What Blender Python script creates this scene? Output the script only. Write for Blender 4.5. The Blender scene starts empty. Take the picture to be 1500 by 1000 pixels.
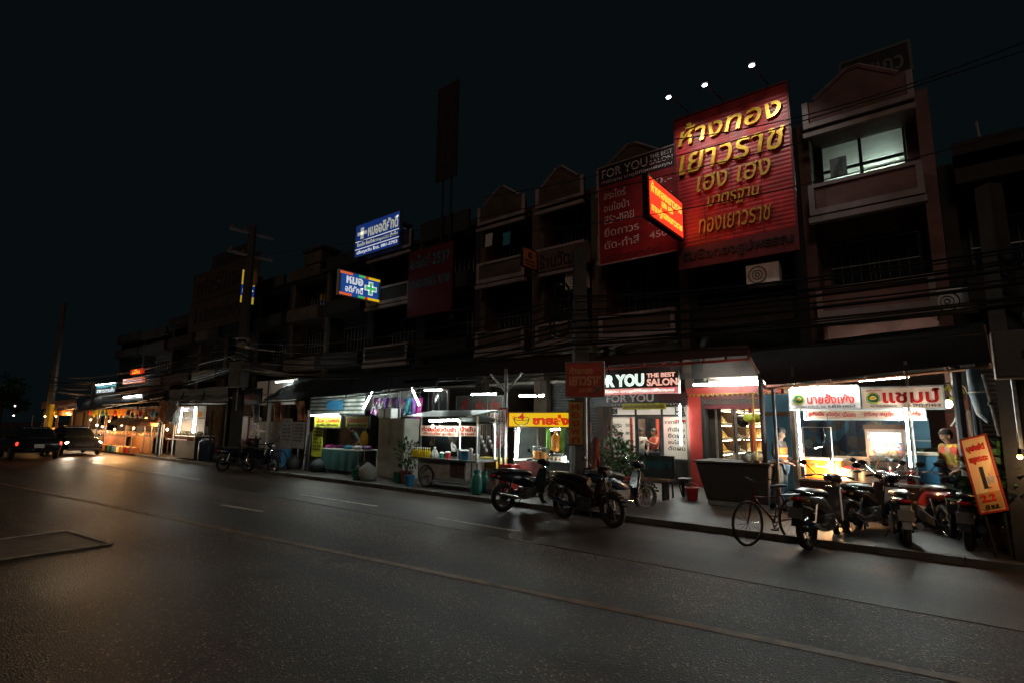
import bpy, bmesh, math, random
from mathutils import Vector, Matrix, Euler
random.seed(7)
D = bpy.data; sc = bpy.context.scene; COL = sc.collection
V = Vector; R = math.radians
# ------------------------------------------------------------------ camera
CAMZ, F = 1.8, 790.0
RM = (Matrix.Rotation(R(38.9), 3, 'Z') @ Matrix.Rotation(R(90 + 8.6), 3, 'X') @ Matrix.Rotation(R(0.55), 3, 'Z'))
cd = D.cameras.new('camera'); cam = D.objects.new('camera', cd); COL.objects.link(cam)
cam.location = (0, 0, CAMZ); cam.rotation_euler = RM.to_euler()
cd.sensor_width = 36; cd.lens = F / 1500 * 36; cd.clip_start = 0.05; cd.clip_end = 2000
sc.camera = cam
sc.view_settings.view_transform = 'Standard'; sc.view_settings.look = 'None'
sc.view_settings.exposure = 0.0; sc.view_settings.gamma = 1.0
sc.cycles.use_denoising = True
sc.cycles.max_bounces = 6; sc.cycles.diffuse_bounces = 3; sc.cycles.glossy_bounces = 3
sc.cycles.transmission_bounces = 6; sc.cycles.transparent_max_bounces = 12
sc.cycles.sample_clamp_indirect = 3.0; sc.cycles.sample_clamp_direct = 0
# night sky (light-polluted, almost black blue-green) and one very weak high light for the city glow
w = D.worlds.new('World'); sc.world = w; w.use_nodes = True
bg = w.node_tree.nodes['Background']; bg.inputs[0].default_value = (0.45, 0.80, 1.0, 1); bg.inputs[1].default_value = 0.0046
SUN_E, SUN_A = R(36), R(198)        # elevation; azimuth from +Y towards -X (glow from over the road)
sl = D.lights.new('moon', 'SUN'); sl.energy = 0.20; sl.angle = R(14); sl.color = (1.0, 0.74, 0.55)
so = D.objects.new('moon', sl); COL.objects.link(so)
so.rotation_euler = V((-math.sin(SUN_A)*math.cos(SUN_E), math.cos(SUN_A)*math.cos(SUN_E), math.sin(SUN_E))).to_track_quat('Z', 'Y').to_euler()
so.location = (0, -30, 60)

def ray(px, py): return RM @ V(((px - 750) / F, (500 - py) / F, -1.0))
def P(px, py, Y):
    d = ray(px, py); t = Y / d.y; return V((d.x*t, Y, CAMZ + d.z*t))
def PX(px, py, X):
    d = ray(px, py); t = X / d.x; return V((X, d.y*t, CAMZ + d.z*t))
def G(px, py, z=0.0):
    d = ray(px, py); t = (z - CAMZ) / d.z; return V((d.x*t, d.y*t, z))
def rect(x0, y0, x1, y1, Y):
    """real size of a street-parallel rectangle standing in the plane Y: X0, X1, Z bottom, Z top"""
    xm, ym = (x0+x1)/2, (y0+y1)/2
    return P(x0, ym, Y).x, P(x1, ym, Y).x, P(xm, y1, Y).z, P(xm, y0, Y).z
PAVE = 0.10
# ------------------------------------------------------------------ materials
def nmat(name):
    m = D.materials.new(name); m.use_nodes = True
    n = m.node_tree.nodes; return m, n, m.node_tree.links, n['Principled BSDF']
def M(name, col, rough=0.6, var=0.25, scale=6.0, bump=0.0, metal=0.0, dirt=0.0, stretch=(1,1,1), bscale=None):
    """procedural surface: base colour broken up by noise, stains and a fine bump"""
    m, n, L, b = nmat(name)
    tc = n.new('ShaderNodeTexCoord'); mp = n.new('ShaderNodeMapping'); mp.inputs['Scale'].default_value = stretch
    L.new(tc.outputs['Object'], mp.inputs[0])
    no = n.new('ShaderNodeTexNoise'); no.inputs['Scale'].default_value = scale; no.inputs['Detail'].default_value = 6
    L.new(mp.outputs[0], no.inputs['Vector'])
    cr = n.new('ShaderNodeValToRGB'); e = cr.color_ramp.elements
    lo = [max(0, c*(1-var)) for c in col]; hi = [min(1, c*(1+var)) for c in col]
    e[0].position = 0.3; e[0].color = (*lo, 1); e[1].position = 0.7; e[1].color = (*hi, 1)
    L.new(no.outputs[0], cr.inputs[0]); out = cr.outputs[0]
    if dirt:
        n2 = n.new('ShaderNodeTexNoise'); n2.inputs['Scale'].default_value = scale*0.35; n2.inputs['Detail'].default_value = 9; n2.inputs['Roughness'].default_value = 0.7
        L.new(mp.outputs[0], n2.inputs['Vector'])
        r2 = n.new('ShaderNodeValToRGB'); r2.color_ramp.elements[0].position = 0.48; r2.color_ramp.elements[1].position = 0.68
        L.new(n2.outputs[0], r2.inputs[0])
        mx = n.new('ShaderNodeMix'); mx.data_type = 'RGBA'; mx.blend_type = 'MULTIPLY'
        mm = n.new('ShaderNodeMath'); mm.operation = 'MULTIPLY'; mm.inputs[1].default_value = dirt
        L.new(r2.outputs[0], mm.inputs[0]); L.new(mm.outputs[0], mx.inputs[0])
        L.new(out, mx.inputs[6]); mx.inputs[7].default_value = (0.25, 0.21, 0.17, 1); out = mx.outputs[2]
    L.new(out, b.inputs['Base Color'])
    mr = n.new('ShaderNodeMapRange'); mr.inputs[3].default_value = max(0.02, rough*0.8); mr.inputs[4].default_value = min(1, rough*1.2)
    L.new(no.outputs[0], mr.inputs[0]); L.new(mr.outputs[0], b.inputs['Roughness'])
    b.inputs['Metallic'].default_value = metal
    if bump:
        bn = n.new('ShaderNodeTexNoise'); bn.inputs['Scale'].default_value = bscale or scale*8; bn.inputs['Detail'].default_value = 4
        L.new(mp.outputs[0], bn.inputs['Vector'])
        bp = n.new('ShaderNodeBump'); bp.inputs['Strength'].default_value = bump; bp.inputs['Distance'].default_value = 0.01
        L.new(bn.outputs[0], bp.inputs['Height']); L.new(bp.outputs[0], b.inputs['Normal'])
    return m
def E(name, col, strength, base=(0.8, 0.8, 0.8)):
    m, n, L, b = nmat(name)
    b.inputs['Base Color'].default_value = (*base, 1); b.inputs['Roughness'].default_value = 0.4
    b.inputs['Emission Color'].default_value = (*col, 1); b.inputs['Emission Strength'].default_value = strength
    return m
def GL(name, col=(0.8, 0.9, 0.9), alpha=0.12, rough=0.03):
    """window glass: mostly clear sheet with a reflecting coat"""
    m, n, L, b = nmat(name)
    b.inputs['Base Color'].default_value = (*col, 1); b.inputs['Roughness'].default_value = rough
    b.inputs['Alpha'].default_value = alpha
    return m
def LINES(name, col, col2, scale, axis=2, rough=0.5, metal=0.0, bump=0.5, width=0.5):
    """surface with parallel ribs: corrugated panels, roller shutters, slats"""
    m, n, L, b = nmat(name)
    tc = n.new('ShaderNodeTexCoord'); sp = n.new('ShaderNodeSeparateXYZ'); L.new(tc.outputs['Object'], sp.inputs[0])
    ml = n.new('ShaderNodeMath'); ml.operation = 'MULTIPLY'; ml.inputs[1].default_value = scale; L.new(sp.outputs[axis], ml.inputs[0])
    fr = n.new('ShaderNodeMath'); fr.operation = 'PINGPONG'; fr.inputs[1].default_value = 0.5; L.new(ml.outputs[0], fr.inputs[0])
    cr = n.new('ShaderNodeValToRGB'); cr.color_ramp.elements[0].color = (*col2, 1); cr.color_ramp.elements[1].color = (*col, 1)
    cr.color_ramp.elements[0].position = 0.02; cr.color_ramp.elements[1].position = 0.02 + 0.4*width
    L.new(fr.outputs[0], cr.inputs[0])
    no = n.new('ShaderNodeTexNoise'); no.inputs['Scale'].default_value = 2.5; no.inputs['Detail'].default_value = 8; L.new(tc.outputs['Object'], no.inputs['Vector'])
    mr = n.new('ShaderNodeMapRange'); mr.inputs[1].default_value = 0.3; mr.inputs[2].default_value = 0.7; mr.inputs[3].default_value = 0.4; mr.inputs[4].default_value = 1.15; L.new(no.outputs[0], mr.inputs[0])
    mx = n.new('ShaderNodeMix'); mx.data_type = 'RGBA'; mx.blend_type = 'MULTIPLY'; mx.inputs[0].default_value = 1
    L.new(cr.outputs[0], mx.inputs[6]); L.new(mr.outputs[0], mx.inputs[7]); L.new(mx.outputs[2], b.inputs['Base Color'])
    b.inputs['Roughness'].default_value = rough; b.inputs['Metallic'].default_value = metal
    bp = n.new('ShaderNodeBump'); bp.inputs['Strength'].default_value = bump; bp.inputs['Distance'].default_value = 0.03
    L.new(fr.outputs[0], bp.inputs['Height']); L.new(bp.outputs[0], b.inputs['Normal'])
    return m
def PATCH(name, cols, scale=8.0, rough=0.6, emit=0.0, stretch=(1,1,1)):
    """many-coloured goods, prints and posters: voronoi cells through a colour ramp"""
    m, n, L, b = nmat(name)
    tc = n.new('ShaderNodeTexCoord'); mp = n.new('ShaderNodeMapping'); mp.inputs['Scale'].default_value = stretch; L.new(tc.outputs['Object'], mp.inputs[0])
    vo = n.new('ShaderNodeTexVoronoi'); vo.inputs['Scale'].default_value = scale; L.new(mp.outputs[0], vo.inputs['Vector'])
    sp = n.new('ShaderNodeSeparateColor'); L.new(vo.outputs['Color'], sp.inputs[0])
    cr = n.new('ShaderNodeValToRGB'); cr.color_ramp.interpolation = 'CONSTANT'; e = cr.color_ramp.elements
    while len(e) < len(cols): e.new(0.5)
    for i, c in enumerate(cols): e[i].position = i/len(cols); e[i].color = (*c, 1)
    L.new(sp.outputs[0], cr.inputs[0]); L.new(cr.outputs[0], b.inputs['Base Color']); b.inputs['Roughness'].default_value = rough
    if emit: L.new(cr.outputs[0], b.inputs['Emission Color']); b.inputs['Emission Strength'].default_value = emit
    return m
def asphalt(name, col, agg, rough, bump):
    m, n, L, b = nmat(name)
    tc = n.new('ShaderNodeTexCoord')
    b.inputs['Specular IOR Level'].default_value = 0.20
    big = n.new('ShaderNodeTexNoise'); big.inputs['Scale'].default_value = 0.35; big.inputs['Detail'].default_value = 8; L.new(tc.outputs['Object'], big.inputs['Vector'])
    fine = n.new('ShaderNodeTexNoise'); fine.inputs['Scale'].default_value = agg*1.3; fine.inputs['Detail'].default_value = 3; L.new(tc.outputs['Object'], fine.inputs['Vector'])
    vo = n.new('ShaderNodeTexVoronoi'); vo.inputs['Scale'].default_value = agg; L.new(tc.outputs['Object'], vo.inputs['Vector'])
    r1 = n.new('ShaderNodeMapRange'); r1.inputs[1].default_value = 0.3; r1.inputs[2].default_value = 0.7; r1.inputs[3].default_value = 0.55; r1.inputs[4].default_value = 1.4; L.new(big.outputs[0], r1.inputs[0])
    r2 = n.new('ShaderNodeMapRange'); r2.inputs[1].default_value = 0.35; r2.inputs[2].default_value = 0.65; r2.inputs[3].default_value = 0.5; r2.inputs[4].default_value = 1.5; L.new(fine.outputs[0], r2.inputs[0])
    mu = n.new('ShaderNodeMath'); mu.operation = 'MULTIPLY'; L.new(r1.outputs[0], mu.inputs[0]); L.new(r2.outputs[0], mu.inputs[1])
    sep = n.new('ShaderNodeSeparateColor'); L.new(vo.outputs['Color'], sep.inputs[0])
    st = n.new('ShaderNodeMapRange'); st.inputs[1].default_value = 0.90; st.inputs[2].default_value = 1.0; st.inputs[3].default_value = 1.0; st.inputs[4].default_value = 7.0; L.new(sep.outputs[0], st.inputs[0])  # pale aggregate specks, brightened to paint the road's sparkle into the colour
    m2 = n.new('ShaderNodeMath'); m2.operation = 'MULTIPLY'; L.new(mu.outputs[0], m2.inputs[0]); L.new(st.outputs[0], m2.inputs[1])
    # tyre-polished lanes, oil stains and hairline cracks
    mp = n.new('ShaderNodeMapping'); mp.inputs['Scale'].default_value = (0.03, 1.1, 1); L.new(tc.outputs['Object'], mp.inputs[0])
    ln = n.new('ShaderNodeTexNoise'); ln.inputs['Scale'].default_value = 1.0; ln.inputs['Detail'].default_value = 3; L.new(mp.outputs[0], ln.inputs['Vector'])
    lr = n.new('ShaderNodeMapRange'); lr.inputs[1].default_value = 0.35; lr.inputs[2].default_value = 0.65; lr.inputs[3].default_value = 0.55; lr.inputs[4].default_value = 1.3; L.new(ln.outputs[0], lr.inputs[0])
    sn = n.new('ShaderNodeTexNoise'); sn.inputs['Scale'].default_value = 1.3; sn.inputs['Detail'].default_value = 7; sn.inputs['Roughness'].default_value = 0.65; L.new(tc.outputs['Object'], sn.inputs['Vector'])
    sr = n.new('ShaderNodeMapRange'); sr.inputs[1].default_value = 0.56; sr.inputs[2].default_value = 0.66; sr.inputs[3].default_value = 1.0; sr.inputs[4].default_value = 0.5; L.new(sn.outputs[0], sr.inputs[0])
    wp = n.new('ShaderNodeMix'); wp.data_type = 'RGBA'; wp.inputs[0].default_value = 0.22; L.new(tc.outputs['Object'], wp.inputs[6]); L.new(sn.outputs[1], wp.inputs[7])
    cv = n.new('ShaderNodeTexVoronoi'); cv.feature = 'DISTANCE_TO_EDGE'; cv.inputs['Scale'].default_value = 0.55; L.new(wp.outputs[2], cv.inputs['Vector'])
    ck = n.new('ShaderNodeMapRange'); ck.inputs[1].default_value = 0.004; ck.inputs[2].default_value = 0.012; ck.inputs[3].default_value = 0.35; ck.inputs[4].default_value = 1.0; L.new(cv.outputs['Distance'], ck.inputs[0])
    cm = n.new('ShaderNodeMapRange'); cm.inputs[1].default_value = 0.50; cm.inputs[2].default_value = 0.62; L.new(big.outputs[0], cm.inputs[0])
    c1 = n.new('ShaderNodeMix'); c1.data_type = 'FLOAT'; L.new(cm.outputs[0], c1.inputs[0]); c1.inputs[2].default_value = 1.0; L.new(ck.outputs[0], c1.inputs[3]); ck = c1
    for q in (lr, sr, ck):
        mq = n.new('ShaderNodeMath'); mq.operation = 'MULTIPLY'; L.new(m2.outputs[0], mq.inputs[0]); L.new(q.outputs[0], mq.inputs[1]); m2 = mq
    mx = n.new('ShaderNodeMix'); mx.data_type = 'RGBA'; mx.blend_type = 'MULTIPLY'; mx.inputs[0].default_value = 1; mx.inputs[6].default_value = (*col, 1)
    L.new(m2.outputs[0], mx.inputs[7]); L.new(mx.outputs[2], b.inputs['Base Color'])
    rr = n.new('ShaderNodeMapRange'); rr.inputs[3].default_value = rough - 0.2; rr.inputs[4].default_value = rough + 0.18; L.new(big.outputs[0], rr.inputs[0]); L.new(rr.outputs[0], b.inputs['Roughness'])
    bp = n.new('ShaderNodeBump'); bp.inputs['Strength'].default_value = bump; bp.inputs['Distance'].default_value = 0.012
    ad = n.new('ShaderNodeMath'); ad.operation = 'ADD'; L.new(vo.outputs['Distance'], ad.inputs[0]); L.new(fine.outputs[0], ad.inputs[1])
    L.new(ad.outputs[0], bp.inputs['Height']); L.new(bp.outputs[0], b.inputs['Normal'])
    return m
m = {}
m['asphalt'] = asphalt('asphalt', (0.066, 0.040, 0.025), 62, 0.50, 1.0)
m['shoulder'] = asphalt('shoulder_asphalt', (0.042, 0.028, 0.020), 140, 0.50, 0.3)
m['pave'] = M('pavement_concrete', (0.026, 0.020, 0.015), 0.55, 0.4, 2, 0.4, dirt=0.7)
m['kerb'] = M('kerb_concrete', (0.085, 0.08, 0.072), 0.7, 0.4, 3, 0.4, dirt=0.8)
m['line'] = M('worn_paint_and_lit_outline', (0.55, 0.48, 0.38), 0.6, 0.4, 9, dirt=0.6)
m['oline'] = M('dull_yellow_brown', (0.26, 0.14, 0.065), 0.6, 0.5, 5, dirt=0.8)
m['patchlit'] = M('trail_lit_tone', (0.22, 0.15, 0.105), 0.6, 0.4, 5, 0.3, dirt=0.4)  # pale tone stands in for trail light on the road
m['wall_pink'] = M('pink_plaster', (0.17, 0.09, 0.08), 0.8, 0.25, 1.5, 0.1, dirt=0.8)
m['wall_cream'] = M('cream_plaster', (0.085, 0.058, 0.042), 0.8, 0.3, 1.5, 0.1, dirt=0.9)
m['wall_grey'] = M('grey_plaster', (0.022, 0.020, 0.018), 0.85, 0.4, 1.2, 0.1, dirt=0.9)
m['wall_blue'] = M('blue_paint', (0.10, 0.26, 0.38), 0.7, 0.15, 2, dirt=0.3)
m['wall_white'] = M('white_paint', (0.62, 0.60, 0.55), 0.6, 0.15, 2, dirt=0.4)
m['trim'] = M('pale_trim', (0.27, 0.225, 0.215), 0.7, 0.15, 3, dirt=0.5)
m['dark'] = M('dark_steel', (0.035, 0.035, 0.037), 0.5, 0.4, 5, metal=0.3)
m['black'] = M('black_plastic', (0.012, 0.012, 0.013), 0.35, 0.3, 8)
m['rubber'] = M('tyre_rubber', (0.018, 0.018, 0.018), 0.8, 0.3, 30, 0.2)
m['chrome'] = M('chrome', (0.65, 0.64, 0.62), 0.15, 0.1, 8, metal=1.0)
m['plate'] = M('scuffed_plate', (0.13, 0.125, 0.12), 0.5, 0.3, 9)
m['steel'] = M('stainless_steel', (0.50, 0.50, 0.49), 0.3, 0.15, 8, metal=0.9, dirt=0.3)
m['galv'] = M('galvanised_pipe', (0.38, 0.40, 0.40), 0.45, 0.25, 10, metal=0.6, dirt=0.4)
m['pole'] = M('concrete_pole', (0.04, 0.036, 0.033), 0.85, 0.3, 4, 0.2, dirt=0.6)
m['wire'] = M('cable_sheath', (0.012, 0.012, 0.013), 0.45, 0.3, 3)
m['tarp'] = M('dark_tarpaulin', (0.010, 0.017, 0.021), 0.65, 0.35, 2.5, 0.3, dirt=0.5)
m['tarpg'] = M('grey_tarpaulin', (0.28, 0.28, 0.25), 0.7, 0.25, 2.5, 0.3, dirt=0.6)
m['tarpo'] = M('orange_tarpaulin', (0.50, 0.20, 0.09), 0.65, 0.3, 3, 0.3, dirt=0.5)
m['wood'] = M('brown_wood', (0.17, 0.085, 0.04), 0.6, 0.4, 4, 0.2, stretch=(1,1,8))
m['darkwood'] = M('dark_wood', (0.05, 0.03, 0.02), 0.6, 0.4, 4, 0.2)
m['redpaint'] = M('red_paint', (0.30, 0.022, 0.014), 0.4, 0.2, 4, dirt=0.3)
m['red_corr'] = LINES('red_ribbed_panel', (0.46, 0.020, 0.022), (0.27, 0.010, 0.012), 9, 2, 0.40, 0.0, 0.4, 0.35)
m['gold'] = M('gilded_letter', (0.62, 0.40, 0.045), 0.32, 0.25, 6, metal=0.5)
m['goldflat'] = M('dull_gold_letter', (0.50, 0.33, 0.05), 0.4, 0.25, 6, metal=0.3)
m['bannerred'] = M('red_vinyl', (0.19, 0.010, 0.013), 0.45, 0.3, 2)
m['bannerblk'] = M('black_vinyl', (0.02, 0.012, 0.014), 0.4, 0.3, 2)
def FILM(name, col, clear):
    """white film on glass: glows when lit from behind, part of it see-through"""
    mt, n, L, b = nmat(name); b.inputs['Base Color'].default_value = (*col, 1)
    tr = n.new('ShaderNodeBsdfTranslucent'); tr.inputs[0].default_value = (*col, 1)
    cl = n.new('ShaderNodeBsdfTransparent'); mx = n.new('ShaderNodeMixShader'); mx.inputs[0].default_value = .75
    m2 = n.new('ShaderNodeMixShader'); m2.inputs[0].default_value = clear
    L.new(b.outputs[0], mx.inputs[1]); L.new(tr.outputs[0], mx.inputs[2]); L.new(mx.outputs[0], m2.inputs[1]); L.new(cl.outputs[0], m2.inputs[2]); L.new(m2.outputs[0], n['Material Output'].inputs[0])
    return mt
m['ltgrey'] = M('pale_print', (0.50, 0.46, 0.44), 0.5, 0.2, 5)
m['dkred'] = M('dark_red_print', (0.10, 0.006, 0.01), 0.5, 0.3, 4)
m['teal'] = M('teal_print', (0.03, 0.16, 0.20), 0.5, 0.3, 4)
m['yellowp'] = M('yellow_board', (0.55, 0.42, 0.02), 0.5, 0.2, 4, dirt=0.3)
m['limep'] = M('lime_board', (0.40, 0.42, 0.02), 0.5, 0.2, 6, dirt=0.3)
m['shutter'] = LINES('roller_shutter', (0.10, 0.095, 0.09), (0.035, 0.03, 0.03), 10, 2, 0.5, 0.3, 0.6)
m['louvre'] = LINES('louvre', (0.62, 0.66, 0.58), (0.02, 0.02, 0.02), 7, 2, 0.6, 0.0, 0.5, 1.0)
m['corr'] = LINES('corrugated_roofing', (0.05, 0.048, 0.045), (0.025, 0.022, 0.022), 9, 0, 0.55, 0.3, 0.7)
m['redcorr'] = LINES('red_corrugated_roofing', (0.05, 0.014, 0.012), (0.02, 0.006, 0.005), 9, 0, 0.55, 0.2, 0.7)
m['glass'] = GL('shop_glass', alpha=0.07)
m['dglass'] = M('dark_window_glass', (0.012, 0.015, 0.017), 0.08, 0.2, 3)
m['tube'] = E('lit_fluorescent_tube', (0.88, 1.0, 0.94), 150)
m['tubew'] = E('lit_warm_tube', (1.0, 0.92, 0.74), 300)
m['addedstrip'] = E('added_shelf_strip', (1.0, 0.80, 0.45), 40)  # added lamps that brighten the gold trays
m['tubef'] = E('lit_far_tube', (0.90, 1.0, 0.95), 65)
m['bulb'] = E('lit_bulb', (1.0, 0.50, 0.12), 7)
m['tuber'] = E('lit_room_tube', (0.72, 1.0, 0.84), 120)
m['bulbw'] = E('lit_white_bulb', (1.0, 0.86, 0.7), 12)
m['spotlens'] = E('lit_spot_lens', (0.85, 0.9, 1.0), 25)
m['holder'] = M('white_enamel', (0.6, 0.6, 0.58), 0.4, 0.15, 6)
m['skin'] = M('skin', (0.27, 0.145, 0.095), 0.55, 0.12, 14)
m['hair'] = M('black_hair', (0.012, 0.010, 0.009), 0.5, 0.4, 40)
m['plastic_blue'] = M('blue_plastic', (0.03, 0.16, 0.30), 0.4, 0.15, 5)
m['plastic_red'] = M('red_plastic', (0.48, 0.035, 0.03), 0.4, 0.15, 5)
m['plastic_green'] = M('green_plastic', (0.015, 0.15, 0.10), 0.4, 0.2, 5)
m['plastic_yellow'] = M('yellow_plastic', (0.60, 0.33, 0.03), 0.4, 0.2, 5)
m['plastic_white'] = M('white_plastic', (0.65, 0.65, 0.62), 0.4, 0.12, 5)
m['cyl_green'] = M('gas_cylinder_green', (0.02, 0.20, 0.17), 0.3, 0.25, 6, dirt=0.5)
m['leaf'] = M('leaf_green', (0.035, 0.10, 0.022), 0.5, 0.45, 9)
m['pinkfl'] = M('magenta_bracts', (0.42, 0.02, 0.17), 0.6, 0.3, 12)
m['terra'] = M('terracotta', (0.22, 0.09, 0.05), 0.8, 0.25, 6, 0.2)
m['food'] = PATCH('assorted_food', [(0.55,0.28,0.14),(0.70,0.52,0.34),(0.42,0.11,0.06),(0.66,0.60,0.50),(0.28,0.30,0.08)], 18)
m['goods'] = PATCH('assorted_goods', [(0.35,0.06,0.05),(0.05,0.12,0.28),(0.5,0.42,0.2),(0.08,0.22,0.14),(0.45,0.42,0.4),(0.12,0.07,0.05)], 11)
m['cloth'] = PATCH('assorted_cloth', [(0.10,0.03,0.16),(0.35,0.30,0.38),(0.05,0.05,0.12),(0.30,0.05,0.20),(0.45,0.43,0.42)], 9)
m['trays'] = PATCH('gold_jewellery_trays', [(0.85,0.52,0.07),(0.90,0.68,0.22),(0.62,0.10,0.04),(0.88,0.82,0.60),(0.75,0.40,0.04)], 22, 0.35, stretch=(1.6,1,3))
# ------------------------------------------------------------------ mesh builder
class MB:
    def __init__(s): s.v = []; s.f = []
    def add(s, vs, fs):
        o = len(s.v); s.v += [tuple(x) for x in vs]; s.f += [tuple(i+o for i in f) for f in fs]; return s
    def box(s, c, d, rot=None):
        c = V(c); x, y, z = d[0]/2, d[1]/2, d[2]/2
        vs = [V((i*x, j*y, k*z)) for k in (-1, 1) for j in (-1, 1) for i in (-1, 1)]
        if rot is not None: vs = [rot @ q for q in vs]
        return s.add([c+q for q in vs], [(0,2,3,1),(4,5,7,6),(0,1,5,4),(2,6,7,3),(0,4,6,2),(1,3,7,5)])
    def bb(s, x0, x1, y0, y1, z0, z1): return s.box(((x0+x1)/2,(y0+y1)/2,(z0+z1)/2), (abs(x1-x0),abs(y1-y0),abs(z1-z0)))
    def hexa(s, p): return s.add(p, [(0,3,2,1),(4,5,6,7),(0,1,5,4),(1,2,6,5),(2,3,7,6),(3,0,4,7)])
    def cyl(s, a, b, r0, r1=None, n=12):
        return s.tube([a, b], [r0, r0 if r1 is None else r1], n)
    def tube(s, pts, r, n=6, cap=True):
        pts = [V(p) for p in pts]; k = len(pts); rs = r if isinstance(r, (list, tuple)) else [r]*k
        vs = []; up = None
        for i, p in enumerate(pts):
            t = (pts[min(i+1, k-1)] - pts[max(i-1, 0)])
            t = t.normalized() if t.length > 1e-9 else V((0,0,1))
            if up is None: up = V((0,0,1)) if abs(t.z) < 0.9 else V((1,0,0))
            a = t.cross(up)
            if a.length < 1e-6: a = t.orthogonal()
            a.normalize(); b = t.cross(a).normalized(); up = -b if False else b.cross(a)*0 + a.cross(t)
            for j in range(n):
                q = 2*math.pi*j/n; vs.append(p + (a*math.cos(q) + b*math.sin(q))*rs[i])
        fs = [(i*n+j, i*n+(j+1) % n, (i+1)*n+(j+1) % n, (i+1)*n+j) for i in range(k-1) for j in range(n)]
        if cap: fs += [tuple(range(n-1, -1, -1)), tuple(range((k-1)*n, k*n))]
        return s.add(vs, fs)
    def lathe(s, prof, c=(0,0,0), n=16, axis='Z', sq=None):
        c = V(c); vs = []; k = len(prof)
        for r, z in prof:
            for j in range(n):
                q = 2*math.pi*j/n; x, y = r*math.cos(q), r*math.sin(q)*(sq or 1)
                vs.append(c + (V((x, y, z)) if axis == 'Z' else V((x, z, y)) if axis == 'Y' else V((z, x, y))))
        fs = [(i*n+j, i*n+(j+1) % n, (i+1)*n+(j+1) % n, (i+1)*n+j) for i in range(k-1) for j in range(n)]
        fs += [tuple(range(n-1, -1, -1)), tuple(range((k-1)*n, k*n))]
        return s.add(vs, fs)
    def ell(s, c, r, n=12, k=7):
        prof = [(math.sin(math.pi*i/k), -math.cos(math.pi*i/k)) for i in range(k+1)]
        prof[0] = (0.02, -1); prof[-1] = (0.02, 1)
        t = MB().lathe(prof, n=n); c = V(c)
        return s.add([c + V((x*r[0], y*r[1], z*r[2])) for x, y, z in t.v], t.f)
    def torus(s, c, R0, r, n=24, k=8, axis='Y', sx=1.0):
        vs = []
        for i in range(n):
            a = 2*math.pi*i/n
            for j in range(k):
                b = 2*math.pi*j/k; q = R0 + r*math.cos(b); x, z, y = q*math.cos(a), q*math.sin(a), r*sx*math.sin(b)
                vs.append(V(c) + (V((x, y, z)) if axis == 'Y' else V((x, z, y)) if axis == 'Z' else V((y, x, z))))
        return s.add(vs, [(i*k+j, i*k+(j+1) % k, ((i+1) % n)*k+(j+1) % k, ((i+1) % n)*k+j) for i in range(n) for j in range(k)])
    def loft(s, secs, n=12, e=2.5):
        """sections along x: (x, z centre, half width, half height)"""
        vs = []
        for x, z, hw, hh in secs:
            for j in range(n):
                q = 2*math.pi*j/n; cx, sx = math.cos(q), math.sin(q)
                vs.append((x, hw*math.copysign(abs(cx)**(2/e), cx), z + hh*math.copysign(abs(sx)**(2/e), sx)))
        k = len(secs)
        fs = [(i*n+j, i*n+(j+1) % n, (i+1)*n+(j+1) % n, (i+1)*n+j) for i in range(k-1) for j in range(n)]
        fs += [tuple(range(n-1, -1, -1)), tuple(range((k-1)*n, k*n))]
        return s.add(vs, fs)
    def prism(s, poly, y0, y1):
        """outline in x,z pushed from y0 to y1"""
        k = len(poly)
        return s.add([(x, y0, z) for x, z in poly] + [(x, y1, z) for x, z in poly],
                     [tuple(range(k)), tuple(range(2*k-1, k-1, -1))] + [(i, i+k, (i+1) % k + k, (i+1) % k) for i in range(k)])
    def sheet(s, grid, t=0.006):
        """grid of points thickened downwards"""
        a, b = len(grid), len(grid[0]); top = [V(p) for row in grid for p in row]
        vs = top + [p - V((0, 0, t)) for p in top]; N = a*b; fs = []
        for i in range(a-1):
            for j in range(b-1):
                q = (i*b+j, i*b+j+1, (i+1)*b+j+1, (i+1)*b+j); fs += [q, tuple(x+N for x in reversed(q))]
        edge = [j for j in range(b)] + [i*b+b-1 for i in range(1, a)] + [(a-1)*b+j for j in range(b-2, -1, -1)] + [i*b for i in range(a-2, 0, -1)]
        for i in range(len(edge)):
            p, q = edge[i], edge[(i+1) % len(edge)]; fs.append((q, p, p+N, q+N))
        return s.add(vs, fs)
ROOT = {}
def mk(name, mb, mat, parent=None, smooth=False, bevel=0.0):
    me = D.meshes.new(name); off = ROOT.get(parent.as_pointer(), V((0,0,0))) if parent else V((0,0,0))
    me.from_pydata([V(p) - off for p in mb.v], [], mb.f); me.validate()
    bmm = bmesh.new(); bmm.from_mesh(me); bmesh.ops.recalc_face_normals(bmm, faces=bmm.faces); bmm.to_mesh(me); bmm.free()
    if smooth: me.polygons.foreach_set('use_smooth', [True]*len(me.polygons))
    me.materials.append(mat)
    o = D.objects.new(name, me); COL.objects.link(o)
    if parent: o.parent = parent; ROOT[o.as_pointer()] = off
    if smooth:
        es = o.modifiers.new('edge', 'EDGE_SPLIT'); es.split_angle = R(50)
    if bevel:
        bv = o.modifiers.new('bevel', 'BEVEL'); bv.width = bevel; bv.segments = 2; bv.limit_method = 'ANGLE'
    return o
def tag(o, label, cat, group=None):
    o['label'] = label; o['category'] = cat
    if group: o['group'] = group
    return o
def thing(name, label, cat, loc=(0,0,0), group=None, local=False):
    o = D.objects.new(name, None); COL.objects.link(o); o.empty_display_size = 0.2
    o.location = (0,0,0) if local else loc
    ROOT[o.as_pointer()] = V((0,0,0)) if local else V(loc)
    return tag(o, label, cat, group)
def struct(name, mb, mat):
    o = mk(name, mb, mat); o['kind'] = 'structure'; return o
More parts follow.
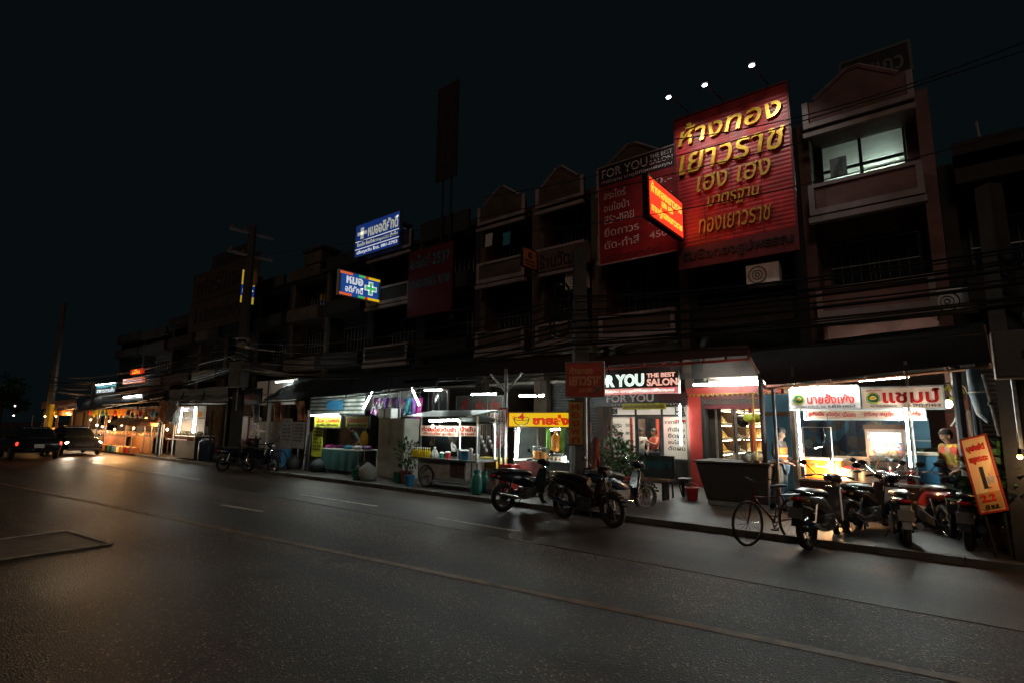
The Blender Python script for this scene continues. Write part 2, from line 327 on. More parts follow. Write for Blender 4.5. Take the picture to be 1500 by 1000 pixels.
def dup(root, loc, rz=0.0, label=None, sc_=None, swap=None):
    def cp(o, par):
        c = o.copy(); COL.objects.link(c)
        if par: c.parent = par
        if swap and c.type == 'MESH' and c.data.materials and c.data.materials[0].name in swap:
            c.data = c.data.copy(); c.data.materials[0] = swap[o.data.materials[0].name]
        for ch in [x for x in ALLCH.get(o.name, [])]: cp(ch, c)
        return c
    ALLCH = {}
    for o in D.objects:
        if o.parent: ALLCH.setdefault(o.parent.name, []).append(o)
    r = cp(root, None); r.location = loc; r.rotation_euler = (0, 0, rz)
    if sc_: r.scale = (sc_,)*3
    if label: r['label'] = label
    return r
# lettering: a text outline turned into a solid mesh and fitted into a box of the board it belongs to
def text(body, org, u, v, w, h, mat, parent, depth=0.012, bold=0.0, shear=0.0, name='lettering', fit=True, spacing=1.0):
    """org: lower left corner (world); u, v: unit vectors of the board; w, h: size to fill"""
    c = D.curves.new('t', 'FONT'); c.body = body; c.resolution_u = 3; c.offset = bold; c.shear = shear; c.space_character = spacing
    o = D.objects.new('t', c); COL.objects.link(o)
    me = D.meshes.new_from_object(o)
    D.objects.remove(o); D.curves.remove(c)
    vs = [V(q.co) for q in me.vertices]; fs = [tuple(p.vertices) for p in me.polygons]; D.meshes.remove(me)
    if not vs: return None
    x0, x1 = min(q.x for q in vs), max(q.x for q in vs); y0, y1 = min(q.y for q in vs), max(q.y for q in vs)
    sx, sy = w/(x1-x0), h/max(1e-6, y1-y0)
    if not fit: sx = sy = min(sx, sy)
    u, v = V(u), V(v); nrm = u.cross(v).normalized(); org = V(org)
    front = [org + u*((q.x-x0)*sx) + v*((q.y-y0)*sy) + nrm*(depth+0.003) for q in vs]
    back = [p - nrm*depth for p in front]; N = len(vs)
    cnt = {}
    for f in fs:
        for i in range(len(f)):
            e = (f[i], f[(i+1) % len(f)]); cnt[e] = 1
    side = [(b, a, a+N, b+N) for (a, b) in cnt if (b, a) not in cnt]
    mb = MB(); mb.add(front + back, fs + side)
    me = D.meshes.new(name); off = ROOT.get(parent.as_pointer(), V((0,0,0)))
    me.from_pydata([V(p) - off for p in mb.v], [], mb.f); me.materials.append(mat)
    o = D.objects.new(name, me); COL.objects.link(o); o.parent = parent; ROOT[o.as_pointer()] = off
    return o
UX, UY, UZ = V((1,0,0)), V((0,1,0)), V((0,0,1))
class Board:
    """flat board with its own u, v axes; b.t() puts lettering at fractions of it (0,0 lower left)"""
    def __init__(s, org, u, v, w, h, th=0.05):
        s.o, s.u, s.v, s.w, s.h, s.th = V(org), V(u).normalized(), V(v).normalized(), w, h, th; s.n = s.u.cross(s.v).normalized()
    def pt(s, a, b, d=0.0): return s.o + s.u*(a*s.w) + s.v*(b*s.h) + s.n*d
    def slab(s, a0=0, a1=1, b0=0, b1=1, d0=None, d1=0.0, mb=None):
        d0 = -s.th if d0 is None else d0; mb = mb or MB()
        return mb.hexa([s.pt(a0,b0,d0), s.pt(a1,b0,d0), s.pt(a1,b1,d0), s.pt(a0,b1,d0), s.pt(a0,b0,d1), s.pt(a1,b0,d1), s.pt(a1,b1,d1), s.pt(a0,b1,d1)])
    def rim(s, t=0.03, d=0.012):
        a, b = t/s.w, t/s.h; mb = MB()
        s.slab(-a,0,-b,1+b,-s.th,d,mb); s.slab(1,1+a,-b,1+b,-s.th,d,mb); s.slab(0,1,-b,0,-s.th,d,mb); s.slab(0,1,1,1+b,-s.th,d,mb); return mb
    def t(s, body, a0, a1, b0, b1, mat, parent, depth=0.008, d=0.0, **k):
        return text(body, s.pt(a0, b0, d), s.u, s.v, (a1-a0)*s.w, (b1-b0)*s.h, mat, parent, depth, **k)
def fboard(x0, y0, x1, y1, Y, th=0.05):
    """board facing the road in plane Y (pixel box only sets where it hangs and how large it is)"""
    X0, X1, Z0, Z1 = rect(x0, y0, x1, y1, Y); return Board((X0, Y, Z0), UX, UZ, X1-X0, Z1-Z0, th)
# ---- lamps
def tube_lamp(a, b, label, mat='tube', r=0.016, cat='tube light', group='lit fluorescent tubes'):
    a, b = V(a), V(b); t = thing('fluorescent_tube', label, cat, (a+b)/2, group); d = (b-a).normalized()
    up = UZ if abs(d.z) < 0.7 else UY
    mb = MB().cyl(a - d*0.03 + up*0.045, b + d*0.03 + up*0.045, 0.022, n=6); mk('batten', mb, m['holder'], t)
    mk('end_cap', MB().cyl(a - d*0.03, a, 0.02, n=8).box(a - d*0.02 + up*0.025, (0.03,0.03,0.05)), m['holder'], t)
    mk('end_cap', MB().cyl(b, b + d*0.03, 0.02, n=8).box(b + d*0.02 + up*0.025, (0.03,0.03,0.05)), m['holder'], t)
    mk('tube', MB().cyl(a, b, r, n=8), m[mat], t, True); return t
def bulb_lamp(p, label, mat='bulb', r=0.05, drop=0.5, power=0, col=(1,0.6,0.28), group='lit bare bulbs'):
    p = V(p); t = thing('bare_bulb', label, 'bulb', p, group)
    mk('cord', MB().cyl(p+UZ*(r+0.05), p+UZ*(r+drop), 0.006, n=5), m['black'], t)
    mk('socket', MB().cyl(p+UZ*(r*0.8), p+UZ*(r+0.07), 0.02, n=8), m['black'], t)
    mk('glass_bulb', MB().ell(p, (r, r, r*1.15), 10, 6), m[mat], t, True)
    if power:
        l = D.lights.new('bulb_light', 'POINT'); l.energy = power; l.color = col; l.shadow_soft_size = r*1.3
        o = D.objects.new('bulb_light', l); COL.objects.link(o); o.parent = t; o.location = (0, 0, -r*2.6)
    return t
def XP(px, Y): return P(px, 620, Y).x
# ================================================================== SETTING
struct('ground', MB().bb(-400, 200, -150, 300, -0.6, -0.02), m['asphalt'])
struct('road', MB().bb(-300, 120, -14, 6.9, -0.3, 0.0), m['asphalt'])
struct('road_shoulder', MB().bb(-300, 120, 6.9, 9.6, -0.3, 0.004), m['shoulder'])
kb = MB(); x = -80.0
while x < 30:
    kb.bb(x, x+0.99, 9.6, 9.75, -0.1, PAVE+random.uniform(-0.004, 0.004)); x += 1.0
struct('kerb', kb, m['kerb'])
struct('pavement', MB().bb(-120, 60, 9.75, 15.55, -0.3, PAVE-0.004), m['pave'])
# thin line, worn dashes and a painted trail-light patch on the asphalt
a, b = G(-20, 703), G(1000, 912); a = a + (a-b)*.15; b = b + (b-a)*.6; mk_ = MB(); d = (b-a).normalized(); nn = V((-d.y, d.x, 0))
mk_.hexa([a-nn*.06, b-nn*.06, b+nn*.06, a+nn*.06] + [q+V((0,0,.004)) for q in (a-nn*.06, b-nn*.06, b+nn*.06, a+nn*.06)])
struct('thin_road_line', mk_, m['oline'])  # dull yellow-brown line running obliquely along the road
mk_ = MB()
for p, q in [((225,691),(292,702)), ((325,739),(386,749)), ((438,724),(552,741)), ((640,758),(760,778))]:
    A, B2 = G(*p), G(*q); L_ = (B2-A).normalized(); n2 = V((-L_.y, L_.x, 0))*.045
    mk_.hexa([A-n2, B2-n2, B2+n2, A+n2] + [k+V((0,0,.008)) for k in (A-n2, B2-n2, B2+n2, A+n2)])
struct('lane_dashes', mk_, m['line'])
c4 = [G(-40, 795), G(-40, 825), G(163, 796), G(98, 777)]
struct('trail_lit_patch', MB().hexa([V((q.x,q.y,-.01)) for q in c4] + [V((q.x,q.y,.005)) for q in c4]), m['patchlit'])  # trail light on the road, painted as a pale patch
mk_ = MB()
for i in range(4):
    if i == 0: continue
    A, B2 = c4[i], c4[(i+1) % 4]; L_ = (B2-A).normalized(); n2 = V((-L_.y, L_.x, 0))*.022
    mk_.hexa([A-n2, B2-n2, B2+n2, A+n2] + [k+V((0,0,.010+.002*i)) for k in (A-n2, B2-n2, B2+n2, A+n2)])
struct('trail_lit_outline', mk_, m['line'])  # bright edge of the trail-lit patch, painted as pale strips
m['ceilpaint'] = M('stained_ceiling_paint', (.42,.38,.32), .7, .2, 2, dirt=.5)
# ================================================================== SHOPHOUSES
BX = [3.6, 0.25, -2.55, -5.65, -8.62, -11.1, -13.9, -17.3, -20.8, -24.4, -28.0, -31.8, -35.8, -40.0, -45.0, -51.0, -57.0]
HL = ['unlit shophouse at the far right edge behind the leaning orange board', 'pink shophouse with one lit balcony window above the meatball stall',
      'shophouse carrying the huge red gold-shop panel, gold shop open below', 'shophouse behind the tall dark red salon price banner, glass salon below',
      'cream shophouse with gabled balconies just left of the salon price banner', 'cream shophouse with gabled balconies standing second left of the price banner',
      'dark shophouse with the teal-lettered banner and tall red vertical sign', 'grey shophouse with the lit blue white-cross clinic sign under its roof',
      'unlit grey shophouse left of the lit clinic sign with a small raised parapet', 'unlit shophouse behind the left concrete power pole',
      'unlit shophouse behind the big dark brown hoarding', 'unlit shophouse above the stall with two upright tubes', 'unlit shophouse above the small red lit sign',
      'unlit shophouse above the white lit board on the left', 'unlit shophouse above the orange-lit stalls', 'farthest unlit shophouse at the left end of the row']
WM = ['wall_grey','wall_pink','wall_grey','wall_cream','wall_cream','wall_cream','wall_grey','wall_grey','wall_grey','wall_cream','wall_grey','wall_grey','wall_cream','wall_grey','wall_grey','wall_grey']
TOPS = [8.0, 10.03, 10.0, 10.0, 10.05, 10.05, 10.2, 10.1, 10.0, 9.9, 9.9, 9.9, 8.9, 9.2, 8.8, 9.0]
HOUSES = []
def parapet(h, x0, x1, z0, z1, mat, trim=True, y=14.75):
    p = mk('balcony', MB().bb(x0, x1, y, y+0.12, z0, z1).bb(x0, x1, y+.123, 15.985, z0-0.04, z0+0.1).bb(x0, x0+.1, y+.123, 15.985, z0+.103, z1).bb(x1-.1, x1, y+.123, 15.985, z0+.103, z1), mat, h)
    if trim:
        t = 0.09
        mk('trim', MB().bb(x0-.04, x1+.04, y-.05, y+.16, z1+.002, z1+t).bb(x0-.04, x1+.04, y-.05, y-.002, z0-.06, z0+t)
           .bb(x0-.04, x0+t, y-.045, y-.002, z0+t+.002, z1).bb(x1-t, x1+.04, y-.045, y-.002, z0+t+.002, z1)
           .bb(x0-.06, x1+.06, y-.09, y+.1, z0-.26, z0-.12), m['trim'], p)
    return p
def window(h, x0, x1, z0, z1, y=15.98, lit=False):
    f = mk('window', MB().bb(x0-.06, x0, y-.06, y, z0-.06, z1+.06).bb(x1, x1+.06, y-.06, y, z0-.06, z1+.06).bb(x0, x1, y-.06, y, z1, z1+.06).bb(x0, x1, y-.06, y, z0-.06, z0)
           .bb((x0+x1)/2-.025, (x0+x1)/2+.025, y-.055, y-.003, z0, z1), m['dark'], h)
    mk('pane', MB().bb(x0, x1, y-.03, y-.02, z0, z1), m['dglass'] if not lit else m['glass'], f)
    gb = MB()
    for k in range(1, 9): xx = x0+(x1-x0)*k/9; gb.cyl((xx, y-.075, z0), (xx, y-.075, z1), .009, n=4)
    for zz in (z0+.02, (z0+z1)/2, z1-.02): gb.bb(x0-.05, x1+.05, y-.09, y-.083, zz-.012, zz+.012)
    mk('grille', gb, m['galv'], f)
for i in range(16):
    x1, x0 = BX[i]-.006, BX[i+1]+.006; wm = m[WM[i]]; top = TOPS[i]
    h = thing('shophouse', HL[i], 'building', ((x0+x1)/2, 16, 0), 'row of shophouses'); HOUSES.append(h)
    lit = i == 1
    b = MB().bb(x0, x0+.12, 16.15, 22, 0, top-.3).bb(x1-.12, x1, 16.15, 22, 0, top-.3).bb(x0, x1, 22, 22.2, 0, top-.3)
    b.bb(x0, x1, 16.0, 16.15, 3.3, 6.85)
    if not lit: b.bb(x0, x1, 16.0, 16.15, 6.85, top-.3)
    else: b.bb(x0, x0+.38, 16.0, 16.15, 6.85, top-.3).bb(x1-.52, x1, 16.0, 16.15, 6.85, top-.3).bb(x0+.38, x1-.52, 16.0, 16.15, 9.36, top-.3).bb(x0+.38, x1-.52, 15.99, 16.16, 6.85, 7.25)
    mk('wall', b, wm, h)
    mk('floor_slab', MB().bb(x0+.123, x1-.123, 15.55, 21.99, 3.2, 3.295), m['ceilpaint'], h)
    mk('floor_slab', MB().bb(x0+.123, x1-.123, 16.153, 21.99, 6.85, 6.95), m['wall_white'], h)
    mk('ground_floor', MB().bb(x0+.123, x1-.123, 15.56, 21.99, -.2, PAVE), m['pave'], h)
    rf = mk('roof', MB().bb(x0-.003, x1+.003, 15.6, 22.3, top-.297, top-.12), m['wall_grey'], h)
    for xx in (x0, x1-.26): mk('pier', MB().bb(xx, xx+.26, 15.2, 15.997, 3.3, top-.3), wm, h)
    mk('pillar', MB().bb(x0, x0+.26, 15.35, 15.65, 0, 3.29), wm, h)
    mk('pillar', MB().bb(x1-.26, x1, 15.35, 15.65, 0, 3.29), wm, h)
    # balconies with their recessed windows
    bx0, bx1 = x0+.28, x1-.28
    tr = i in (1, 3, 4, 5, 7)
    parapet(h, bx0, bx1, 4.45, 5.05, wm, tr); parapet(h, bx0, bx1, 7.05, 7.7, wm, tr)
    PZ = min(9.36, top-.6)
    tp = mk('roof_parapet', MB().bb(bx0, bx1, 14.75, 14.9, PZ, top).bb(bx0, bx1, 14.903, 15.99, PZ-.07, PZ+.05), wm, h)
    if tr:
        mk('trim', MB().bb(bx0-.04, bx1+.04, 14.69, 14.748, PZ-.05, PZ+.07).bb(bx0-.05, bx1+.05, 14.64, 14.748, PZ-.31, PZ-.19).bb(bx0-.04, bx0+.09, 14.70, 14.748, PZ+.07, top).bb(bx1-.09, bx1+.04, 14.70, 14.748, PZ+.07, top), m['trim'], tp)
        xm = (bx0+bx1)/2; w2 = (bx1-bx0)/2
        mk('pediment', MB().prism([(xm-w2*.75, top), (xm+w2*.75, top), (xm+w2*.12, top+.52), (xm-w2*.12, top+.52)], 14.76, 14.89), wm, tp)
        mk('pediment_trim', MB().tube([(xm-w2*.8, 14.73, top+.03), (xm-w2*.12, 14.73, top+.56), (xm+w2*.12, 14.73, top+.56), (xm+w2*.8, 14.73, top+.03)], .05, 4), m['trim'], tp)
    window(h, x0+.5, x1-.5, 5.2, 6.5)
    if not lit: window(h, x0+.5, x1-.5, 7.3, min(8.7, top-.5))
    if i in (0, 4, 6, 7, 8, 10, 11, 12, 13, 14):
        mk('roller_shutter', MB().bb(x0+.262, x1-.262, 15.72, 15.76, PAVE+.002, 3.18), m['shutter'], h)
# lit third-floor room of the pink house
h = HOUSES[1]; x0, x1 = BX[2]+.006, BX[1]-.006
wf = mk('window', MB().bb(x0+.385, x1-.525, 16.02, 16.10, 9.31, 9.355).bb(x0+.44, x1-.58, 16.02, 16.10, 8.56, 8.62).bb(-1.28, -1.21, 16.0, 16.12, 7.26, 9.3)
        .bb(x0+.385, x0+.435, 16.02, 16.1, 7.26, 9.3).bb(x1-.575, x1-.525, 16.02, 16.1, 7.26, 9.3), m['dark'], h)
mk('ceiling', MB().bb(x0+.125, x1-.125, 16.16, 19.99, 9.48, 9.54), m['wall_white'], h)
mk('partition', MB().bb(x0+.125, x1-.125, 20.0, 20.1, 6.96, 9.54), m['wall_grey'], h)
t = tube_lamp((-1.25, 18.6, 9.2), (-.55, 18.6, 9.2), 'short tube light on the ceiling of the lit upstairs room', 'tuber')
t = tube_lamp((-2.2, 19.3, 9.22), (-1.5, 19.3, 9.22), 'dimmer tube light deeper inside the lit upstairs room, left of the mullion', 'tuber')
c = thing('cupboard', 'white cupboard inside the lit upstairs room under the tube', 'cupboard', (-1.0, 18.9, 6.96))
mk('carcass', MB().bb(-1.25, -.75, 18.7, 19.2, 6.96, 9.0), m['wall_white'], c); mk('door', MB().bb(-1.23, -1.01, 18.67, 18.698, 7.0, 8.95), m['wall_white'], c); mk('door', MB().bb(-.99, -.77, 18.67, 18.698, 7.0, 8.95), m['wall_white'], c)
c = thing('bookshelf', 'dark shelf at the right of the lit upstairs room', 'shelf', (-.4, 19.2, 6.96))
mk('carcass', MB().bb(-.65, -.1, 19.0, 19.4, 6.96, 8.7), m['darkwood'], c); mk('top_board', MB().bb(-.68, -.07, 18.97, 19.42, 8.703, 8.75), m['wood'], c)
# roof hoarding frame above the pink house
hb = fboard(1232, 78, 1333, 118, 15.5); h_ = thing('roof_hoarding', 'unlit lettered hoarding on a frame above the pink gable', 'sign', hb.o)
mk('board', hb.slab(), m['wall_grey'], h_); mk('frame', hb.rim(.06), m['dark'], h_); hb.t('ตึกแถว', .08, .92, .15, .85, m['bannerblk'], h_, bold=.02)
for a in (.1, .9): mk('post', MB().cyl(hb.pt(a, 0, -.1), hb.pt(a, -.5, -.1), .03), m['dark'], h_)
# the little raised blocks on the left roofs
for px, wd, i in ((550, 1.7, 7), (448, 1.6, 8), (335, 2.0, 10)):
    X = XP(px, 15); z = TOPS[i]
    mk('roof_turret', MB().bb(X-wd/2, X+wd/2, 14.78, 15.8, z+.002, z+.7).bb(X-wd/2-.12, X+wd/2+.12, 14.66, 15.9, z+.702, z+.82), m['wall_cream'], HOUSES[i])
# ---- air conditioners
def aircon(p, label, sc_=1.0):
    t = thing('air_conditioner', label, 'air conditioner', p, 'outdoor air conditioner units'); p = V(p)
    mk('casing', MB().box(p+V((0,0,.3)), (.8, .3, .56)), m['holder'], t, bevel=.02)
    mk('fan_guard', MB().torus(p+V((-.12,-.16,.3)), .21, .012, 20, 5).torus(p+V((-.12,-.16,.3)), .12, .008, 16, 5).torus(p+V((-.12,-.16,.3)), .05, .01, 12, 5), m['dark'], t)
    mk('bracket', MB().box(p+V((-.3,.03,-.02)), (.04,.4,.04)), m['dark'], t); mk('bracket', MB().box(p+V((.3,.03,-.02)), (.04,.4,.04)), m['dark'], t); return t
aircon(P(1400, 462, 15.3), 'outdoor air conditioner unit on the unlit wall beside the right power pole')
aircon(P(846, 425, 15.0), 'outdoor air conditioner unit low on the cream house behind the middle pole')
aircon(P(1120, 420, 14.6), 'outdoor air conditioner unit under the huge red gold-shop panel')
# ================================================================== SIGNS ON THE FACADES
# the huge red ribbed gold shop panel
gA, gB = P(997, 390, 14.3), P(1151, 121, 14.3); gC = P(1169, 368, 14.3); b = Board((gA.x, 14.3, (gA.z+gC.z)/2), UX, UZ, gC.x-gA.x, gB.z-(gA.z+gC.z)/2, .08)
t = thing('shop_sign', 'huge red ribbed panel with raised gilded Thai letters lit from above', 'sign', b.o)
mk('panel', b.slab(), m['red_corr'], t)
mk('frame', b.rim(.05, .03), m['dkred'], t)
b.t('ห้างทอง', .03, .955, .80, .945, m['gold'], t, .07, bold=.012, d=.02, shear=.22)
b.t('เยาวราช', .03, .97, .605, .735, m['gold'], t, .07, bold=.008, d=.02, shear=.22)
b.t('เฮง เฮง', .19, .84, .465, .57, m['goldflat'], t, .05, bold=.004, d=.02, shear=.22)
b.t('มาตรฐาน', .28, .74, .335, .425, m['goldflat'], t, .04, bold=.002, d=.02, shear=.22)
b.t('ทองเยาวราช', .19, .82, .195, .285, m['goldflat'], t, .04, bold=.002, d=.02, shear=.22)
for a in (.25, .5, .75): mk('panel_joint', b.slab(a-.002, a+.002, .126, 1, .002, .012), m['dkred'], t)
mk('lower_band', b.slab(.0, 1, .0, .125, .004, .025), m['dkred'], t)
b.t('รับซื้อทองรูปพรรณ', .03, .97, .02, .105, m['bannerblk'], t, .02, bold=.03, d=.026)
for k, (px, py) in enumerate(((979, 141), (1032, 123), (1101, 94))):
    q = P(px, py, 12.9); a = V((q.x+.05, 14.28, b.pt(0, 1).z + .1)); 
    s = thing('sign_spotlight', ['spot lamp on a long arm over the top left corner of the red panel', 'spot lamp on a long arm over the middle of the red panel', 'spot lamp on a long arm over the top right corner of the red panel'][k], 'spotlight', a, 'spot lamps over the red panel')
    mk('arm', MB().tube([a, V((q.x, 13.6, q.z+.12)), V((q.x, 13.05, q.z+.08))], .018, 6), m['dark'], s)
    mk('lamp_head', MB().hexa([V((q.x-.08, 12.86, q.z)), V((q.x+.08, 12.86, q.z)), V((q.x+.08, 12.97, q.z-.06)), V((q.x-.08, 12.97, q.z-.06))] + [V((q.x-.07, 12.87, q.z+.1)), V((q.x+.07, 12.87, q.z+.1)), V((q.x+.07, 12.98, q.z+.04)), V((q.x-.07, 12.98, q.z+.04))]), m['dark'], s)
    mk('lens', MB().ell(V((q.x, 12.91, q.z-.04)), (.065, .05, .022), 10, 6), m['spotlens'], s, True)
    l = D.lights.new('spot_light', 'SPOT'); l.energy = 62; l.spot_size = R(100); l.spot_blend = .7; l.shadow_soft_size = .06; l.color = (1, .93, .85)
    o = D.objects.new('spot_light', l); COL.objects.link(o); o.parent = s; lp = V((q.x, 12.92, q.z-.12)); o.location = lp - a
    o.rotation_euler = (V((q.x, 14.3, q.z-1.7)) - lp).to_track_quat('-Z', 'Y').to_euler()
# salon price banner
gA, gB = P(879, 390, 14.45), P(987, 213, 14.45); gC = P(994, 364, 14.45); b = Board((gA.x, 14.45, (gA.z+gC.z)/2), UX, UZ, gC.x-gA.x, gB.z-(gA.z+gC.z)/2, .03)
t = thing('price_banner', 'tall dark red salon price banner headed FOR YOU left of the gold panel', 'sign', b.o)
mk('sheet', b.slab(0, 1, 0, .80), m['bannerred'], t); mk('header', b.slab(0, 1, .803, 1), m['bannerblk'], t); mk('frame', b.rim(.035, .02), m['trim'], t)
b.t('FOR YOU', .05, .66, .88, .97, m['ltgrey'], t); b.t('THE BEST', .69, .97, .935, .975, m['ltgrey'], t, name='lettering'); b.t('SALON', .69, .97, .875, .92, m['ltgrey'], t)
b.t('ทำให้คุณ มาดูดีที่สุดเพื่อคุณ', .04, .96, .815, .86, m['ltgrey'], t)
for k, (s1, s2) in enumerate((('สระไดร์', '60.-'), ('อบไอน้ำ', '80.-'), ('สระ-ซอย', '80.-'), ('ยืดถาวร', '450.-'), ('ดัด-ทำสี', '450.-'))):
    z = .655 - k*.128
    b.t(s1, .07, .07+(.30, .34, .40, .46, .46)[k], z, z+.085, m['ltgrey'], t); b.t(s2, .66, .95, z+.01, z+.075, m['ltgrey'], t)
b.t('เพียงราคาเดียว', .12, .80, .02, .085, m['dkred'], t, bold=.02)
# red LED blade sign
def blade(px0, yt0, yb0, px1, yt1, yb1, Yfar, th=.1):
    """board standing square to the facade; far edge at Yfar, near edge where the near pixel column meets that plane"""
    ym = (yt1+yb1)/2; X = P(px1, ym, Yfar).x; zt, zb = P(px1, yt1, Yfar).z, P(px1, yb1, Yfar).z
    q = PX(px0, (yt0+yb0)/2, X)
    return Board((X, q.y, zb), UY, UZ, Yfar-q.y, zt-zb, th)
m['led_red'] = E('lit_red_diodes', (1.0, 0.035, 0.012), 1.6, (.3,.02,.01)); m['led_yel'] = E('lit_yellow_diodes', (1.0, 0.42, 0.02), 1.7)
m['led_blue'] = E('backlit_blue', (0.015, 0.085, 0.38), 0.62, (.02,.06,.2)); m['led_white'] = E('backlit_white', (0.9, 0.95, 1.0), 0.62)
m['led_green'] = E('backlit_green', (0.03, 0.52, 0.14), 0.8); m['led_dblue'] = E('backlit_dark_blue', (0.012, 0.045, 0.26), 0.5, (.01,.03,.15))
m['led_cream'] = E('lit_cream_print', (0.75, 0.78, 0.62), 0.42)
m['led_yellow'] = E('backlit_yellow', (0.95, 0.60, 0.008), 0.75, (.5,.35,.02)); m['led_redtxt'] = E('red_print_on_lit_panel', (0.75, 0.03, 0.006), 0.65, (.4,.03,.01))
m['led_orange'] = E('backlit_orange', (0.9, 0.14, 0.03), 0.7)
b = blade(952, 261, 312, 1000, 298, 349, 14.15, .16)
t = thing('blade_sign', 'glowing red diode blade sign with yellow Thai text jutting out beside the gold panel', 'sign', b.pt(1, .5))
mk('cabinet', b.slab(-.04, 1.03, -.07, 1.07, -.16, -.004), m['black'], t); mk('diode_face', b.slab(), m['led_red'], t)
b.t('ห้างทองเยาวราช', .04, .96, .64, .93, m['led_yel'], t, bold=.012); b.t('เฮง เฮง', .33, .67, .43, .59, m['led_yel'], t, bold=.012); b.t('ทานคู่ทองเยาวราช', .04, .96, .08, .38, m['led_yel'], t, bold=.012)
for zz in (.2, .8): mk('bracket', MB().cyl(b.pt(1.0, zz, -.08), V((b.o.x-.08, 15.99, b.pt(1, zz).z)), .03, n=6), m['dark'], t)
# clinic signs
b = fboard(522, 321, 585, 368, 14.5, .1)
t = thing('clinic_sign', 'lit blue clinic board with a white cross fixed high on the grey house', 'sign', b.o)
mk('panel', b.slab(), m['led_dblue'], t); mk('frame', b.rim(.05, .03), m['steel'], t)
mk('cross', b.slab(.04, .26, .665, .765, .003, .02).hexa([b.pt(.115,.54,.003), b.pt(.185,.54,.003), b.pt(.185,.89,.003), b.pt(.115,.89,.003), b.pt(.115,.54,.02), b.pt(.185,.54,.02), b.pt(.185,.89,.02), b.pt(.115,.89,.02)]), m['led_cream'], t)
b.t('หมออดิศักดิ์', .29, .97, .55, .92, m['led_cream'], t, bold=.03)
mk('stripe', b.slab(0, 1, .465, .49, .003, .008), m['led_white'], t); mk('stripe', b.slab(0, 1, .225, .25, .003, .008), m['led_white'], t)
b.t('โรคเด็ก โรคทั่วไป อายุรกรรม ฝังเข็ม', .04, .96, .28, .44, m['led_cream'], t, bold=.02); b.t('เปิดทุกวัน โทร. 081-5753', .04, .96, .05, .19, m['led_white'], t, bold=.02)
b = blade(498, 395, 427, 556, 411, 443, 14.7, .14)
t = thing('clinic_sign', 'glowing blue clinic blade sign with a green cross and coloured border', 'sign', b.pt(1, .5))
mk('cabinet', b.slab(-.03, 1.02, -.05, 1.05, -.14, -.004), m['holder'], t); mk('panel', b.slab(.03, .97, .1, .9, -.003, .006), m['led_blue'], t)
bc = [('led_orange', 0, .3), ('led_blue', .3, .45), ('led_green', .45, .62), ('led_redtxt', .62, .7), ('led_yellow', .7, 1)]
for mt, a0, a1 in bc: mk('border', b.slab(a0, a1, .0, .1), m[mt], t); mk('border', b.slab(a0, a1, .9, 1), m[mt], t)
b.t('หมอ', .15, .56, .52, .84, m['led_white'], t, bold=.04, d=.006); b.t('อดิศักดิ์', .13, .57, .16, .46, m['led_white'], t, bold=.03, d=.006)
mk('cross_outline', b.slab(.60, .92, .39, .63, .008, .012).hexa([b.pt(.70,.21,.008), b.pt(.82,.21,.008), b.pt(.82,.81,.008), b.pt(.70,.81,.008), b.pt(.70,.21,.012), b.pt(.82,.21,.012), b.pt(.82,.81,.012), b.pt(.70,.81,.012)]), m['led_white'], t)
mk('cross', b.slab(.625, .895, .44, .58, .014, .02).hexa([b.pt(.725,.26,.014), b.pt(.795,.26,.014), b.pt(.795,.76,.014), b.pt(.725,.76,.014), b.pt(.725,.26,.021), b.pt(.795,.26,.021), b.pt(.795,.76,.021), b.pt(.725,.76,.021)]), m['led_green'], t)
mk('bracket', MB().cyl(b.pt(1, .5, -.07), V((b.o.x-.07, 15.99, b.pt(1, .5).z)), .03, n=6), m['dark'], t)
m['maroon'] = M('dull_maroon', (.012,.003,.004), .8, .3, 3); m['maroonl'] = M('dull_maroon_letter', (.03,.006,.008), .7, .3, 3)
# unlit boards
def flat_sign(box, Y, board, txts, label, name='shop_sign', th=.05, frame=None, ink='bannerblk', group=None):
    b = fboard(*box, Y, th); t = thing(name, label, 'sign', b.o, group); mk('board', b.slab(), m[board], t)
    if frame: mk('frame', b.rim(.03), m[frame], t)
    for tx in txts: b.t(tx[0], *tx[1:5], m[tx[5] if len(tx) > 5 else ink], t, bold=.015)
    return t, b
flat_sign((598, 362, 662, 460, ), 14.5, 'dkred', [('อะไหล่ 2537', .05, .95, .72, .92), ('แบตเตอรี่ ยาง', .05, .95, .42, .60)], 'dark unlit banner with two lines of teal Thai letters', ink='teal', name='banner')
t, b = flat_sign((640, 125, 670, 262), 14.5, 'maroon', [('ร', .25, .75, .78, .92, 'maroonl'), ('ถ', .25, .75, .58, .72, 'maroonl'), ('ย', .25, .75, .38, .52, 'maroonl'), ('น', .25, .75, .18, .32, 'maroonl')], 'tall unlit dark red vertical sign rising above the roofs', name='vertical_sign'); mk('mast', MB().cyl(b.pt(.3, 1, -.1), b.pt(.3, -.75, -.1), .05), m['black'], t); mk('mast', MB().cyl(b.pt(.7, 1, -.1), b.pt(.7, -.75, -.1), .05), m['black'], t)
flat_sign((786, 362, 864, 392), 14.6, 'wall_cream', [('ร้านวัฒนา', .06, .94, .12, .88)], 'dim letters on a board along the cream balcony', ink='bannerblk')
flat_sign((285, 388, 377, 430), 13.6, 'darkwood', [('เฟอร์นิเจอร์', .08, .92, .15, .85)], 'dim brown lettered hoarding, upper of the two left of the pole', name='hoarding', frame='darkwood')
flat_sign((278, 436, 362, 478), 13.4, 'darkwood', [('สำนักงานใหญ่', .08, .92, .15, .85)], 'dim brown lettered hoarding, lower of the two left of the pole', name='hoarding', frame='darkwood')
flat_sign((312, 366, 366, 390), 13.8, 'wall_grey', [('โรงแรม', .1, .9, .15, .85)], 'small grey unlit board above the brown hoardings', frame='dark')
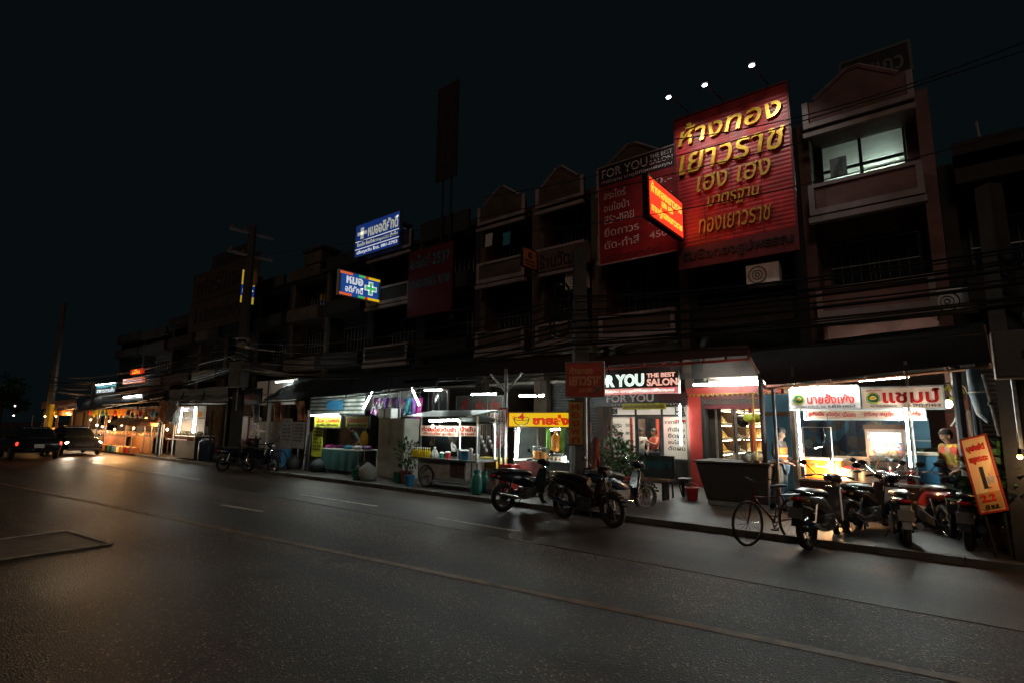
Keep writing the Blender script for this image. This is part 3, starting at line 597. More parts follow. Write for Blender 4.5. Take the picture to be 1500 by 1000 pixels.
b = blade(766, 360, 394, 786, 370, 396, 14.5, .08)
t = thing('blade_sign', 'small amber blade sign with a ring emblem on the cream balcony', 'sign', b.pt(1, .5))
m['amber'] = M('amber_board', (.42, .20, .05), .5, .2, 4)
mk('panel', b.slab(), m['amber'], t); mk('frame', b.rim(.03), m['black'], t)
q = b.pt(.5, .68, .01); mk('emblem', MB().torus(q, b.h*.15, .02, 18, 6, 'X').box(q, (.02, .03, b.h*.28)), m['bannerblk'], t); b.t('วัฒนา', .14, .86, .28, .42, m['bannerblk'], t, bold=.03); b.t('พาณิชย์', .14, .86, .1, .22, m['bannerblk'], t, bold=.02)
# lit yellow and blue blade sign half hidden by the left pole
b = blade(354, 388, 440, 373, 400, 446, 13.9, .12)
t = thing('blade_sign', 'glowing yellow and blue upright blade sign half hidden behind the left power pole', 'sign', b.pt(1, .5))
mk('cabinet', b.slab(-.03, 1.02, -.03, 1.03, -.12, -.004), m['black'], t); m['led_dimyel'] = E('backlit_dim_yellow', (0.9, 0.62, 0.05), 0.42, (.4,.3,.05)); mk('panel', b.slab(0, 1, .55, 1), m['led_dimyel'], t); mk('panel', b.slab(0, 1, .22, .548), m['led_dblue'], t); mk('panel', b.slab(0, 1, 0, .218), m['led_dimyel'], t)
b.t('ขายยา', .1, .9, .62, .92, m['led_redtxt'], t, bold=.03); b.t('เภสัช', .1, .9, .28, .48, m['led_white'], t, bold=.03)
# small red lit cubes and a white lit board far left
t, b = flat_sign((180, 553, 209, 560), 13.2, 'led_orange', [('ร้านอาหาร', .05, .95, .1, .9, 'led_white')], 'small glowing red sign, lower of two over the left awnings', th=.15)
t, b = flat_sign((191, 540, 208, 547), 13.2, 'led_redtxt', [('เปิด', .2, .8, .1, .9, 'led_yel')], 'small glowing red sign, upper of two over the left awnings', th=.15)
b = fboard(140, 563, 170, 576, 12.6, .06); t = thing('sign_board', 'dark board lit by a tube along its top edge, over the far left awning', 'sign', b.o)
mk('board', b.slab(), m['teal'], t); b.t('อาหารตามสั่ง', .08, .92, .15, .7, m['led_white'], t, bold=.02); mk('frame', b.rim(.04), m['dark'], t)
tube_lamp(b.pt(.02, 1.08, .08), b.pt(.98, 1.08, .08), 'tube light along the top edge of the far left board', 'tubef')
# ================================================================== FIGURES
def skin(name, vs, es, rs, mat, parent, sub=1, root=0):
    me = D.meshes.new(name); me.from_pydata(vs, es, [])
    o = D.objects.new(name, me); COL.objects.link(o)
    o.modifiers.new('s', 'SKIN'); o.modifiers['s'].use_smooth_shade = True
    for i, r in enumerate(rs):
        q = me.skin_vertices[0].data[i]; q.radius = (r, r) if not isinstance(r, tuple) else r; q.use_root = i == root
    ss = o.modifiers.new('b', 'SUBSURF'); ss.levels = sub; ss.render_levels = sub
    dg = bpy.context.evaluated_depsgraph_get(); dg.update()
    m2 = D.meshes.new_from_object(o.evaluated_get(dg)); D.objects.remove(o); D.meshes.remove(me)
    m2.name = name; m2.materials.clear(); m2.materials.append(mat)
    m2.polygons.foreach_set('use_smooth', [True]*len(m2.polygons))
    o = D.objects.new(name, m2); COL.objects.link(o); o.parent = parent; return o
def person(label, loc, rz, shirt, trousers, arms='counter', seated=False, vest=None, lean=0.0, sleeve=0.5, cap=None, sc_=1.0):
    """faces -Y before turning; metres; body is one skin, clothes and hair are its children"""
    t = thing('person', label, 'person', local=True)
    pz = 0.48 if seated else 0.92
    def L(dy, dz): return (dy*math.cos(lean) - dz*math.sin(lean), pz + dz*math.cos(lean) + dy*math.sin(lean))
    j = {}
    def put(k, x, dy, dz): y, z = L(dy, dz); j[k] = (x, y, z)
    put('pel', 0, 0, 0); put('spn', 0, .0, .17); put('chs', 0, .01, .36); put('nkb', 0, .015, .49); put('nck', 0, 0, .55); put('jaw', 0, -.03, .60); put('hd', 0, -.025, .67); put('crn', 0, -.01, .74); put('nose', 0, -.115, .635)
    for s, n in ((1, 'l'), (-1, 'r')):
        put('sh'+n, s*.17, .015, .445)
        A = {'counter': [(s*.24, .02, .19), (s*.20, -.20, .08), (s*.17, -.275, .07)], 'down': [(s*.235, .03, .18), (s*.245, -.03, -.06), (s*.245, -.05, -.14)],
             'reach': [(s*.22, -.12, .25), (s*.16, -.33, .33), (s*.14, -.40, .36)]}[arms]
        put('el'+n, *A[0]); put('wr'+n, *A[1]); put('hn'+n, *A[2])
        if seated: j['hp'+n] = (s*.09, 0, pz-.02); j['kn'+n] = (s*.11, -.42, pz); j['an'+n] = (s*.11, -.40, .09); j['to'+n] = (s*.12, -.56, .04)
        else: j['hp'+n] = (s*.088, 0, pz-.05); j['kn'+n] = (s*.10, -.02, .49); j['an'+n] = (s*.10, .03, .09); j['to'+n] = (s*.115, -.14, .04)
    R_ = dict(pel=.12, spn=.11, chs=(.145,.105), nkb=.075, nck=.052, jaw=(.066,.074), hd=(.078,.092), crn=(.062,.07), nose=.016)
    for n in 'lr': R_.update({'sh'+n: .058, 'el'+n: .042, 'wr'+n: .028, 'hn'+n: (.022,.036), 'hp'+n: .085, 'kn'+n: .055, 'an'+n: .038, 'to'+n: .034})
    ks = list(j); E_ = [('pel','spn'),('spn','chs'),('chs','nkb'),('nkb','nck'),('nck','jaw'),('jaw','hd'),('hd','crn'),('jaw','nose')]
    for n in 'lr': E_ += [('chs','sh'+n),('sh'+n,'el'+n),('el'+n,'wr'+n),('wr'+n,'hn'+n),('pel','hp'+n),('hp'+n,'kn'+n),('kn'+n,'an'+n),('an'+n,'to'+n)]
    vs = [j[k] for k in ks]; rs = [R_[k] for k in ks]; es = [(ks.index(a), ks.index(b)) for a, b in E_]
    for n in 'lr':                                   # five bent fingers of unequal length on each palm
        h = V(j['hn'+n]); w_ = V(j['wr'+n]); d = (h-w_).normalized(); sd = d.cross(V((0,0,1))); sd = sd.normalized() if sd.length > .1 else V((0,1,0))
        hi = ks.index('hn'+n)
        for k, (of, ln) in enumerate(((-.026,.060), (-.009,.07), (.009,.065), (.025,.052))):
            a = h + d*.03 + sd*of; b = a + d*ln*.5 + V((0,0,-.008)); c = b + d*ln*.4 + V((0,0,-.024)); o = len(vs)
            vs += [tuple(a), tuple(b), tuple(c)]; rs += [.010, .009, .007]; es += [(hi, o), (o, o+1), (o+1, o+2)]
        th = 1 if n == 'r' else -1; a = h + sd*.034*th - d*.01; b = a + sd*.02*th + d*.035; o = len(vs); vs += [tuple(a), tuple(b)]; rs += [.011, .009]; es += [(hi, o), (o, o+1)]
    body = skin('body', vs, es, rs, m['skin'], t)
    def part(name, keys, grow, mat, edges, par=body):
        ii = {k: i for i, k in enumerate(keys)}
        rr = [tuple(q+grow for q in R_[k]) if isinstance(R_[k], tuple) else R_[k]+grow for k in keys]
        return skin(name, [j[k] for k in keys], [(ii[a], ii[b]) for a, b in edges], rr, mat, par)
    for n in 'lr':
        e, w_ = V(j['el'+n]), V(j['wr'+n]); j['cf'+n] = tuple(e.lerp(w_, .92 if sleeve > .6 else .02)); R_['cf'+n] = .034 if sleeve > .6 else .043
    part('shirt', ['pel','spn','chs','nkb','shl','ell','cfl','shr','elr','cfr'], .016, shirt, [('pel','spn'),('spn','chs'),('chs','nkb'),('chs','shl'),('shl','ell'),('ell','cfl'),('chs','shr'),('shr','elr'),('elr','cfr')])
    part('trousers', ['pel','hpl','knl','anl','hpr','knr','anr'], .017, trousers, [('pel','hpl'),('hpl','knl'),('knl','anl'),('pel','hpr'),('hpr','knr'),('knr','anr')])
    if vest:
        vp = part('vest', ['pel','spn','chs','nkb','shl','shr'], .032, vest, [('pel','spn'),('spn','chs'),('chs','nkb'),('chs','shl'),('chs','shr')])
        for zz, rr in ((.10, .165), (.20, .165)):
            y, z = L(.01, zz); mk('reflective_band', MB().lathe([(rr, -.014), (rr+.012, 0), (rr, .014)], (0, y, z), 18, sq=.93), m['holder'], vp)
    for n in 'lr': 
        a, b = V(j['an'+n]), V(j['to'+n]); mk('shoe', MB().ell((a+b)/2 + V((0,-.01,-.01)), (.05, .14, .045), 10, 6), m['black'], body, True)
    c = V(j['hd']); hr = MB()
    prof = [(.098*math.sin(math.pi*.5*q/5)+.004, .118*math.cos(math.pi*.5*q/5)) for q in range(6)]
    hr.lathe([(r, z) for r, z in reversed(prof)], c + V((0, .012, .012)), 14, sq=1.12); hr.ell(c + V((0, .055, -.01)), (.083, .062, .085), 10, 6)
    mk('hair', hr, cap or m['hair'], body, True)
    for s in (-1, 1): mk('ear', MB().ell(c + V((s*.088, -.005, -.02)), (.014, .022, .034), 8, 5), m['skin'], body, True)
    mk('eyes', MB().ell(c + V((.032, -.092, .0)), (.012, .006, .007), 8, 5).ell(c + V((-.032, -.092, .0)), (.012, .006, .007), 8, 5), m['hair'], body)
    mk('mouth', MB().ell(c + V((0, -.094, -.068)), (.022, .008, .006), 8, 5), m['dkred'], body)
    t.location = loc; t.rotation_euler = (0, 0, rz); t.scale = (sc_,)*3; return t
m['jeans'] = M('blue_denim', (.05, .10, .17), .8, .25, 10); m['trdark'] = M('dark_trousers', (.02, .022, .03), .8, .25, 10)
m['sleeve'] = M('grey_shirt', (.06,.052,.05), .8, .15, 8); m['vest'] = M('orange_vest', (.80, .17, .02), .7, .12, 8)
m['greyshirt'] = M('slate_shirt', (.10, .13, .14), .8, .2, 8); m['redshirt'] = M('faded_red_shirt', (.45, .09, .06), .8, .3, 8); m['whiteshirt'] = M('pale_shirt', (.50, .48, .45), .8, .2, 8)
# ================================================================== MOTORBIKE
def motorbike():
    t = thing('motorbike', 'x', 'motorbike', local=True, group='motorbikes parked along the kerb')
    for x in (-.62, .62):
        wh = mk('wheel', MB().cyl((x, -.05, .28), (x, .05, .28), .045, n=12).cyl((x, -.062, .28), (x, -.05, .28), .085, n=14), m['dark'], t)
        mk('tyre', MB().torus((x, 0, .28), .245, .045 if x > 0 else .052, 28, 8), m['rubber'], wh, True)
        rim = MB().torus((x, 0, .28), .196, .014, 28, 6)
        for k in range(10):
            a = 2*math.pi*k/10; rim.cyl((x+.04*math.cos(a), .01, .28+.04*math.sin(a)), (x+.195*math.cos(a+.25), -.005, .28+.195*math.sin(a+.25)), .006, n=4)
        mk('rim', rim, m['chrome'], wh)
    mk('body_shell', MB().loft([(-.93,.76,.03,.03),(-.82,.73,.085,.07),(-.55,.69,.125,.10),(-.25,.64,.13,.13),(0,.55,.10,.13),(.16,.46,.085,.11),(.26,.44,.06,.08)], 14), m['bikepaint'], t, True)
    mk('seat', MB().loft([(-.80,.835,.07,.03),(-.62,.83,.115,.05),(-.35,.80,.125,.055),(-.1,.77,.115,.055),(.07,.72,.07,.05)], 14), m['black'], t, True)
    mk('leg_shield', MB().hexa([(.24,-.2,.32),(.24,.2,.32),(.32,.2,.30),(.32,-.2,.30),(.40,-.13,.84),(.40,.13,.84),(.47,.11,.84),(.47,-.11,.84)]), m['bikepaint'], t, bevel=.03)
    mk('front_cowl', MB().loft([(.30,.98,.05,.04),(.40,.97,.13,.075),(.50,.95,.12,.085),(.56,.93,.08,.06)], 14), m['bikepaint'], t, True)
    mk('headlight', MB().loft([(.53,.935,.085,.058),(.58,.93,.07,.045),(.597,.93,.03,.02)], 14), m['lampglass'], t, True)
    mk('fork', MB().cyl((.50,-.075,.78), (.62,-.075,.28), .022).cyl((.50,.075,.78), (.62,.075,.28), .022).cyl((.43,0,.9), (.50,0,.76), .035), m['chrome'], t)
    fd = MB()
    for k in range(9):
        a = math.pi*(.12 + .62*k/8)
        fd.tube([(.62+.315*math.cos(a), -.06, .28+.315*math.sin(a)), (.62+.33*math.cos(a), 0, .28+.33*math.sin(a)), (.62+.315*math.cos(a), .06, .28+.315*math.sin(a))], .022, 5)
    mk('front_fender', fd, m['bikepaint'], t, True)
    mk('rear_fender', MB().hexa([(-.88,-.06,.68),(-.88,.06,.68),(-.84,.06,.68),(-.84,-.06,.68),(-1.0,-.055,.36),(-1.0,.055,.36),(-.985,.055,.36),(-.985,-.055,.36)]), m['black'], t)
    mk('license_plate', MB().hexa([(-.985,-.10,.47),(-.985,.10,.47),(-.978,.10,.47),(-.978,-.10,.47),(-.945,-.10,.62),(-.945,.10,.62),(-.938,.10,.62),(-.938,-.10,.62)]), m['plate'], t)
    mk('tail_light', MB().ell((-.90,0,.74), (.05,.085,.035), 10, 6), m['tailglass'], t, True)
    mk('engine', MB().box((.0,0,.36), (.36,.2,.2)).cyl((.12,0,.36), (.30,0,.40), .075, .065, 12).cyl((-.05,-.13,.32), (-.05,.13,.32), .09, n=14), m['enginem'], t, bevel=.02)
    mk('exhaust', MB().tube([(.26,-.07,.34),(.22,-.11,.24),(-.2,-.13,.24),(-.35,-.15,.27)], .02, 8).tube([(-.35,-.15,.27),(-.42,-.15,.29),(-.86,-.16,.40)], [.03,.05,.05], 10), m['chrome'], t, True)
    mk('handlebar', MB().tube([(.28,-.36,.99),(.36,-.22,1.02),(.40,0,.99),(.36,.22,1.02),(.28,.36,.99)], .013, 8), m['chrome'], t, True)
    for s in (-1, 1):
        mk('grip', MB().cyl((.27,s*.37,.988), (.33,s*.26,1.006), .02, n=8), m['black'], t)
        mr = mk('mirror', MB().ell((.34,s*.40,1.20), (.02,.065,.045), 10, 6), m['black'], t, True)
        mk('mirror_stem', MB().tube([(.36,s*.22,1.02),(.37,s*.30,1.10),(.345,s*.38,1.19)], .007, 5), m['chrome'], mr)
        mk('indicator', MB().ell((-.83,s*.13,.72), (.03,.03,.022), 8, 5), m['amber'], t, True)
        mk('footpeg', MB().cyl((.05,s*.1,.27), (.05,s*.26,.28), .014, n=6), m['black'], t)
        mk('shock', MB().cyl((-.60,s*.11,.30), (-.48,s*.11,.64), .022, n=8), m['chrome'], t)
    mk('swing_arm', MB().tube([(-.05,-.10,.34),(-.62,-.10,.28)], .022, 6).tube([(-.05,.10,.34),(-.62,.10,.28)], .022, 6), m['dark'], t)
    mk('chain_case', MB().hexa([(-.62,.115,.22),(-.05,.115,.24),(-.05,.14,.24),(-.62,.14,.22),(-.62,.115,.33),(-.05,.115,.42),(-.05,.14,.42),(-.62,.14,.33)]), m['black'], t)
    mk('side_stand', MB().cyl((-.05,.10,.26), (-.12,.26,.0), .012, n=6), m['dark'], t)
    mk('grab_rail', MB().tube([(-.6,-.12,.80),(-.88,-.11,.85),(-.92,0,.855),(-.88,.11,.85),(-.6,.12,.80)], .012, 6), m['chrome'], t, True)
    return t
m['bikepaint'] = M('black_bike_paint', (.012,.014,.02), .18, .2, 4); m['bikered'] = M('maroon_bike_paint', (.13,.012,.012), .18, .2, 4)
m['bikebronze'] = M('bronze_bike_paint', (.035,.018,.012), .22, .2, 4, metal=.4); m['bikeblue'] = M('dark_blue_bike_paint', (.008,.013,.028), .18, .2, 4); m['bikesilver'] = M('silver_bike_paint', (.16,.15,.15), .25, .15, 4, metal=.6)
m['lampglass'] = M('headlight_glass', (.45,.45,.45), .06, .1, 5, metal=.3); m['tailglass'] = M('tail_light_glass', (.40,.012,.012), .12, .1, 5); m['enginem'] = M('cast_engine', (.12,.12,.12), .45, .3, 12, metal=.7)
BIKE = motorbike()
def place_bike(rear, front, label, swap=None, first=[True], toward=None, z=0.004):
    A = G(*rear, z); 
    if toward is None: Bp = G(*front, z); d = (Bp - A); d.z = 0; d.normalize()
    else: d = V((math.cos(toward), math.sin(toward), 0))
    c = A + d*.62; rz = math.atan2(d.y, d.x)
    if first[0] and not swap:
        first[0] = False; o = BIKE; o.location = c; o.rotation_euler = (0, 0, rz); o['label'] = label; return o
    return dup(BIKE, c, rz, label, swap={'black_bike_paint': swap} if swap else None)
m['bikeblk2'] = M('black_gloss_paint', (.014,.013,.013), .2, .2, 4)
place_bike((737, 748), (815, 740), 'black motorbike parked in front of the yellow noodle sign, tail lamp to the left')
place_bike((826, 757), (880, 768), 'bronze motorbike parked right beside the black one, front wheel toward the road', m['bikebronze'])
place_bike((1184, 803), (1226, 790), 'silver-tanked motorbike parked by the orange lamp, tail toward the road', m['bikesilver'])
place_bike((1328, 806), None, 'dark blue motorbike facing the meatball stall under its right upright tube', m['bikeblue'], toward=R(100))
place_bike((1424, 812), None, 'black-bodied motorbike parked just before the leaning orange board', m['bikeblk2'], toward=R(84))
place_bike((222, 662), None, 'small distant motorbike among dark clutter left of the twin tube stall', m['bikered'], toward=R(30))
place_bike((362, 690), None, 'dark motorbike parked just right of the left power pole', m['bikeblue'], toward=R(15))
place_bike((326, 690), None, 'dark motorbike facing the stalls at the foot of the left power pole', m['bikeblue'], toward=R(105))
place_bike((872, 752), None, 'dark blue motorbike tucked close behind the bronze one, toward the salon', m['bikeblue'], toward=R(62))
place_bike((1388, 792), None, 'maroon motorbike standing between the dark blue one and the leaning board', m['bikered'], toward=R(112))
place_bike((1250, 786), None, 'dark motorbike standing close behind the silver-tanked one', m['bikebronze'], toward=R(70))
# ---- bicycle leaning by the man
def bicycle(loc, rz, label):
    t = thing('bicycle', label, 'bicycle', local=True)
    for x in (-.52, .52):
        wh = mk('wheel', MB().torus((x,0,.33), .30, .010, 28, 6), m['enginem'], t)
        mk('tyre', MB().torus((x,0,.33), .32, .019, 28, 6), m['rubber'], wh, True); sp = MB()
        for k in range(14): a = 2*math.pi*k/14; sp.cyl((x, .012*(-1)**k, .33), (x+.3*math.cos(a), 0, .33+.3*math.sin(a)), .003, n=3)
        mk('spokes', sp, m['chrome'], wh)
    mk('frame', MB().tube([(-.52,0,.33),(-.08,0,.30),(-.2,0,.80),(-.52,0,.33)], .013, 6).tube([(-.08,0,.30),(.36,0,.72),(-.17,0,.68)], .016, 6).tube([(.34,0,.86),(.38,0,.70),(.52,0,.33)], .015, 6), m['bikered'], t)
    mk('saddle', MB().loft([(-.32,.86,.08,.025),(-.2,.86,.06,.03),(-.05,.85,.025,.02)], 10), m['black'], t, True)
    mk('handlebar', MB().tube([(.18,-.28,.98),(.30,-.2,1.0),(.34,0,.95),(.30,.2,1.0),(.18,.28,.98)], .012, 6), m['chrome'], t)
    mk('crank', MB().torus((-.08,.04,.30), .09, .008, 18, 5).cyl((-.08,.05,.30), (.05,.07,.22), .01, n=5).cyl((-.08,-.05,.30), (-.2,-.07,.38), .01, n=5), m['dark'], t)
    mk('pedal', MB().box((.06,.11,.22), (.09,.08,.02)), m['black'], t); mk('pedal', MB().box((-.21,-.11,.38), (.09,.08,.02)), m['black'], t)
    mk('rear_carrier', MB().bb(-.72,-.3,-.06,.06,.70,.715).cyl((-.66,-.06,.70), (-.54,-.03,.36), .007, n=4).cyl((-.66,.06,.70), (-.54,.03,.36), .007, n=4), m['dark'], t)
    t.location = loc; t.rotation_euler = (R(0), 0, rz); return t
A = G(1150, 792); Bp = G(1112, 797); d = Bp - A
bicycle((A+Bp)/2, math.atan2(d.y, d.x), 'old dark red bicycle parked left of the silver-tanked motorbike')
A = P(396, 685, 10.2); bicycle((A.x, 10.1, PAVE), R(20), 'bicycle standing before the pale price boards on the left')
# ================================================================== CARS standing in the far lanes on the left
def car(loc, rz, label, paint, head=False, tail=False):
    t = thing('car', label, 'car', local=True, group='cars on the road')
    b = mk('body', MB().loft([(-2.1,.62,.70,.20),(-2.0,.64,.80,.30),(-1.2,.62,.83,.33),(0,.60,.84,.34),(1.2,.58,.83,.32),(1.85,.55,.78,.26),(2.05,.50,.66,.18)], 20, 5), paint, t, True)
    mk('cabin', MB().loft([(-1.75,.93,.62,.05),(-1.15,1.14,.64,.24),(-.3,1.18,.65,.27),(.35,1.14,.64,.24),(1.05,.92,.66,.05)], 20, 4), m['dglass'], t, True)
    mk('roof', MB().loft([(-1.15,1.395,.50,.015),(-.6,1.43,.55,.025),(.0,1.43,.55,.025),(.35,1.38,.50,.015)], 16, 4), paint, t, True)
    for x in (-1.25, 1.25):
        for s in (-1, 1):
            wh = mk('wheel', MB().cyl((x, s*.68, .31), (x, s*.855, .31), .20, n=16), m['steel'], t); mk('tyre', MB().torus((x, s*.76, .31), .235, .085, 22, 8), m['rubber'], wh, True)
    mk('grille', MB().box((2.0,0,.52), (.14,.8,.14)), m['black'], t, bevel=.02); mk('bumper', MB().box((2.02,0,.32), (.12,1.3,.12)), m['black'], t, bevel=.03); mk('license_plate', MB().box((-2.1,0,.62), (.02,.34,.16)), m['holder'], t)
    for s in (-1, 1):
        mk('headlight', MB().ell((1.93,s*.60,.64), (.09,.15,.07), 12, 6), m['carlamp'] if head else m['lampglass'], t, True)
        mk('tail_light', MB().box((-2.03,s*.66,.72), (.10,.26,.15)), m['cartail'] if tail else m['tailglass'], t, bevel=.03)
        mk('mirror', MB().ell((.72,s*.93,.98), (.07,.10,.07), 8, 5), paint, t, True)
    if head:
        for s in (-1, 1):
            l = D.lights.new('headlight_beam', 'SPOT'); l.energy = 110; l.spot_size = R(62); l.spot_blend = .8; l.shadow_soft_size = .06; l.color = (1, .80, .55)
            o = D.objects.new('headlight_beam', l); COL.objects.link(o); o.parent = t; o.location = (2.1, s*.60, .64); o.rotation_euler = V((1, 0, -.10)).to_track_quat('-Z', 'Y').to_euler()
    t.location = loc; t.rotation_euler = (0, 0, rz); return t
m['carlamp'] = E('lit_headlamp', (1, .86, .66), 28); m['cartail'] = E('lit_tail_lamp', (1, .02, .01), 2.6); m['cardark'] = M('dark_car_paint', (.012,.013,.017), .2, .15, 2)
car((-36, 8.0, 0), R(0), 'dark car coming along the far lane with both headlamps lit', m['cardark'], head=True)  # added car; its headlamps bring a warm glow to the left
car((-33.5, 5.8, 0), R(180), 'dark car driving away on the left with red tail lamps lit', m['cardark'], tail=True)
# ================================================================== POLES AND CABLES
def pole(base, topz, label, r0=.26, r1=.17, arms=True, h=None):
    x, y = base; t = thing('power_pole', label, 'utility pole', (x, y, 0), 'concrete power poles')
    mk('shaft', MB().tube([(x,y,0),(x,y,topz)], [r0, r1], 4), m['pole'], t)
    if arms:
        for z in (topz-.35, topz-1.3):
            mk('cross_arm', MB().bb(x-.06,x+.06,y-.9,y+.9,z-.05,z+.05), m['galv'], t)
            for k in (-.8, -.3, .3, .8): mk('insulator', MB().lathe([(.02,0),(.05,.02),(.03,.05),(.055,.08),(.03,.11),(.04,.14)], (x,y+k,z+.05), 8), m['terra'], t)
        for z in (3.6, 4.2, 5.0): mk('cable_clamp', MB().cyl((x,y,z), (x,y,z+.08), r0+.02, n=8).bb(x-.05,x+.05,y-.4,y-r0,z,z+.05), m['galv'], t)
    return t
pL = (P(340, 690, 9.95).x, 9.95); pM = (P(851, 620, 10.0).x, 10.0); pR = (P(1492, 620, 9.9).x, 9.9); pF = (P(70, 620, 9.9).x, 9.9)
zL = P(362, 335, 9.95).z; zM = P(845, 366, 10.0).z
pole(pL, zL, 'concrete power pole on the left with a grey box, half hiding the yellow blade sign'); pole(pM, zM, 'dark concrete power pole between the yellow noodle sign and the salon', arms=False)
pole(pR, 5.2, 'dark concrete power pole at the far right edge', .2, .15, False); pole(pF, 10.5, 'distant concrete power pole at the far left', arms=False)
def boxthing(name, label, cat, c, s, mat, door=True):
    t = thing(name, label, cat, c); c = V(c); mk('casing', MB().box(c, s), mat, t, bevel=.015)
    if door: mk('door', MB().box(c+V((0,-s[1]/2-.008,0)), (s[0]*.86, .012, s[2]*.9)), mat, t); mk('handle', MB().box(c+V((s[0]*.35,-s[1]/2-.025,0)), (.02,.02,.1)), m['dark'], t)
    mk('conduit', MB().cyl(c+V((0,0,-s[2]/2)), c+V((0,0,-s[2]/2-.9)), .025, n=8), m['galv'], t); return t
m['boxg'] = M('grey_meter_box', (.12,.115,.10), .6, .2, 4, dirt=.6)
q = P(350, 548, 9.7); boxthing('meter_box', 'weathered grey cabinet strapped to the left power pole', 'meter box', q, (1.0, .35, q.z*0+ (P(350,530,9.7).z-P(350,567,9.7).z)), m['boxg'])
q = P(1479, 520, 9.6); boxthing('meter_box', 'tall brown cabinet hung on the right power pole', 'meter box', q, (.34, .3, P(1479,487,9.6).z-P(1479,556,9.6).z), m['boxg'])
def cable(a, b, sag, r, label, group, n=14):
    a, b = V(a), V(b); pts = []
    for i in range(n+1):
        s = i/n; p = a.lerp(b, s); p.z -= sag*4*s*(1-s); pts.append(p)
    return tag(mk('cable', MB().tube(pts, r, 5), m['wire'], None, True), label, 'cable', group)
CL = ['black sagging cable in the thick bundle slung between the left and middle poles', 'black sagging cable in the bundle running right from the middle pole', 'black sagging cable in the bundle running off left from the left pole']
for k in range(13):
    z = 3.25 + .10*k + random.uniform(-.05,.05); dy = random.uniform(-.42,-.2); r = random.choice((.012,.014,.02,.028)); sg = random.uniform(.25,.75)
    cable((pL[0], pL[1]+dy, z+.5), (pM[0], pM[1]+dy, z+.1), sg, r, CL[0], 'cables between the left and middle poles')
    cable((pM[0], pM[1]+dy, z+.1), (pR[0]+6, pR[1]+dy, z+.35), random.uniform(.15,.5), r, CL[1], 'cables right of the middle pole')
    cable((pL[0], pL[1]+dy, z+.5), (pF[0], pF[1]+dy, z+.6), random.uniform(.4,.9), r, CL[2], 'cables left of the left pole')
for k, (a, b) in enumerate((((705,290),(1500,75)), ((985,205),(1500,62)), ((400,372),(1190,205)), ((760,340),(1500,190)))):
    A, B2 = P(*a, 10.4+.25*k), P(*b, 10.4+.25*k)
    cable(A, B2, .25, .012, ['thin high wire passing in front of the cream gables and the pink parapet', 'thin high wire crossing the top line of gilded letters', 'thin high wire running left from the gold panel over the clinic sign', 'thin high wire crossing the middle of the red gold-shop panel'][k], 'single high wires')
for k in range(3):
    a = R(120*k); n = MB().torus((pM[0]-.3, pM[1]-.35, 4.6-.35*k), .26, .022, 18, 6, 'Y'); n.torus((pM[0]-.27, pM[1]-.33, 4.62-.35*k), .20, .018, 18, 6, 'Y')
    tag(mk('cable_coil', n, m['wire'], None, True), ['topmost coil of spare cable hung beside the middle pole', 'second coil of spare cable hung beside the middle pole', 'lowest coil of spare cable hung beside the middle pole'][k], 'cable coil', 'coils of spare cable')
# ================================================================== AWNINGS
def grid(c00, c10, c11, c01, nx=10, ny=6, wob=0.0, sag=0.0):
    g = []
    for j in range(ny+1):
        row = []
        for i in range(nx+1):
            s, t_ = i/nx, j/ny
            p = c00.lerp(c10, s).lerp(c01.lerp(c11, s), t_); p = p + V((0, 0, random.uniform(-wob, wob) - sag*16*s*(1-s)*t_*(1-t_)))
            row.append(p)
        g.append(row)
    return g
def awning(fl, fr, br, bl, mat, label, posts=(), under=None, wob=.01, sag=.03, beams=3, name='awning', postmat='dark', group='awnings over the pavement'):
    t = thing(name, label, 'awning', (fl+fr)/2, group)
    mk('roof_sheet', MB().sheet(grid(fl, fr, br, bl, 12, 6, wob, sag), .012), m[mat], t, False)
    bm_ = MB()
    for k in range(beams):
        s = k/(beams-1); bm_.tube([fl.lerp(fr, s)-UZ*.09, bl.lerp(br, s)-UZ*.09], .03, 4)
    for s in (.03, .5, .97): bm_.tube([fl.lerp(bl, s)-UZ*.11, fr.lerp(br, s)-UZ*.11], .028, 4)
    mk('roof_frame', bm_, m[under or 'dark'], t)
    for s in posts:
        p = fl.lerp(fr, s); mk('post', MB().cyl((p.x, p.y+.08, PAVE-.01), (p.x, p.y+.08, p.z-.1), .035, n=8), m[postmat], t)
    return t
m['battens'] = M('orange_brown_battens', (.40, .19, .11), .7, .25, 4, dirt=.3)
awning(P(1122, 563, 11.8), P(1452, 529, 11.8), P(1440, 470, 15.3), P(1095, 512, 15.3), 'tarp', 'wide dark awning sloping over the meatball stall', (.03, .92), 'battens', beams=7)
awning(P(868, 536, 12.9), P(1096, 519, 12.9), P(1096, 503, 15.2), P(868, 522, 15.2), 'redcorr', 'dark red corrugated canopy on steel beams over the salon and gold shop', (), 'redpaint', 0.0, 0.0, 9)
awning(P(592, 556, 11.6), P(874, 541, 11.6), P(874, 515, 15.2), P(600, 535, 15.2), 'corr', 'dark corrugated canopy over the food cart and yellow noodle stall', (.05,), beams=7)
awning(P(384, 586, 10.4), P(506, 578, 10.6), P(520, 548, 13.5), P(432, 555, 13.5), 'tarp', 'black pointed tarpaulin over the pale price boards', (), beams=2, wob=.03, sag=.12)
awning(P(506, 578, 10.6), P(640, 560, 11.2), P(640, 535, 14), P(520, 548, 14), 'tarp', 'black tarpaulin stretched over the clothes stall', (.6,), beams=3, wob=.03, sag=.1)
awning(P(233, 588, 9.9), P(334, 587, 9.9), P(334, 566, 13.5), P(244, 570, 13.5), 'tarpg', 'grey tarpaulin roof with ragged edge over the twin tube stall', (.0, .97), beams=4, wob=.05, sag=.12, postmat='galv')
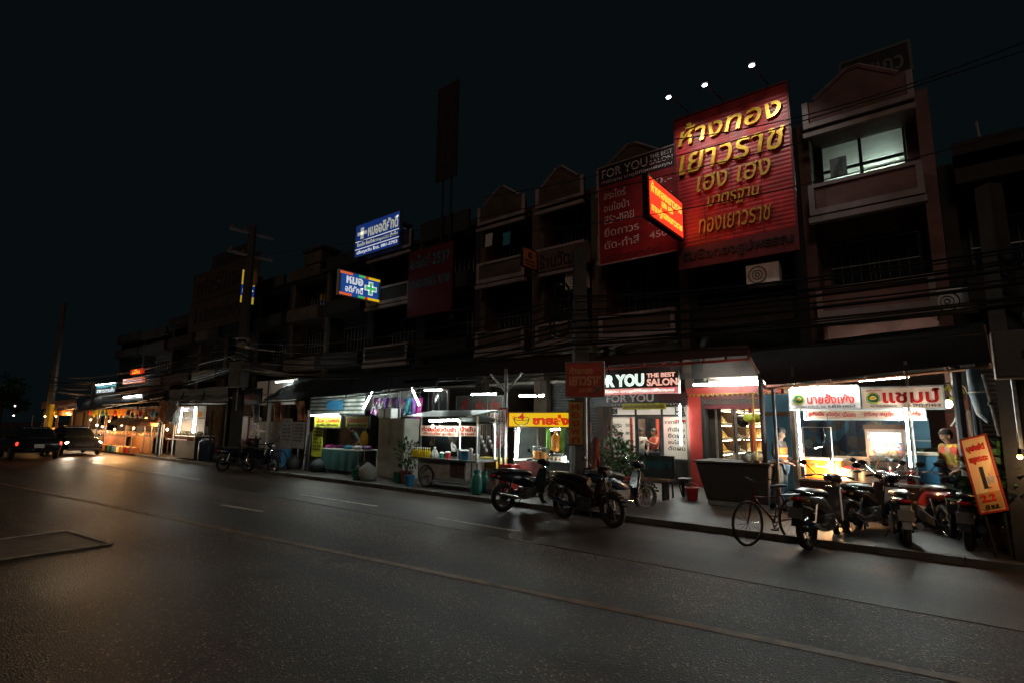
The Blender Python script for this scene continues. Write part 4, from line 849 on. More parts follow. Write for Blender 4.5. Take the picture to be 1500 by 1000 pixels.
awning(P(112, 603, 9.8), P(240, 578, 10.0), P(240, 563, 13.2), P(128, 580, 13.2), 'corr', 'long sloping tin awning over the orange-lit stalls', (.3, .98), beams=5)
awning(P(60, 598, 9.8), P(112, 596, 9.8), P(112, 584, 13.0), P(62, 588, 13.0), 'tarpo', 'orange-lit awning at the far left end of the stalls', (.05, .95), beams=3)
awning(P(150, 590, 9.7), P(218, 585, 9.7), P(218, 574, 11), P(150, 580, 11), 'corr', 'small tin lean-to under the long sloping awning', (), beams=3)
# T-post with two brackets holding the middle canopy
q = P(740, 690, 11.5); zt = P(740, 540, 11.5).z
t = thing('canopy_post', 'green-grey steel T-post with two slanted brackets, left of the yellow sign', 'post', (q.x, 11.5, PAVE))
mk('shaft', MB().cyl((q.x,11.5,PAVE-.01),(q.x,11.5,zt), .05, n=10), m['galv'], t)
for s in (-1, 1): mk('bracket', MB().cyl((q.x,11.5,zt-.65),(q.x+s*.55,11.5,zt-.12), .03, n=6), m['galv'], t)
mk('base_plate', MB().box((q.x,11.5,PAVE+.02),(.25,.25,.03)), m['dark'], t)
for k, px in enumerate((731, 738)):
    q = P(px, 690, 10.9); t = thing('steel_post', ['thin pale steel pipe standing under the red strip banner, left of a pair', 'thin pale steel pipe standing under the red strip banner, right of a pair'][k], 'post', (q.x, 10.9, PAVE), 'pair of pale pipes')
    mk('pipe', MB().cyl((q.x,10.9,PAVE),(q.x,10.9,P(px,600,10.9).z), .035, n=8), m['galv'], t); mk('foot', MB().lathe([(.1,0),(.1,.02),(.045,.03)], (q.x,10.9,PAVE), 12), m['dark'], t)
# ================================================================== SALON (open front of the fourth house)
h = HOUSES[3]; Ys = 15.45
def rbox(px0, py0, px1, py1, Y, d, mb=None):
    a, b, c, e = rect(px0, py0, px1, py1, Y); return (mb or MB()).bb(a, b, Y, Y+d, c, e)
X0, X1, Z0, Z1 = rect(896, 594, 1007, 671, Ys); ztr = P(950, 608, Ys).z
xa, xb = P(931.5, 630, Ys).x, P(970, 630, Ys).x
fr = MB()
for x in (X0, xa, xb, X1): fr.bb(x-.03, x+.03, Ys, Ys+.06, PAVE, Z1)
for z in (Z1, ztr, Z0): fr.bb(X0+.031, xa-.031, Ys, Ys+.06, z-.03, z+.03); fr.bb(xa+.031, xb-.031, Ys, Ys+.06, z-.03, z+.03) if z != Z0 else 0; fr.bb(xb+.031, X1-.031, Ys, Ys+.06, z-.03, z+.03)
sf = mk('shop_front', fr, m['dark'], h)
mk('lower_panel', MB().bb(X0+.03, xa-.03, Ys+.02, Ys+.05, PAVE, Z0-.03), m['wall_grey'], sf); mk('lower_panel', MB().bb(xb+.03, X1-.03, Ys+.02, Ys+.05, PAVE, Z0-.03), m['wall_grey'], sf)
for a, b in ((X0, xa), (xb, X1)):
    mk('pane', MB().bb(a+.03, b-.03, Ys+.025, Ys+.031, Z0+.03, ztr-.03), FILM('half_clear_film', (.75,.74,.72), .5), sf)
m['frost'] = FILM('frosted_vinyl', (.80,.78,.78), .1)
for a, b in ((X0, xa), (xa, xb), (xb, X1)): mk('transom_pane', MB().bb(a+.03, b-.03, Ys+.025, Ys+.031, ztr+.03, Z1-.03), m['frost'], sf)
dr = mk('door_frame', MB().bb(xa+.035,xa+.09,Ys-.02,Ys+.03,PAVE,ztr-.035).bb(xb-.09,xb-.035,Ys-.02,Ys+.03,PAVE,ztr-.035).bb(xa+.091,xb-.091,Ys-.02,Ys+.03,ztr-.1,ztr-.035).bb(xa+.091,xb-.091,Ys-.02,Ys+.03,PAVE,PAVE+.15), m['dark'], sf)
mk('wall_infill', MB().bb(min(BX[4]+.27, X0-.04), X0-.031, 15.4, 15.6, 0, 3.19).bb(X1+.031, max(X1+.04, BX[3]-.27), 15.4, 15.6, 0, 3.19).bb(X0-.03, X1+.03, 15.5, 15.6, Z1+.031, 3.19), m['wall_grey'], h)
wbk = Board((X0, Ys-.004, Z0), UX, UZ, X1-X0, Z1-Z0, .01)
m['ink'] = M('black_vinyl_letters', (.015,.014,.016), .5, .2, 5)
for k, (s, a0, a1) in enumerate((('สระ', .03, .15), ('ซอย', .03, .16), ('ดัด', .03, .14))): wbk.t(s, a0, a1, .58-.16*k, .66-.16*k, m['ink'], sf, .003, bold=.03)
for k, s in enumerate(('50.-', '80.-', '100', '150')): wbk.t(s, .20, .31, .60-.155*k, .66-.155*k, m['ink'], sf, .003, bold=.02)
wbk.t('ราคาพิเศษ', .72, .99, .66, .73, m['ink'], sf, .003, bold=.03)
for k, s in enumerate(('ทำสีผม', 'ยืดผม', 'อบไอน้ำ', 'ดัดผม')): wbk.t(s, .76, .97, .52-.115*k, .60-.115*k, m['ink'], sf, .003, bold=.03)
wbk.t('HA', .86, .99, .80, .97, m['ink'], sf, .003, bold=.02)
q = wbk; mk('emblem', q.slab(.02, .09, .85, .96, .002, .006), m['ink'], sf); q.t('C', .035, .075, .87, .94, m['wall_white'], sf, .003, d=.007)
m['redvin'] = M('red_vinyl_strip', (.62,.05,.02), .5, .15, 4)
mk('red_strip', q.slab(.26, .30, .0, .78, .002, .005), m['redvin'], sf); mk('red_strip', q.slab(.86, .99, .70, .74, .002, .005), m['redvin'], sf)
# what stands in the salon
y0 = 18.2
mk('salon_partition', MB().bb(BX[4]+.13, BX[3]-.13, y0, y0+.1, PAVE+.003, 3.19), m['wall_white'], h)
for k, px in enumerate((945, 961, 977)):
    X = XP(px, y0); p = thing('wall_strip', ['red hanging strip on the salon back wall, left of the dark mirror', 'red hanging strip on the salon back wall, right of the dark mirror', 'red hanging strip on the salon back wall seen through the right pane'][k], 'banner', (X, y0, 1.2), 'red strips in the salon')
    mk('strip', MB().bb(X-.16, X+.16, y0-.03, y0-.005, 1.0, 2.55), m['redvin'], p); mk('rod', MB().cyl((X-.2,y0-.02,2.56),(X+.2,y0-.02,2.56), .015, n=6), m['chrome'], p)
X = XP(952, y0); p = thing('mirror', 'dark framed mirror on the salon back wall between red strips', 'mirror', (X, y0, 1.5))
mk('frame', MB().bb(X-.28,X+.28,y0-.05,y0-.002,1.25,2.1), m['wood'], p); mk('glass', MB().bb(X-.24,X+.24,y0-.06,y0-.052,1.29,2.06), m['dglass'], p)
for k, px in enumerate((939, 951, 963)):
    X = XP(px, y0); p = thing('certificate', ['framed notice high on the salon wall, left of three', 'framed notice high on the salon wall, middle of three', 'framed notice high on the salon wall, right of three'][k], 'picture', (X, y0, 2.75), 'framed notices in the salon')
    mk('frame', MB().bb(X-.17,X+.17,y0-.04,y0-.002,2.62,3.05), m['dark'], p); mk('sheet', MB().bb(X-.13,X+.13,y0-.048,y0-.042,2.66,3.01), m['ltgrey'], p)
for k, (px, Y, c) in enumerate(((938, 17.0, m['whiteshirt']), (958, 17.2, m['redshirt']))):
    X = XP(px, Y)
    person(['person with dark hair sitting at the left inside the salon doorway', 'person in a faded red top sitting at the right inside the salon doorway'][k], (X, Y, PAVE+.32), R((35, -30)[k]), c, m['trdark'], 'reach' if k else 'counter', True)
    st = thing('salon_chair', ['black salon chair under the left seated person', 'black salon chair under the right seated person'][k], 'chair', (X, Y, PAVE), 'salon chairs')
    mk('seat', MB().box((X,Y+.02,.70),(.52,.5,.1)), m['black'], st, bevel=.03); mk('backrest', MB().box((X,Y+.29,1.0),(.5,.08,.5)), m['black'], st, bevel=.03); mk('pedestal', MB().lathe([(.28,.13),(.26,.16),(.05,.2),(.05,.64)], (X,Y,0), 16), m['chrome'], st)
X = XP(990, 15.9); bx = thing('reception_desk', 'brown low desk behind the right salon pane', 'desk', (X, 16.3, PAVE))
mk('front_panel', MB().bb(X-.45,X+.45,16.1,16.14,PAVE+.005,1.0), m['wood'], bx); mk('top', MB().bb(X-.5,X+.5,16.05,16.6,1.003,1.04), m['darkwood'], bx)
for k, (xx, yy) in enumerate(((-8.3, 16.2), (-7.0, 16.6), (-8.3, 17.4), (-6.95, 17.6))):
    tube_lamp((xx, yy, 3.1), (xx+1.1, yy, 3.1), ['ceiling tube inside the salon near the left pane', 'ceiling tube inside the salon near the right pane', 'ceiling tube at the back left of the salon', 'ceiling tube at the back right of the salon'][k], 'tubew')
for k, px in enumerate((955, 990)): bulb_lamp((XP(px, 17.5), 17.5, 2.55), ['small warm lamp glowing in the salon doorway', 'small warm lamp glowing behind the right salon pane'][k], 'bulbw', .04, .5)
# salon signs
m['boxblk'] = M('black_sign_face', (.012,.014,.013), .3, .2, 4); m['lit_letter'] = E('backlit_letter', (.82,1.0,.88), .9); m['lit_salon'] = E('backlit_salmon_letter', (1,.42,.30), .8)
m['lit_redstrip'] = E('backlit_red_strip', (.72,.02,.02), .6)
b = fboard(866, 546, 994, 577, 14.4, .14); t = thing('salon_sign', 'lit black FOR YOU box sign with a red strip, upper of two over the salon', 'sign', b.o)
mk('box', b.slab(0, 1, .30, 1), m['boxblk'], t); mk('red_strip', b.slab(0, 1, .02, .295), m['lit_redstrip'], t)
b.t('FOR YOU', .0, .635, .38, .98, m['lit_letter'], t, .02, bold=.05); b.t('THE BEST', .665, .97, .76, .96, m['lit_salon'], t, .02, bold=.03); b.t('SALON', .665, .99, .37, .70, m['lit_salon'], t, .02, bold=.03)
b.t('ทำให้คุณ มาดูดีที่สุดเพื่อคุณ', .06, .95, .07, .25, m['lit_letter'], t, .01, bold=.03)
for s in (.1, .9): mk('hanger', MB().cyl(b.pt(s, 1, -.07), b.pt(s, 1, -.07)+UZ*.35, .015, n=5), m['dark'], t)
b = fboard(872, 575, 1005, 594, 15.2, .05); t = thing('salon_sign', 'unlit dark FOR YOU fascia board, lower of two over the salon glass', 'sign', b.o)
mk('board', b.slab(), m['bannerblk'], t); b.t('FOR YOU', .14, .67, .32, .92, m['ltgrey'], t, .015, bold=.02); b.t('THE BEST SALON', .72, .97, .4, .85, m['dkred'], t, .01); b.t('มาดูดีที่สุดเพื่อคุณ', .2, .95, .03, .24, m['ltgrey'], t, .008)
b = fboard(912, 590, 975, 599, 15.1, .012); t = thing('banner', 'narrow yellow lettered strip hung across the top of the salon glass', 'banner', b.o)
mk('strip', b.slab(), m['limep'], t); b.t('เปิดบริการทุกวัน ยินดีต้อนรับ', .03, .97, .12, .88, m['dkred'], t, .005, bold=.02)
# ================================================================== GOLD SHOP
h = HOUSES[2]; Yg = 15.42
gx0, gx1, _, _ = rect(1031, 598, 1120, 674, Yg); zf0 = P(1075, 598, Yg).z; zf1 = P(1075, 577, Yg).z; zf2 = P(1075, 566, Yg).z
mk('red_pillar', MB().bb(gx0-.38, gx0-.02, Yg-.1, Yg+.16, PAVE, zf2), m['redpaint'], h); mk('red_pillar', MB().bb(gx1+.05, gx1+.3, Yg-.1, Yg+.16, PAVE, zf2), m['redpaint'], h)
fs = mk('fascia', MB().bb(gx0-.4, gx1+.5, Yg-.14, Yg+.14, zf1, zf2), m['redpaint'], h)
mk('carved_band', MB().bb(gx0-.02, gx1+.05, Yg-.06, Yg+.1, zf0, zf1-.004), m['dkred'], fs)
sc2 = MB(); n_ = 16
for k in range(n_):
    xx = gx0 + (gx1-gx0)*(k+.5)/n_; sc2.torus((xx, Yg-.07, (zf0+zf1)/2), .065, .018, 12, 5); sc2.ell((xx, Yg-.075, (zf0+zf1)/2), (.03,.02,.05), 8, 5)
mk('carved_scrolls', sc2, m['darkwood'], fs)
tl = MB()
for k in range(18): xx = gx0-.35+(gx1-gx0+.8)*k/18; tl.tube([(xx,Yg-.17,zf1+.03),(xx+.04,Yg-.17,zf1-.03),(xx+.08,Yg-.17,zf1+.03)], .018, 5)
mk('scalloped_edge', tl, m['goldflat'], fs)
gf = MB()
for s in (0, .22, .55, 1): x = gx0+(gx1-gx0)*s; gf.bb(x-.025, x+.025, Yg, Yg+.05, PAVE, zf0)
mk('shop_front', gf.bb(gx0+.026, gx1-.026, Yg+.003, Yg+.047, .85, .9), m['steel'], h)
yb = 18.6
mk('shop_partition', MB().bb(BX[3]+.13, BX[2]-.13, yb, yb+.1, PAVE+.003, 3.19), m['wall_cream'], h)
for k, (px0, px1, lab) in enumerate(((1080, 1100, 'lit cabinet of gold trays right of the gold shop clerk'), (1101.5, 1124, 'lit cabinet of gold trays at the right end of the gold shop'))):
    a, b_ = XP(px0, yb-.4), XP(px1, yb-.4); c = thing('display_cabinet', lab, 'cabinet', ((a+b_)/2, yb-.4, PAVE), 'gold shop wall cabinets')
    mk('carcass', MB().bb(a, a+.04, yb-.45, yb-.01, PAVE+.004, 2.75).bb(b_-.04, b_, yb-.45, yb-.01, PAVE+.004, 2.75).bb(a+.041, b_-.041, yb-.05, yb-.01, PAVE+.004, 2.75).bb(a, b_, yb-.47, yb-.01, 2.751, 2.85), m['redpaint'] if k % 2 else m['darkwood'], c)
    for z in (1.0, 1.42, 1.84, 2.26): mk('shelf', MB().bb(a+.042, b_-.042, yb-.42, yb-.051, z, z+.03), m['glass'] if 0 else m['wall_white'], c)
    for z in (1.0, 1.42, 1.84, 2.26):
        mb = MB(); nx = max(2, int((b_-a)/.22))
        for i in range(nx):
            xx = a+.1+(b_-a-.2)*(i+.5)/nx; mb.hexa([(xx-.09,yb-.38,z+.034),(xx+.09,yb-.38,z+.034),(xx+.09,yb-.12,z+.034),(xx-.09,yb-.12,z+.034),(xx-.085,yb-.30,z+.05),(xx+.085,yb-.30,z+.05),(xx+.085,yb-.13,z+.30),(xx-.085,yb-.13,z+.30)])
        mk('jewellery_trays', mb, m['trays'], c)
    for zz in (1.36, 1.78, 2.20, 2.69): mk('added_strip', MB().cyl((a+.08, yb-.40, zz), (b_-.08, yb-.40, zz), .006, n=5), m['addedstrip'], c)  # strips added under each shelf to light the trays
def sidecab(ya, yb2, label):
    X = BX[3]+.14; c = thing('display_cabinet', label, 'cabinet', (X, (ya+yb2)/2, PAVE), 'gold shop wall cabinets')
    mk('carcass', MB().bb(X, X+.45, ya, ya+.04, PAVE+.004, 2.75).bb(X, X+.45, yb2-.04, yb2, PAVE+.004, 2.75).bb(X, X+.04, ya+.041, yb2-.041, PAVE+.004, 2.75).bb(X, X+.47, ya, yb2, 2.751, 2.85), m['darkwood'], c)
    for z in (.62, 1.02, 1.42, 1.84, 2.26):
        mk('shelf', MB().bb(X+.041, X+.42, ya+.042, yb2-.042, z, z+.03), m['wall_white'], c); mb = MB(); ny = max(3, int((yb2-ya)/.2))
        for i in range(ny):
            yy = ya+.08+(yb2-ya-.16)*(i+.5)/ny; mb.hexa([(X+.40,yy-.08,z+.034),(X+.40,yy+.08,z+.034),(X+.12,yy+.08,z+.034),(X+.12,yy-.08,z+.034),(X+.30,yy-.075,z+.05),(X+.30,yy+.075,z+.05),(X+.12,yy+.075,z+.30),(X+.12,yy-.075,z+.30)])
        mk('jewellery_trays', mb, m['trays'], c)
    for zz in (.97, 1.37, 1.79, 2.21, 2.70): mk('added_strip', MB().cyl((X+.40, ya+.08, zz), (X+.40, yb2-.08, zz), .006, n=5), m['addedstrip'], c)  # same added strips for the side cabinets
sidecab(15.75, 16.85, 'lit cabinet of gold trays along the left wall of the gold shop, nearest the street'); sidecab(16.95, 18.1, 'lit cabinet of gold trays along the left wall of the gold shop, behind the clerk')
a, b_ = XP(1052, 16.6), XP(1118, 16.6); c = thing('display_counter', 'glass counter lined with red trays inside the gold shop', 'counter', ((a+b_)/2, 16.6, PAVE))
mk('base', MB().bb(a, b_, 16.45, 17.0, PAVE+.004, .6), m['redpaint'], c); mk('glass_top', MB().bb(a, b_, 16.45, 17.0, 1.0, 1.012), m['glass'], c); mk('glass_front', MB().bb(a, b_, 16.45, 16.462, .601, .999), m['glass'], c)
mk('tray_row', MB().bb(a+.05, b_-.05, 16.5, 16.95, .602, .66), m['trays'], c)
for k, (px, yy) in enumerate(((1050, 16.3), (1096, 16.3), (1060, 17.4), (1104, 17.4))):
    X = XP(px, yy); tube_lamp((X-.55, yy, 3.05), (X+.55, yy, 3.05), ['ceiling tube inside the gold shop over the left of the counter', 'ceiling tube inside the gold shop over the hanging globe', 'ceiling tube at the back left of the gold shop', 'ceiling tube at the back right of the gold shop'][k], 'tubew')
X = XP(1073, 17.4); person('gold shop clerk in a slate shirt standing behind the counter, side on', (X, 17.4, PAVE+.12), R(70), m['greyshirt'], m['trdark'], 'reach', sleeve=.9)
q = P(1086, 616, 16.0); f_ = thing('hanging_basket', 'round dark hanging globe inside the gold shop window', 'lantern', q)
mk('globe', MB().ell(q, (.2,.2,.19), 14, 8), m['black'], f_, True); mk('cord', MB().cyl(q+UZ*.18, (q.x,q.y,3.19), .008, n=5), m['black'], f_)
q = P(1104, 611, 15.8); f_ = thing('paper_lantern', 'pale green oval lantern hanging right of the dark globe', 'lantern', q)
mk('globe', MB().lathe([(.06,-.13),(.2,-.11),(.27,-.04),(.27,.04),(.2,.11),(.06,.13)], q, 18), m['limep'], f_, True); mk('cord', MB().cyl(q+UZ*.13, (q.x,q.y,3.19), .008, n=5), m['black'], f_)
for k, (xa_, xb_) in enumerate(((BX[3]+.02, BX[2]-.02), (BX[4]+.02, BX[3]-.02))): mk('lintel', MB().bb(xa_, xb_, 15.28, 15.34, 3.12, 3.75), M('lintel_paint%d' % k, (.05,.035,.03), .7, .3, 3, dirt=.5), HOUSES[2+k])
# outside tubes
def ptube(p0, p1, Y, label, mat='tube', Y2=None): return tube_lamp(P(p0[0], p0[1], Y), P(p1[0], p1[1], Y2 or Y), label, mat)
ptube((1016, 563.5), (1067, 562.5), 14.5, 'long tube light under the canopy in front of the gold shop'); ptube((1071, 562), (1083, 561), 14.2, 'short bright tube right after the long one over the gold shop', Y2=15.0); ptube((1095, 561), (1105, 560), 14.0, 'short bright tube over the right end of the gold shop', Y2=14.8)
ptube((996, 592), (997.5, 651), 15.2, 'upright tube on the pillar between salon and gold shop')
ptube((691, 577.5), (727, 576.5), 12.6, 'tube light under the middle canopy left of the T-post'); ptube((761, 579.5), (797, 579), 12.6, 'tube light under the middle canopy above the yellow sign')
ptube((404, 559), (429, 557.5), 12.8, 'tube light peeking over the black pointed tarpaulin', 'tubef')
ptube((152, 606), (170, 605.5), 10.6, 'tube light deep under the long tin awning', 'tubef'); ptube((181, 581), (194, 579.5), 10.4, 'tube light at the top of the tin awning, left of two', 'tubef'); ptube((197, 579), (208, 578), 10.4, 'tube light at the top of the tin awning, right of two', 'tubef')
ptube((1259, 557), (1331, 551), 14.0, 'tube light hung under the battens of the right awning', 'tubew')
# blue partition behind the man
b = fboard(1124, 577, 1160, 738, 14.2, .04); t = thing('partition_panel', 'tall plain blue plywood partition behind the man in the orange vest', 'panel', b.o)
mk('sheet', b.slab(), m['wall_blue'], t); mk('rail', b.slab(0, 1, .80, .84, .002, .03), m['wood'], t); mk('rail', b.slab(0, 1, .0, .04, .002, .03), m['wood'], t)
t = thing('steel_post', 'dark round steel post between the gold shop and the blue partition', 'post', (P(1121, 680, 12.3).x, 12.3, PAVE)); X = P(1121, 680, 12.3).x
mk('pipe', MB().cyl((X,12.3,PAVE),(X,12.3,2.9), .05, n=10), m['dark'], t); mk('foot', MB().lathe([(.12,0),(.12,.02),(.055,.04)], (X,12.3,PAVE), 12), m['dark'], t)
# ---- covered handcart in front of the gold shop
a, b_ = P(1018, 676, 12.0), P(1112, 680, 12.0); lo, lo2 = P(1030, 730, 12.1), P(1140, 735, 12.1)
t = thing('covered_stall', 'closed stall wrapped in a dark cloth, narrower below, before the gold shop', 'stall', ((a.x+b_.x)/2, 12.2, PAVE)); z1 = a.z
mk('cloth_cover', MB().hexa([(a.x+.18,12.12,PAVE+.1),(b_.x+.12,12.12,PAVE+.1),(b_.x+.12,12.8,PAVE+.1),(a.x+.18,12.8,PAVE+.1),(a.x,12.0,z1),(b_.x+.2,12.0,z1),(b_.x+.2,12.95,z1),(a.x,12.95,z1)]), M('dark_cloth', (.035,.03,.03), .85, .4, 6, .4, stretch=(6,1,.5)), t, bevel=.03)
mk('top_board', MB().bb(a.x-.03,b_.x+.23,11.97,12.98,z1+.002,z1+.04), m['darkwood'], t)
mk('skid', MB().bb(a.x+.2,b_.x+.1,12.15,12.21,PAVE,PAVE+.098).bb(a.x+.2,b_.x+.1,12.7,12.76,PAVE,PAVE+.098), m['galv'], t)
for k in (0, 1): X = b_.x-.3+.2*k; tag(mk('plastic_bag', MB().ell((X,12.3,z1+.13+.02*k), (.14,.12,.11), 10, 6), m['plastic_white'] if k else m['tarpg'], None, True), ['crumpled grey plastic bag on the cloth-wrapped stall, left of two', 'crumpled white plastic bag on the cloth-wrapped stall, right of two'][k], 'bag')
X = P(1108, 640, 12.1).x; p = thing('bamboo_pole', 'thin pale pole standing up from the cloth-wrapped stall', 'pole', (X, 12.05, z1+.04)); mk('stick', MB().cyl((X,12.05,z1+.041),(X-.02,12.05,2.45), .018, n=6), m['goldflat'], p); mk('foot_block', MB().box((X,12.05,z1+.07),(.12,.1,.055)), m['wood'], p)
# ================================================================== MEATBALL STALL (right)
Yk = 12.1
m['signwhite'] = E('lit_white_sign_face', (.95,.84,.78), .22, (.7,.66,.62)); m['signcream'] = E('lit_cream_sign_face', (.95,.68,.48), .26, (.7,.55,.42)); m['signred'] = M('red_sign_letters', (.62,.015,.012), .4, .1, 4)
ca, cb = P(1180, 702, Yk), P(1302, 706, Yk); z1 = (ca.z+cb.z)/2; 
t = thing('food_stall', 'long meatball stall with a dark counter, steel edge and two upright corner posts', 'stall', ((ca.x+cb.x)/2, Yk, PAVE)); xa, xb = ca.x-.1, P(1392, 700, Yk).x
mk('counter_front', MB().bb(xa, xb, Yk, Yk+.04, PAVE+.12, z1-.04), M('counter_brown_laminate', (.09,.045,.03), .45, .3, 3, dirt=.4), t)
mk('counter_side', MB().bb(xa, xa+.03, Yk+.041, Yk+.95, PAVE+.12, z1-.04), m['darkwood'], t); mk('counter_side', MB().bb(xb-.03, xb, Yk+.041, Yk+.95, PAVE+.12, z1-.04), m['darkwood'], t)
mk('counter_top', MB().bb(xa-.03, xb+.03, Yk-.04, Yk+1.0, z1-.038, z1), m['steel'], t)
for xx in (xa+.05, xb-.1): mk('wheel', MB().torus((xx+.1, Yk+.1, PAVE+.115), .09, .028, 16, 6).cyl((xx+.1,Yk+.06,PAVE+.115),(xx+.1,Yk+.14,PAVE+.115), .07, n=10), m['rubber'], t)
pxa, pxb = P(1172, 640, Yk+.1).x, P(1330, 640, Yk+.1).x
for xx in (pxa-.06, pxb+.07): mk('upright', MB().bb(xx-.025, xx+.025, Yk+.1, Yk+.15, z1+.001, 3.0), m['steel'], t)
def sboard(box, Y, face, label, txts, frame='holder', th=.1):
    b = fboard(*box, Y, th); t = thing('stall_sign', label, 'sign', b.o); mk('panel', b.slab(), m[face], t); mk('frame', b.rim(.03, .02), m[frame], t)
    for s, a0, a1, b0, b1, ink, bo in txts: b.t(s, a0, a1, b0, b1, m[ink], t, .012, bold=bo)
    return t, b
def logo(b, t, a, c, r):
    o = b.pt(a, c, .012); mk('round_emblem', MB().cyl(o, o-UY*.012, r, n=28), m['plastic_green'], t); mk('emblem_ring', MB().torus(o-UY*.012, r*.86, r*.07, 28, 6), m['yellowp'], t)
    mk('emblem_bowl', MB().lathe([(r*.12,-r*.28),(r*.42,-r*.1),(r*.5,r*.08)], o-UY*.02, 14, sq=.25), m['goldflat'], t); mk('emblem_balls', MB().ell(o-UY*.02+V((-r*.2,0,r*.16)), (r*.18,.012,r*.18), 8, 5).ell(o-UY*.02+V((r*.05,0,r*.26)), (r*.18,.012,r*.18), 8, 5).ell(o-UY*.02+V((r*.28,0,r*.14)), (r*.18,.012,r*.18), 8, 5), m['plastic_yellow'], t)
t, b = sboard((1158, 570, 1260, 598), Yk+.02, 'signwhite', 'white meatball stall sign with red Thai name and round green emblem, left of a pair', [('นายฮั้งเพ้ง', .25, .92, .27, .82, 'signred', .02), ('สาขา รับประกัน โทร.', .15, .52, .07, .17, 'ink', .02), ('0-8530-3905-7', .55, .93, .06, .18, 'ink', .02)]); logo(b, t, .13, .5, b.h*.29)
t, b = sboard((1263, 567, 1381, 597), Yk+.02, 'signcream', 'cream sign with big bold red Thai word and round dark emblem, right of a pair', [('แชมป์', .27, .97, .25, .95, 'signred', .028), ('ลูกชิ้นเนื้อวัว', .06, .26, .83, .95, 'signred', .02), ('โทร. รับประกันคุณภาพ', .10, .44, .06, .16, 'ink', .02), ('0-2932-7145-9', .58, .97, .06, .19, 'ink', .02)]); logo(b, t, .145, .5, b.h*.30)
t, b = sboard((1180, 600, 1354, 612.5), Yk+.0, 'signcream', 'long narrow cream menu strip with red Thai words under the sign pair', [('ลูกชิ้นเนื้อ', .02, .17, .2, .85, 'signred', .03), ('เนื้อตุ๋น', .20, .31, .2, .85, 'signred', .01), ('เนื้อสด', .34, .45, .2, .85, 'signred', .01), ('ลูกชิ้นหมู', .52, .63, .2, .85, 'signred', .01), ('หมูตุ๋น', .66, .77, .2, .85, 'signred', .01), ('ไก่ตุ๋น', .89, .97, .2, .85, 'signred', .02)], th=.05)
tube_lamp(P(1159, 570.5, Yk-.06)+UZ*.03, P(1255, 569, Yk-.06)+UZ*.03, 'long tube along the top edge of the white meatball sign')
tube_lamp(P(1168.5, 600, Yk-.12), P(1175, 680, Yk-.12), 'upright tube on the left corner post of the meatball stall'); tube_lamp(P(1326.5, 597, Yk-.16), P(1334, 683, Yk-.16), 'upright tube on the right corner post of the meatball stall')
m['bulbo'] = E('lit_orange_bulb', (1, .62, .3), 40)
# things on the counter
def at(px, py, Y): return P(px, py, Y)
def onc(px, Y, z=None): q = P(px, 700, Y); return V((q.x, Y, z1 if z is None else z))
q = onc(1210, Yk+.35); t = thing('plastic_crate', 'orange plastic box glowing beside the bare lamp on the meatball counter', 'box', q)
mk('box', MB().bb(q.x-.36,q.x+.30,Yk+.2,Yk+.6,z1+.001,z1+.36), m['plastic_yellow'] if 0 else M('orange_plastic', (.75,.17,.02), .4, .12, 5), t, bevel=.02); mk('lid', MB().bb(q.x-.38,q.x+.32,Yk+.18,Yk+.62,z1+.362,z1+.40), m['plastic_white'], t, bevel=.01); mk('handle', MB().tube([(q.x-.12,Yk+.17,z1+.28),(q.x-.12,Yk+.14,z1+.24),(q.x+.06,Yk+.14,z1+.24),(q.x+.06,Yk+.17,z1+.28)], .012, 6), m['plastic_white'], t)
q = P(1217, 679, Yk-.02); bulb_lamp(q, 'bare glowing lamp hanging just above the orange box on the meatball counter', 'bulbo', .05, .9, 130, (1, .50, .18))
def pot(c, r, hh, label, mat='steel', lid=True):
    t = thing('cooking_pot', label, 'pot', c); mk('pot_body', MB().lathe([(r*.92,.001),(r,.03),(r,hh),(r*1.04,hh+.01),(r*.96,hh+.01),(r*.93,.03)], c, 20), m[mat], t, True)
    for s in (-1, 1): mk('handle', MB().tube([V(c)+V((s*r,-.05,hh*.75)),V(c)+V((s*(r+.05),-.04,hh*.78)),V(c)+V((s*(r+.05),.04,hh*.78)),V(c)+V((s*r,.05,hh*.75))], .009, 5), m['dark'], t)
    mk('ladle', MB().cyl(V(c)+V((.02,0,.05)), V(c)+V((r*.8,-.02,hh+.22)), .009, n=5), m['wood'], t); return t
pot(onc(1275, Yk+.3), .21, .22, 'wide steel pot with a ladle on the meatball counter'); pot(onc(1296, Yk+.28), .12, .26, 'slim dark pot right of the wide steel pot', 'dark')
q = onc(1244, Yk+.28); t = thing('plastic_tub', 'round white lidded tub right of the orange box', 'tub', q); mk('tub', MB().lathe([(.13,.001),(.17,.2),(.175,.21)], q, 18), m['plastic_white'], t, True); mk('lid', MB().lathe([(.18,.212),(.18,.235),(.1,.25),(.03,.28)], q, 18), m['plastic_red'], t, True)
q = onc(1305, Yk+.06); t = thing('sauce_bottle', 'red sauce bottle at the right end of the steel counter edge', 'bottle', q); mk('bottle', MB().lathe([(.035,.001),(.038,.02),(.038,.17),(.015,.22),(.014,.25)], q, 12), m['plastic_red'], t, True); mk('cap', MB().lathe([(.018,.251),(.016,.29),(.005,.31)], q, 10), m['plastic_white'], t)
q = onc(1252, Yk+.6); t = thing('cutting_board', 'pale wooden cutting board leaning at the back of the counter', 'board', q); b = Board((q.x-.36, Yk+.62, z1+.002), UX, V((-.06, .12, 1)), .72, .44, .03); mk('board', b.slab(), M('pale_wood', (.52,.34,.22), .6, .2, 4), t, bevel=.01); mk('handle_hole', MB().torus(b.pt(.5,.9,.001), .03, .006, 12, 4), m['wood'], t)
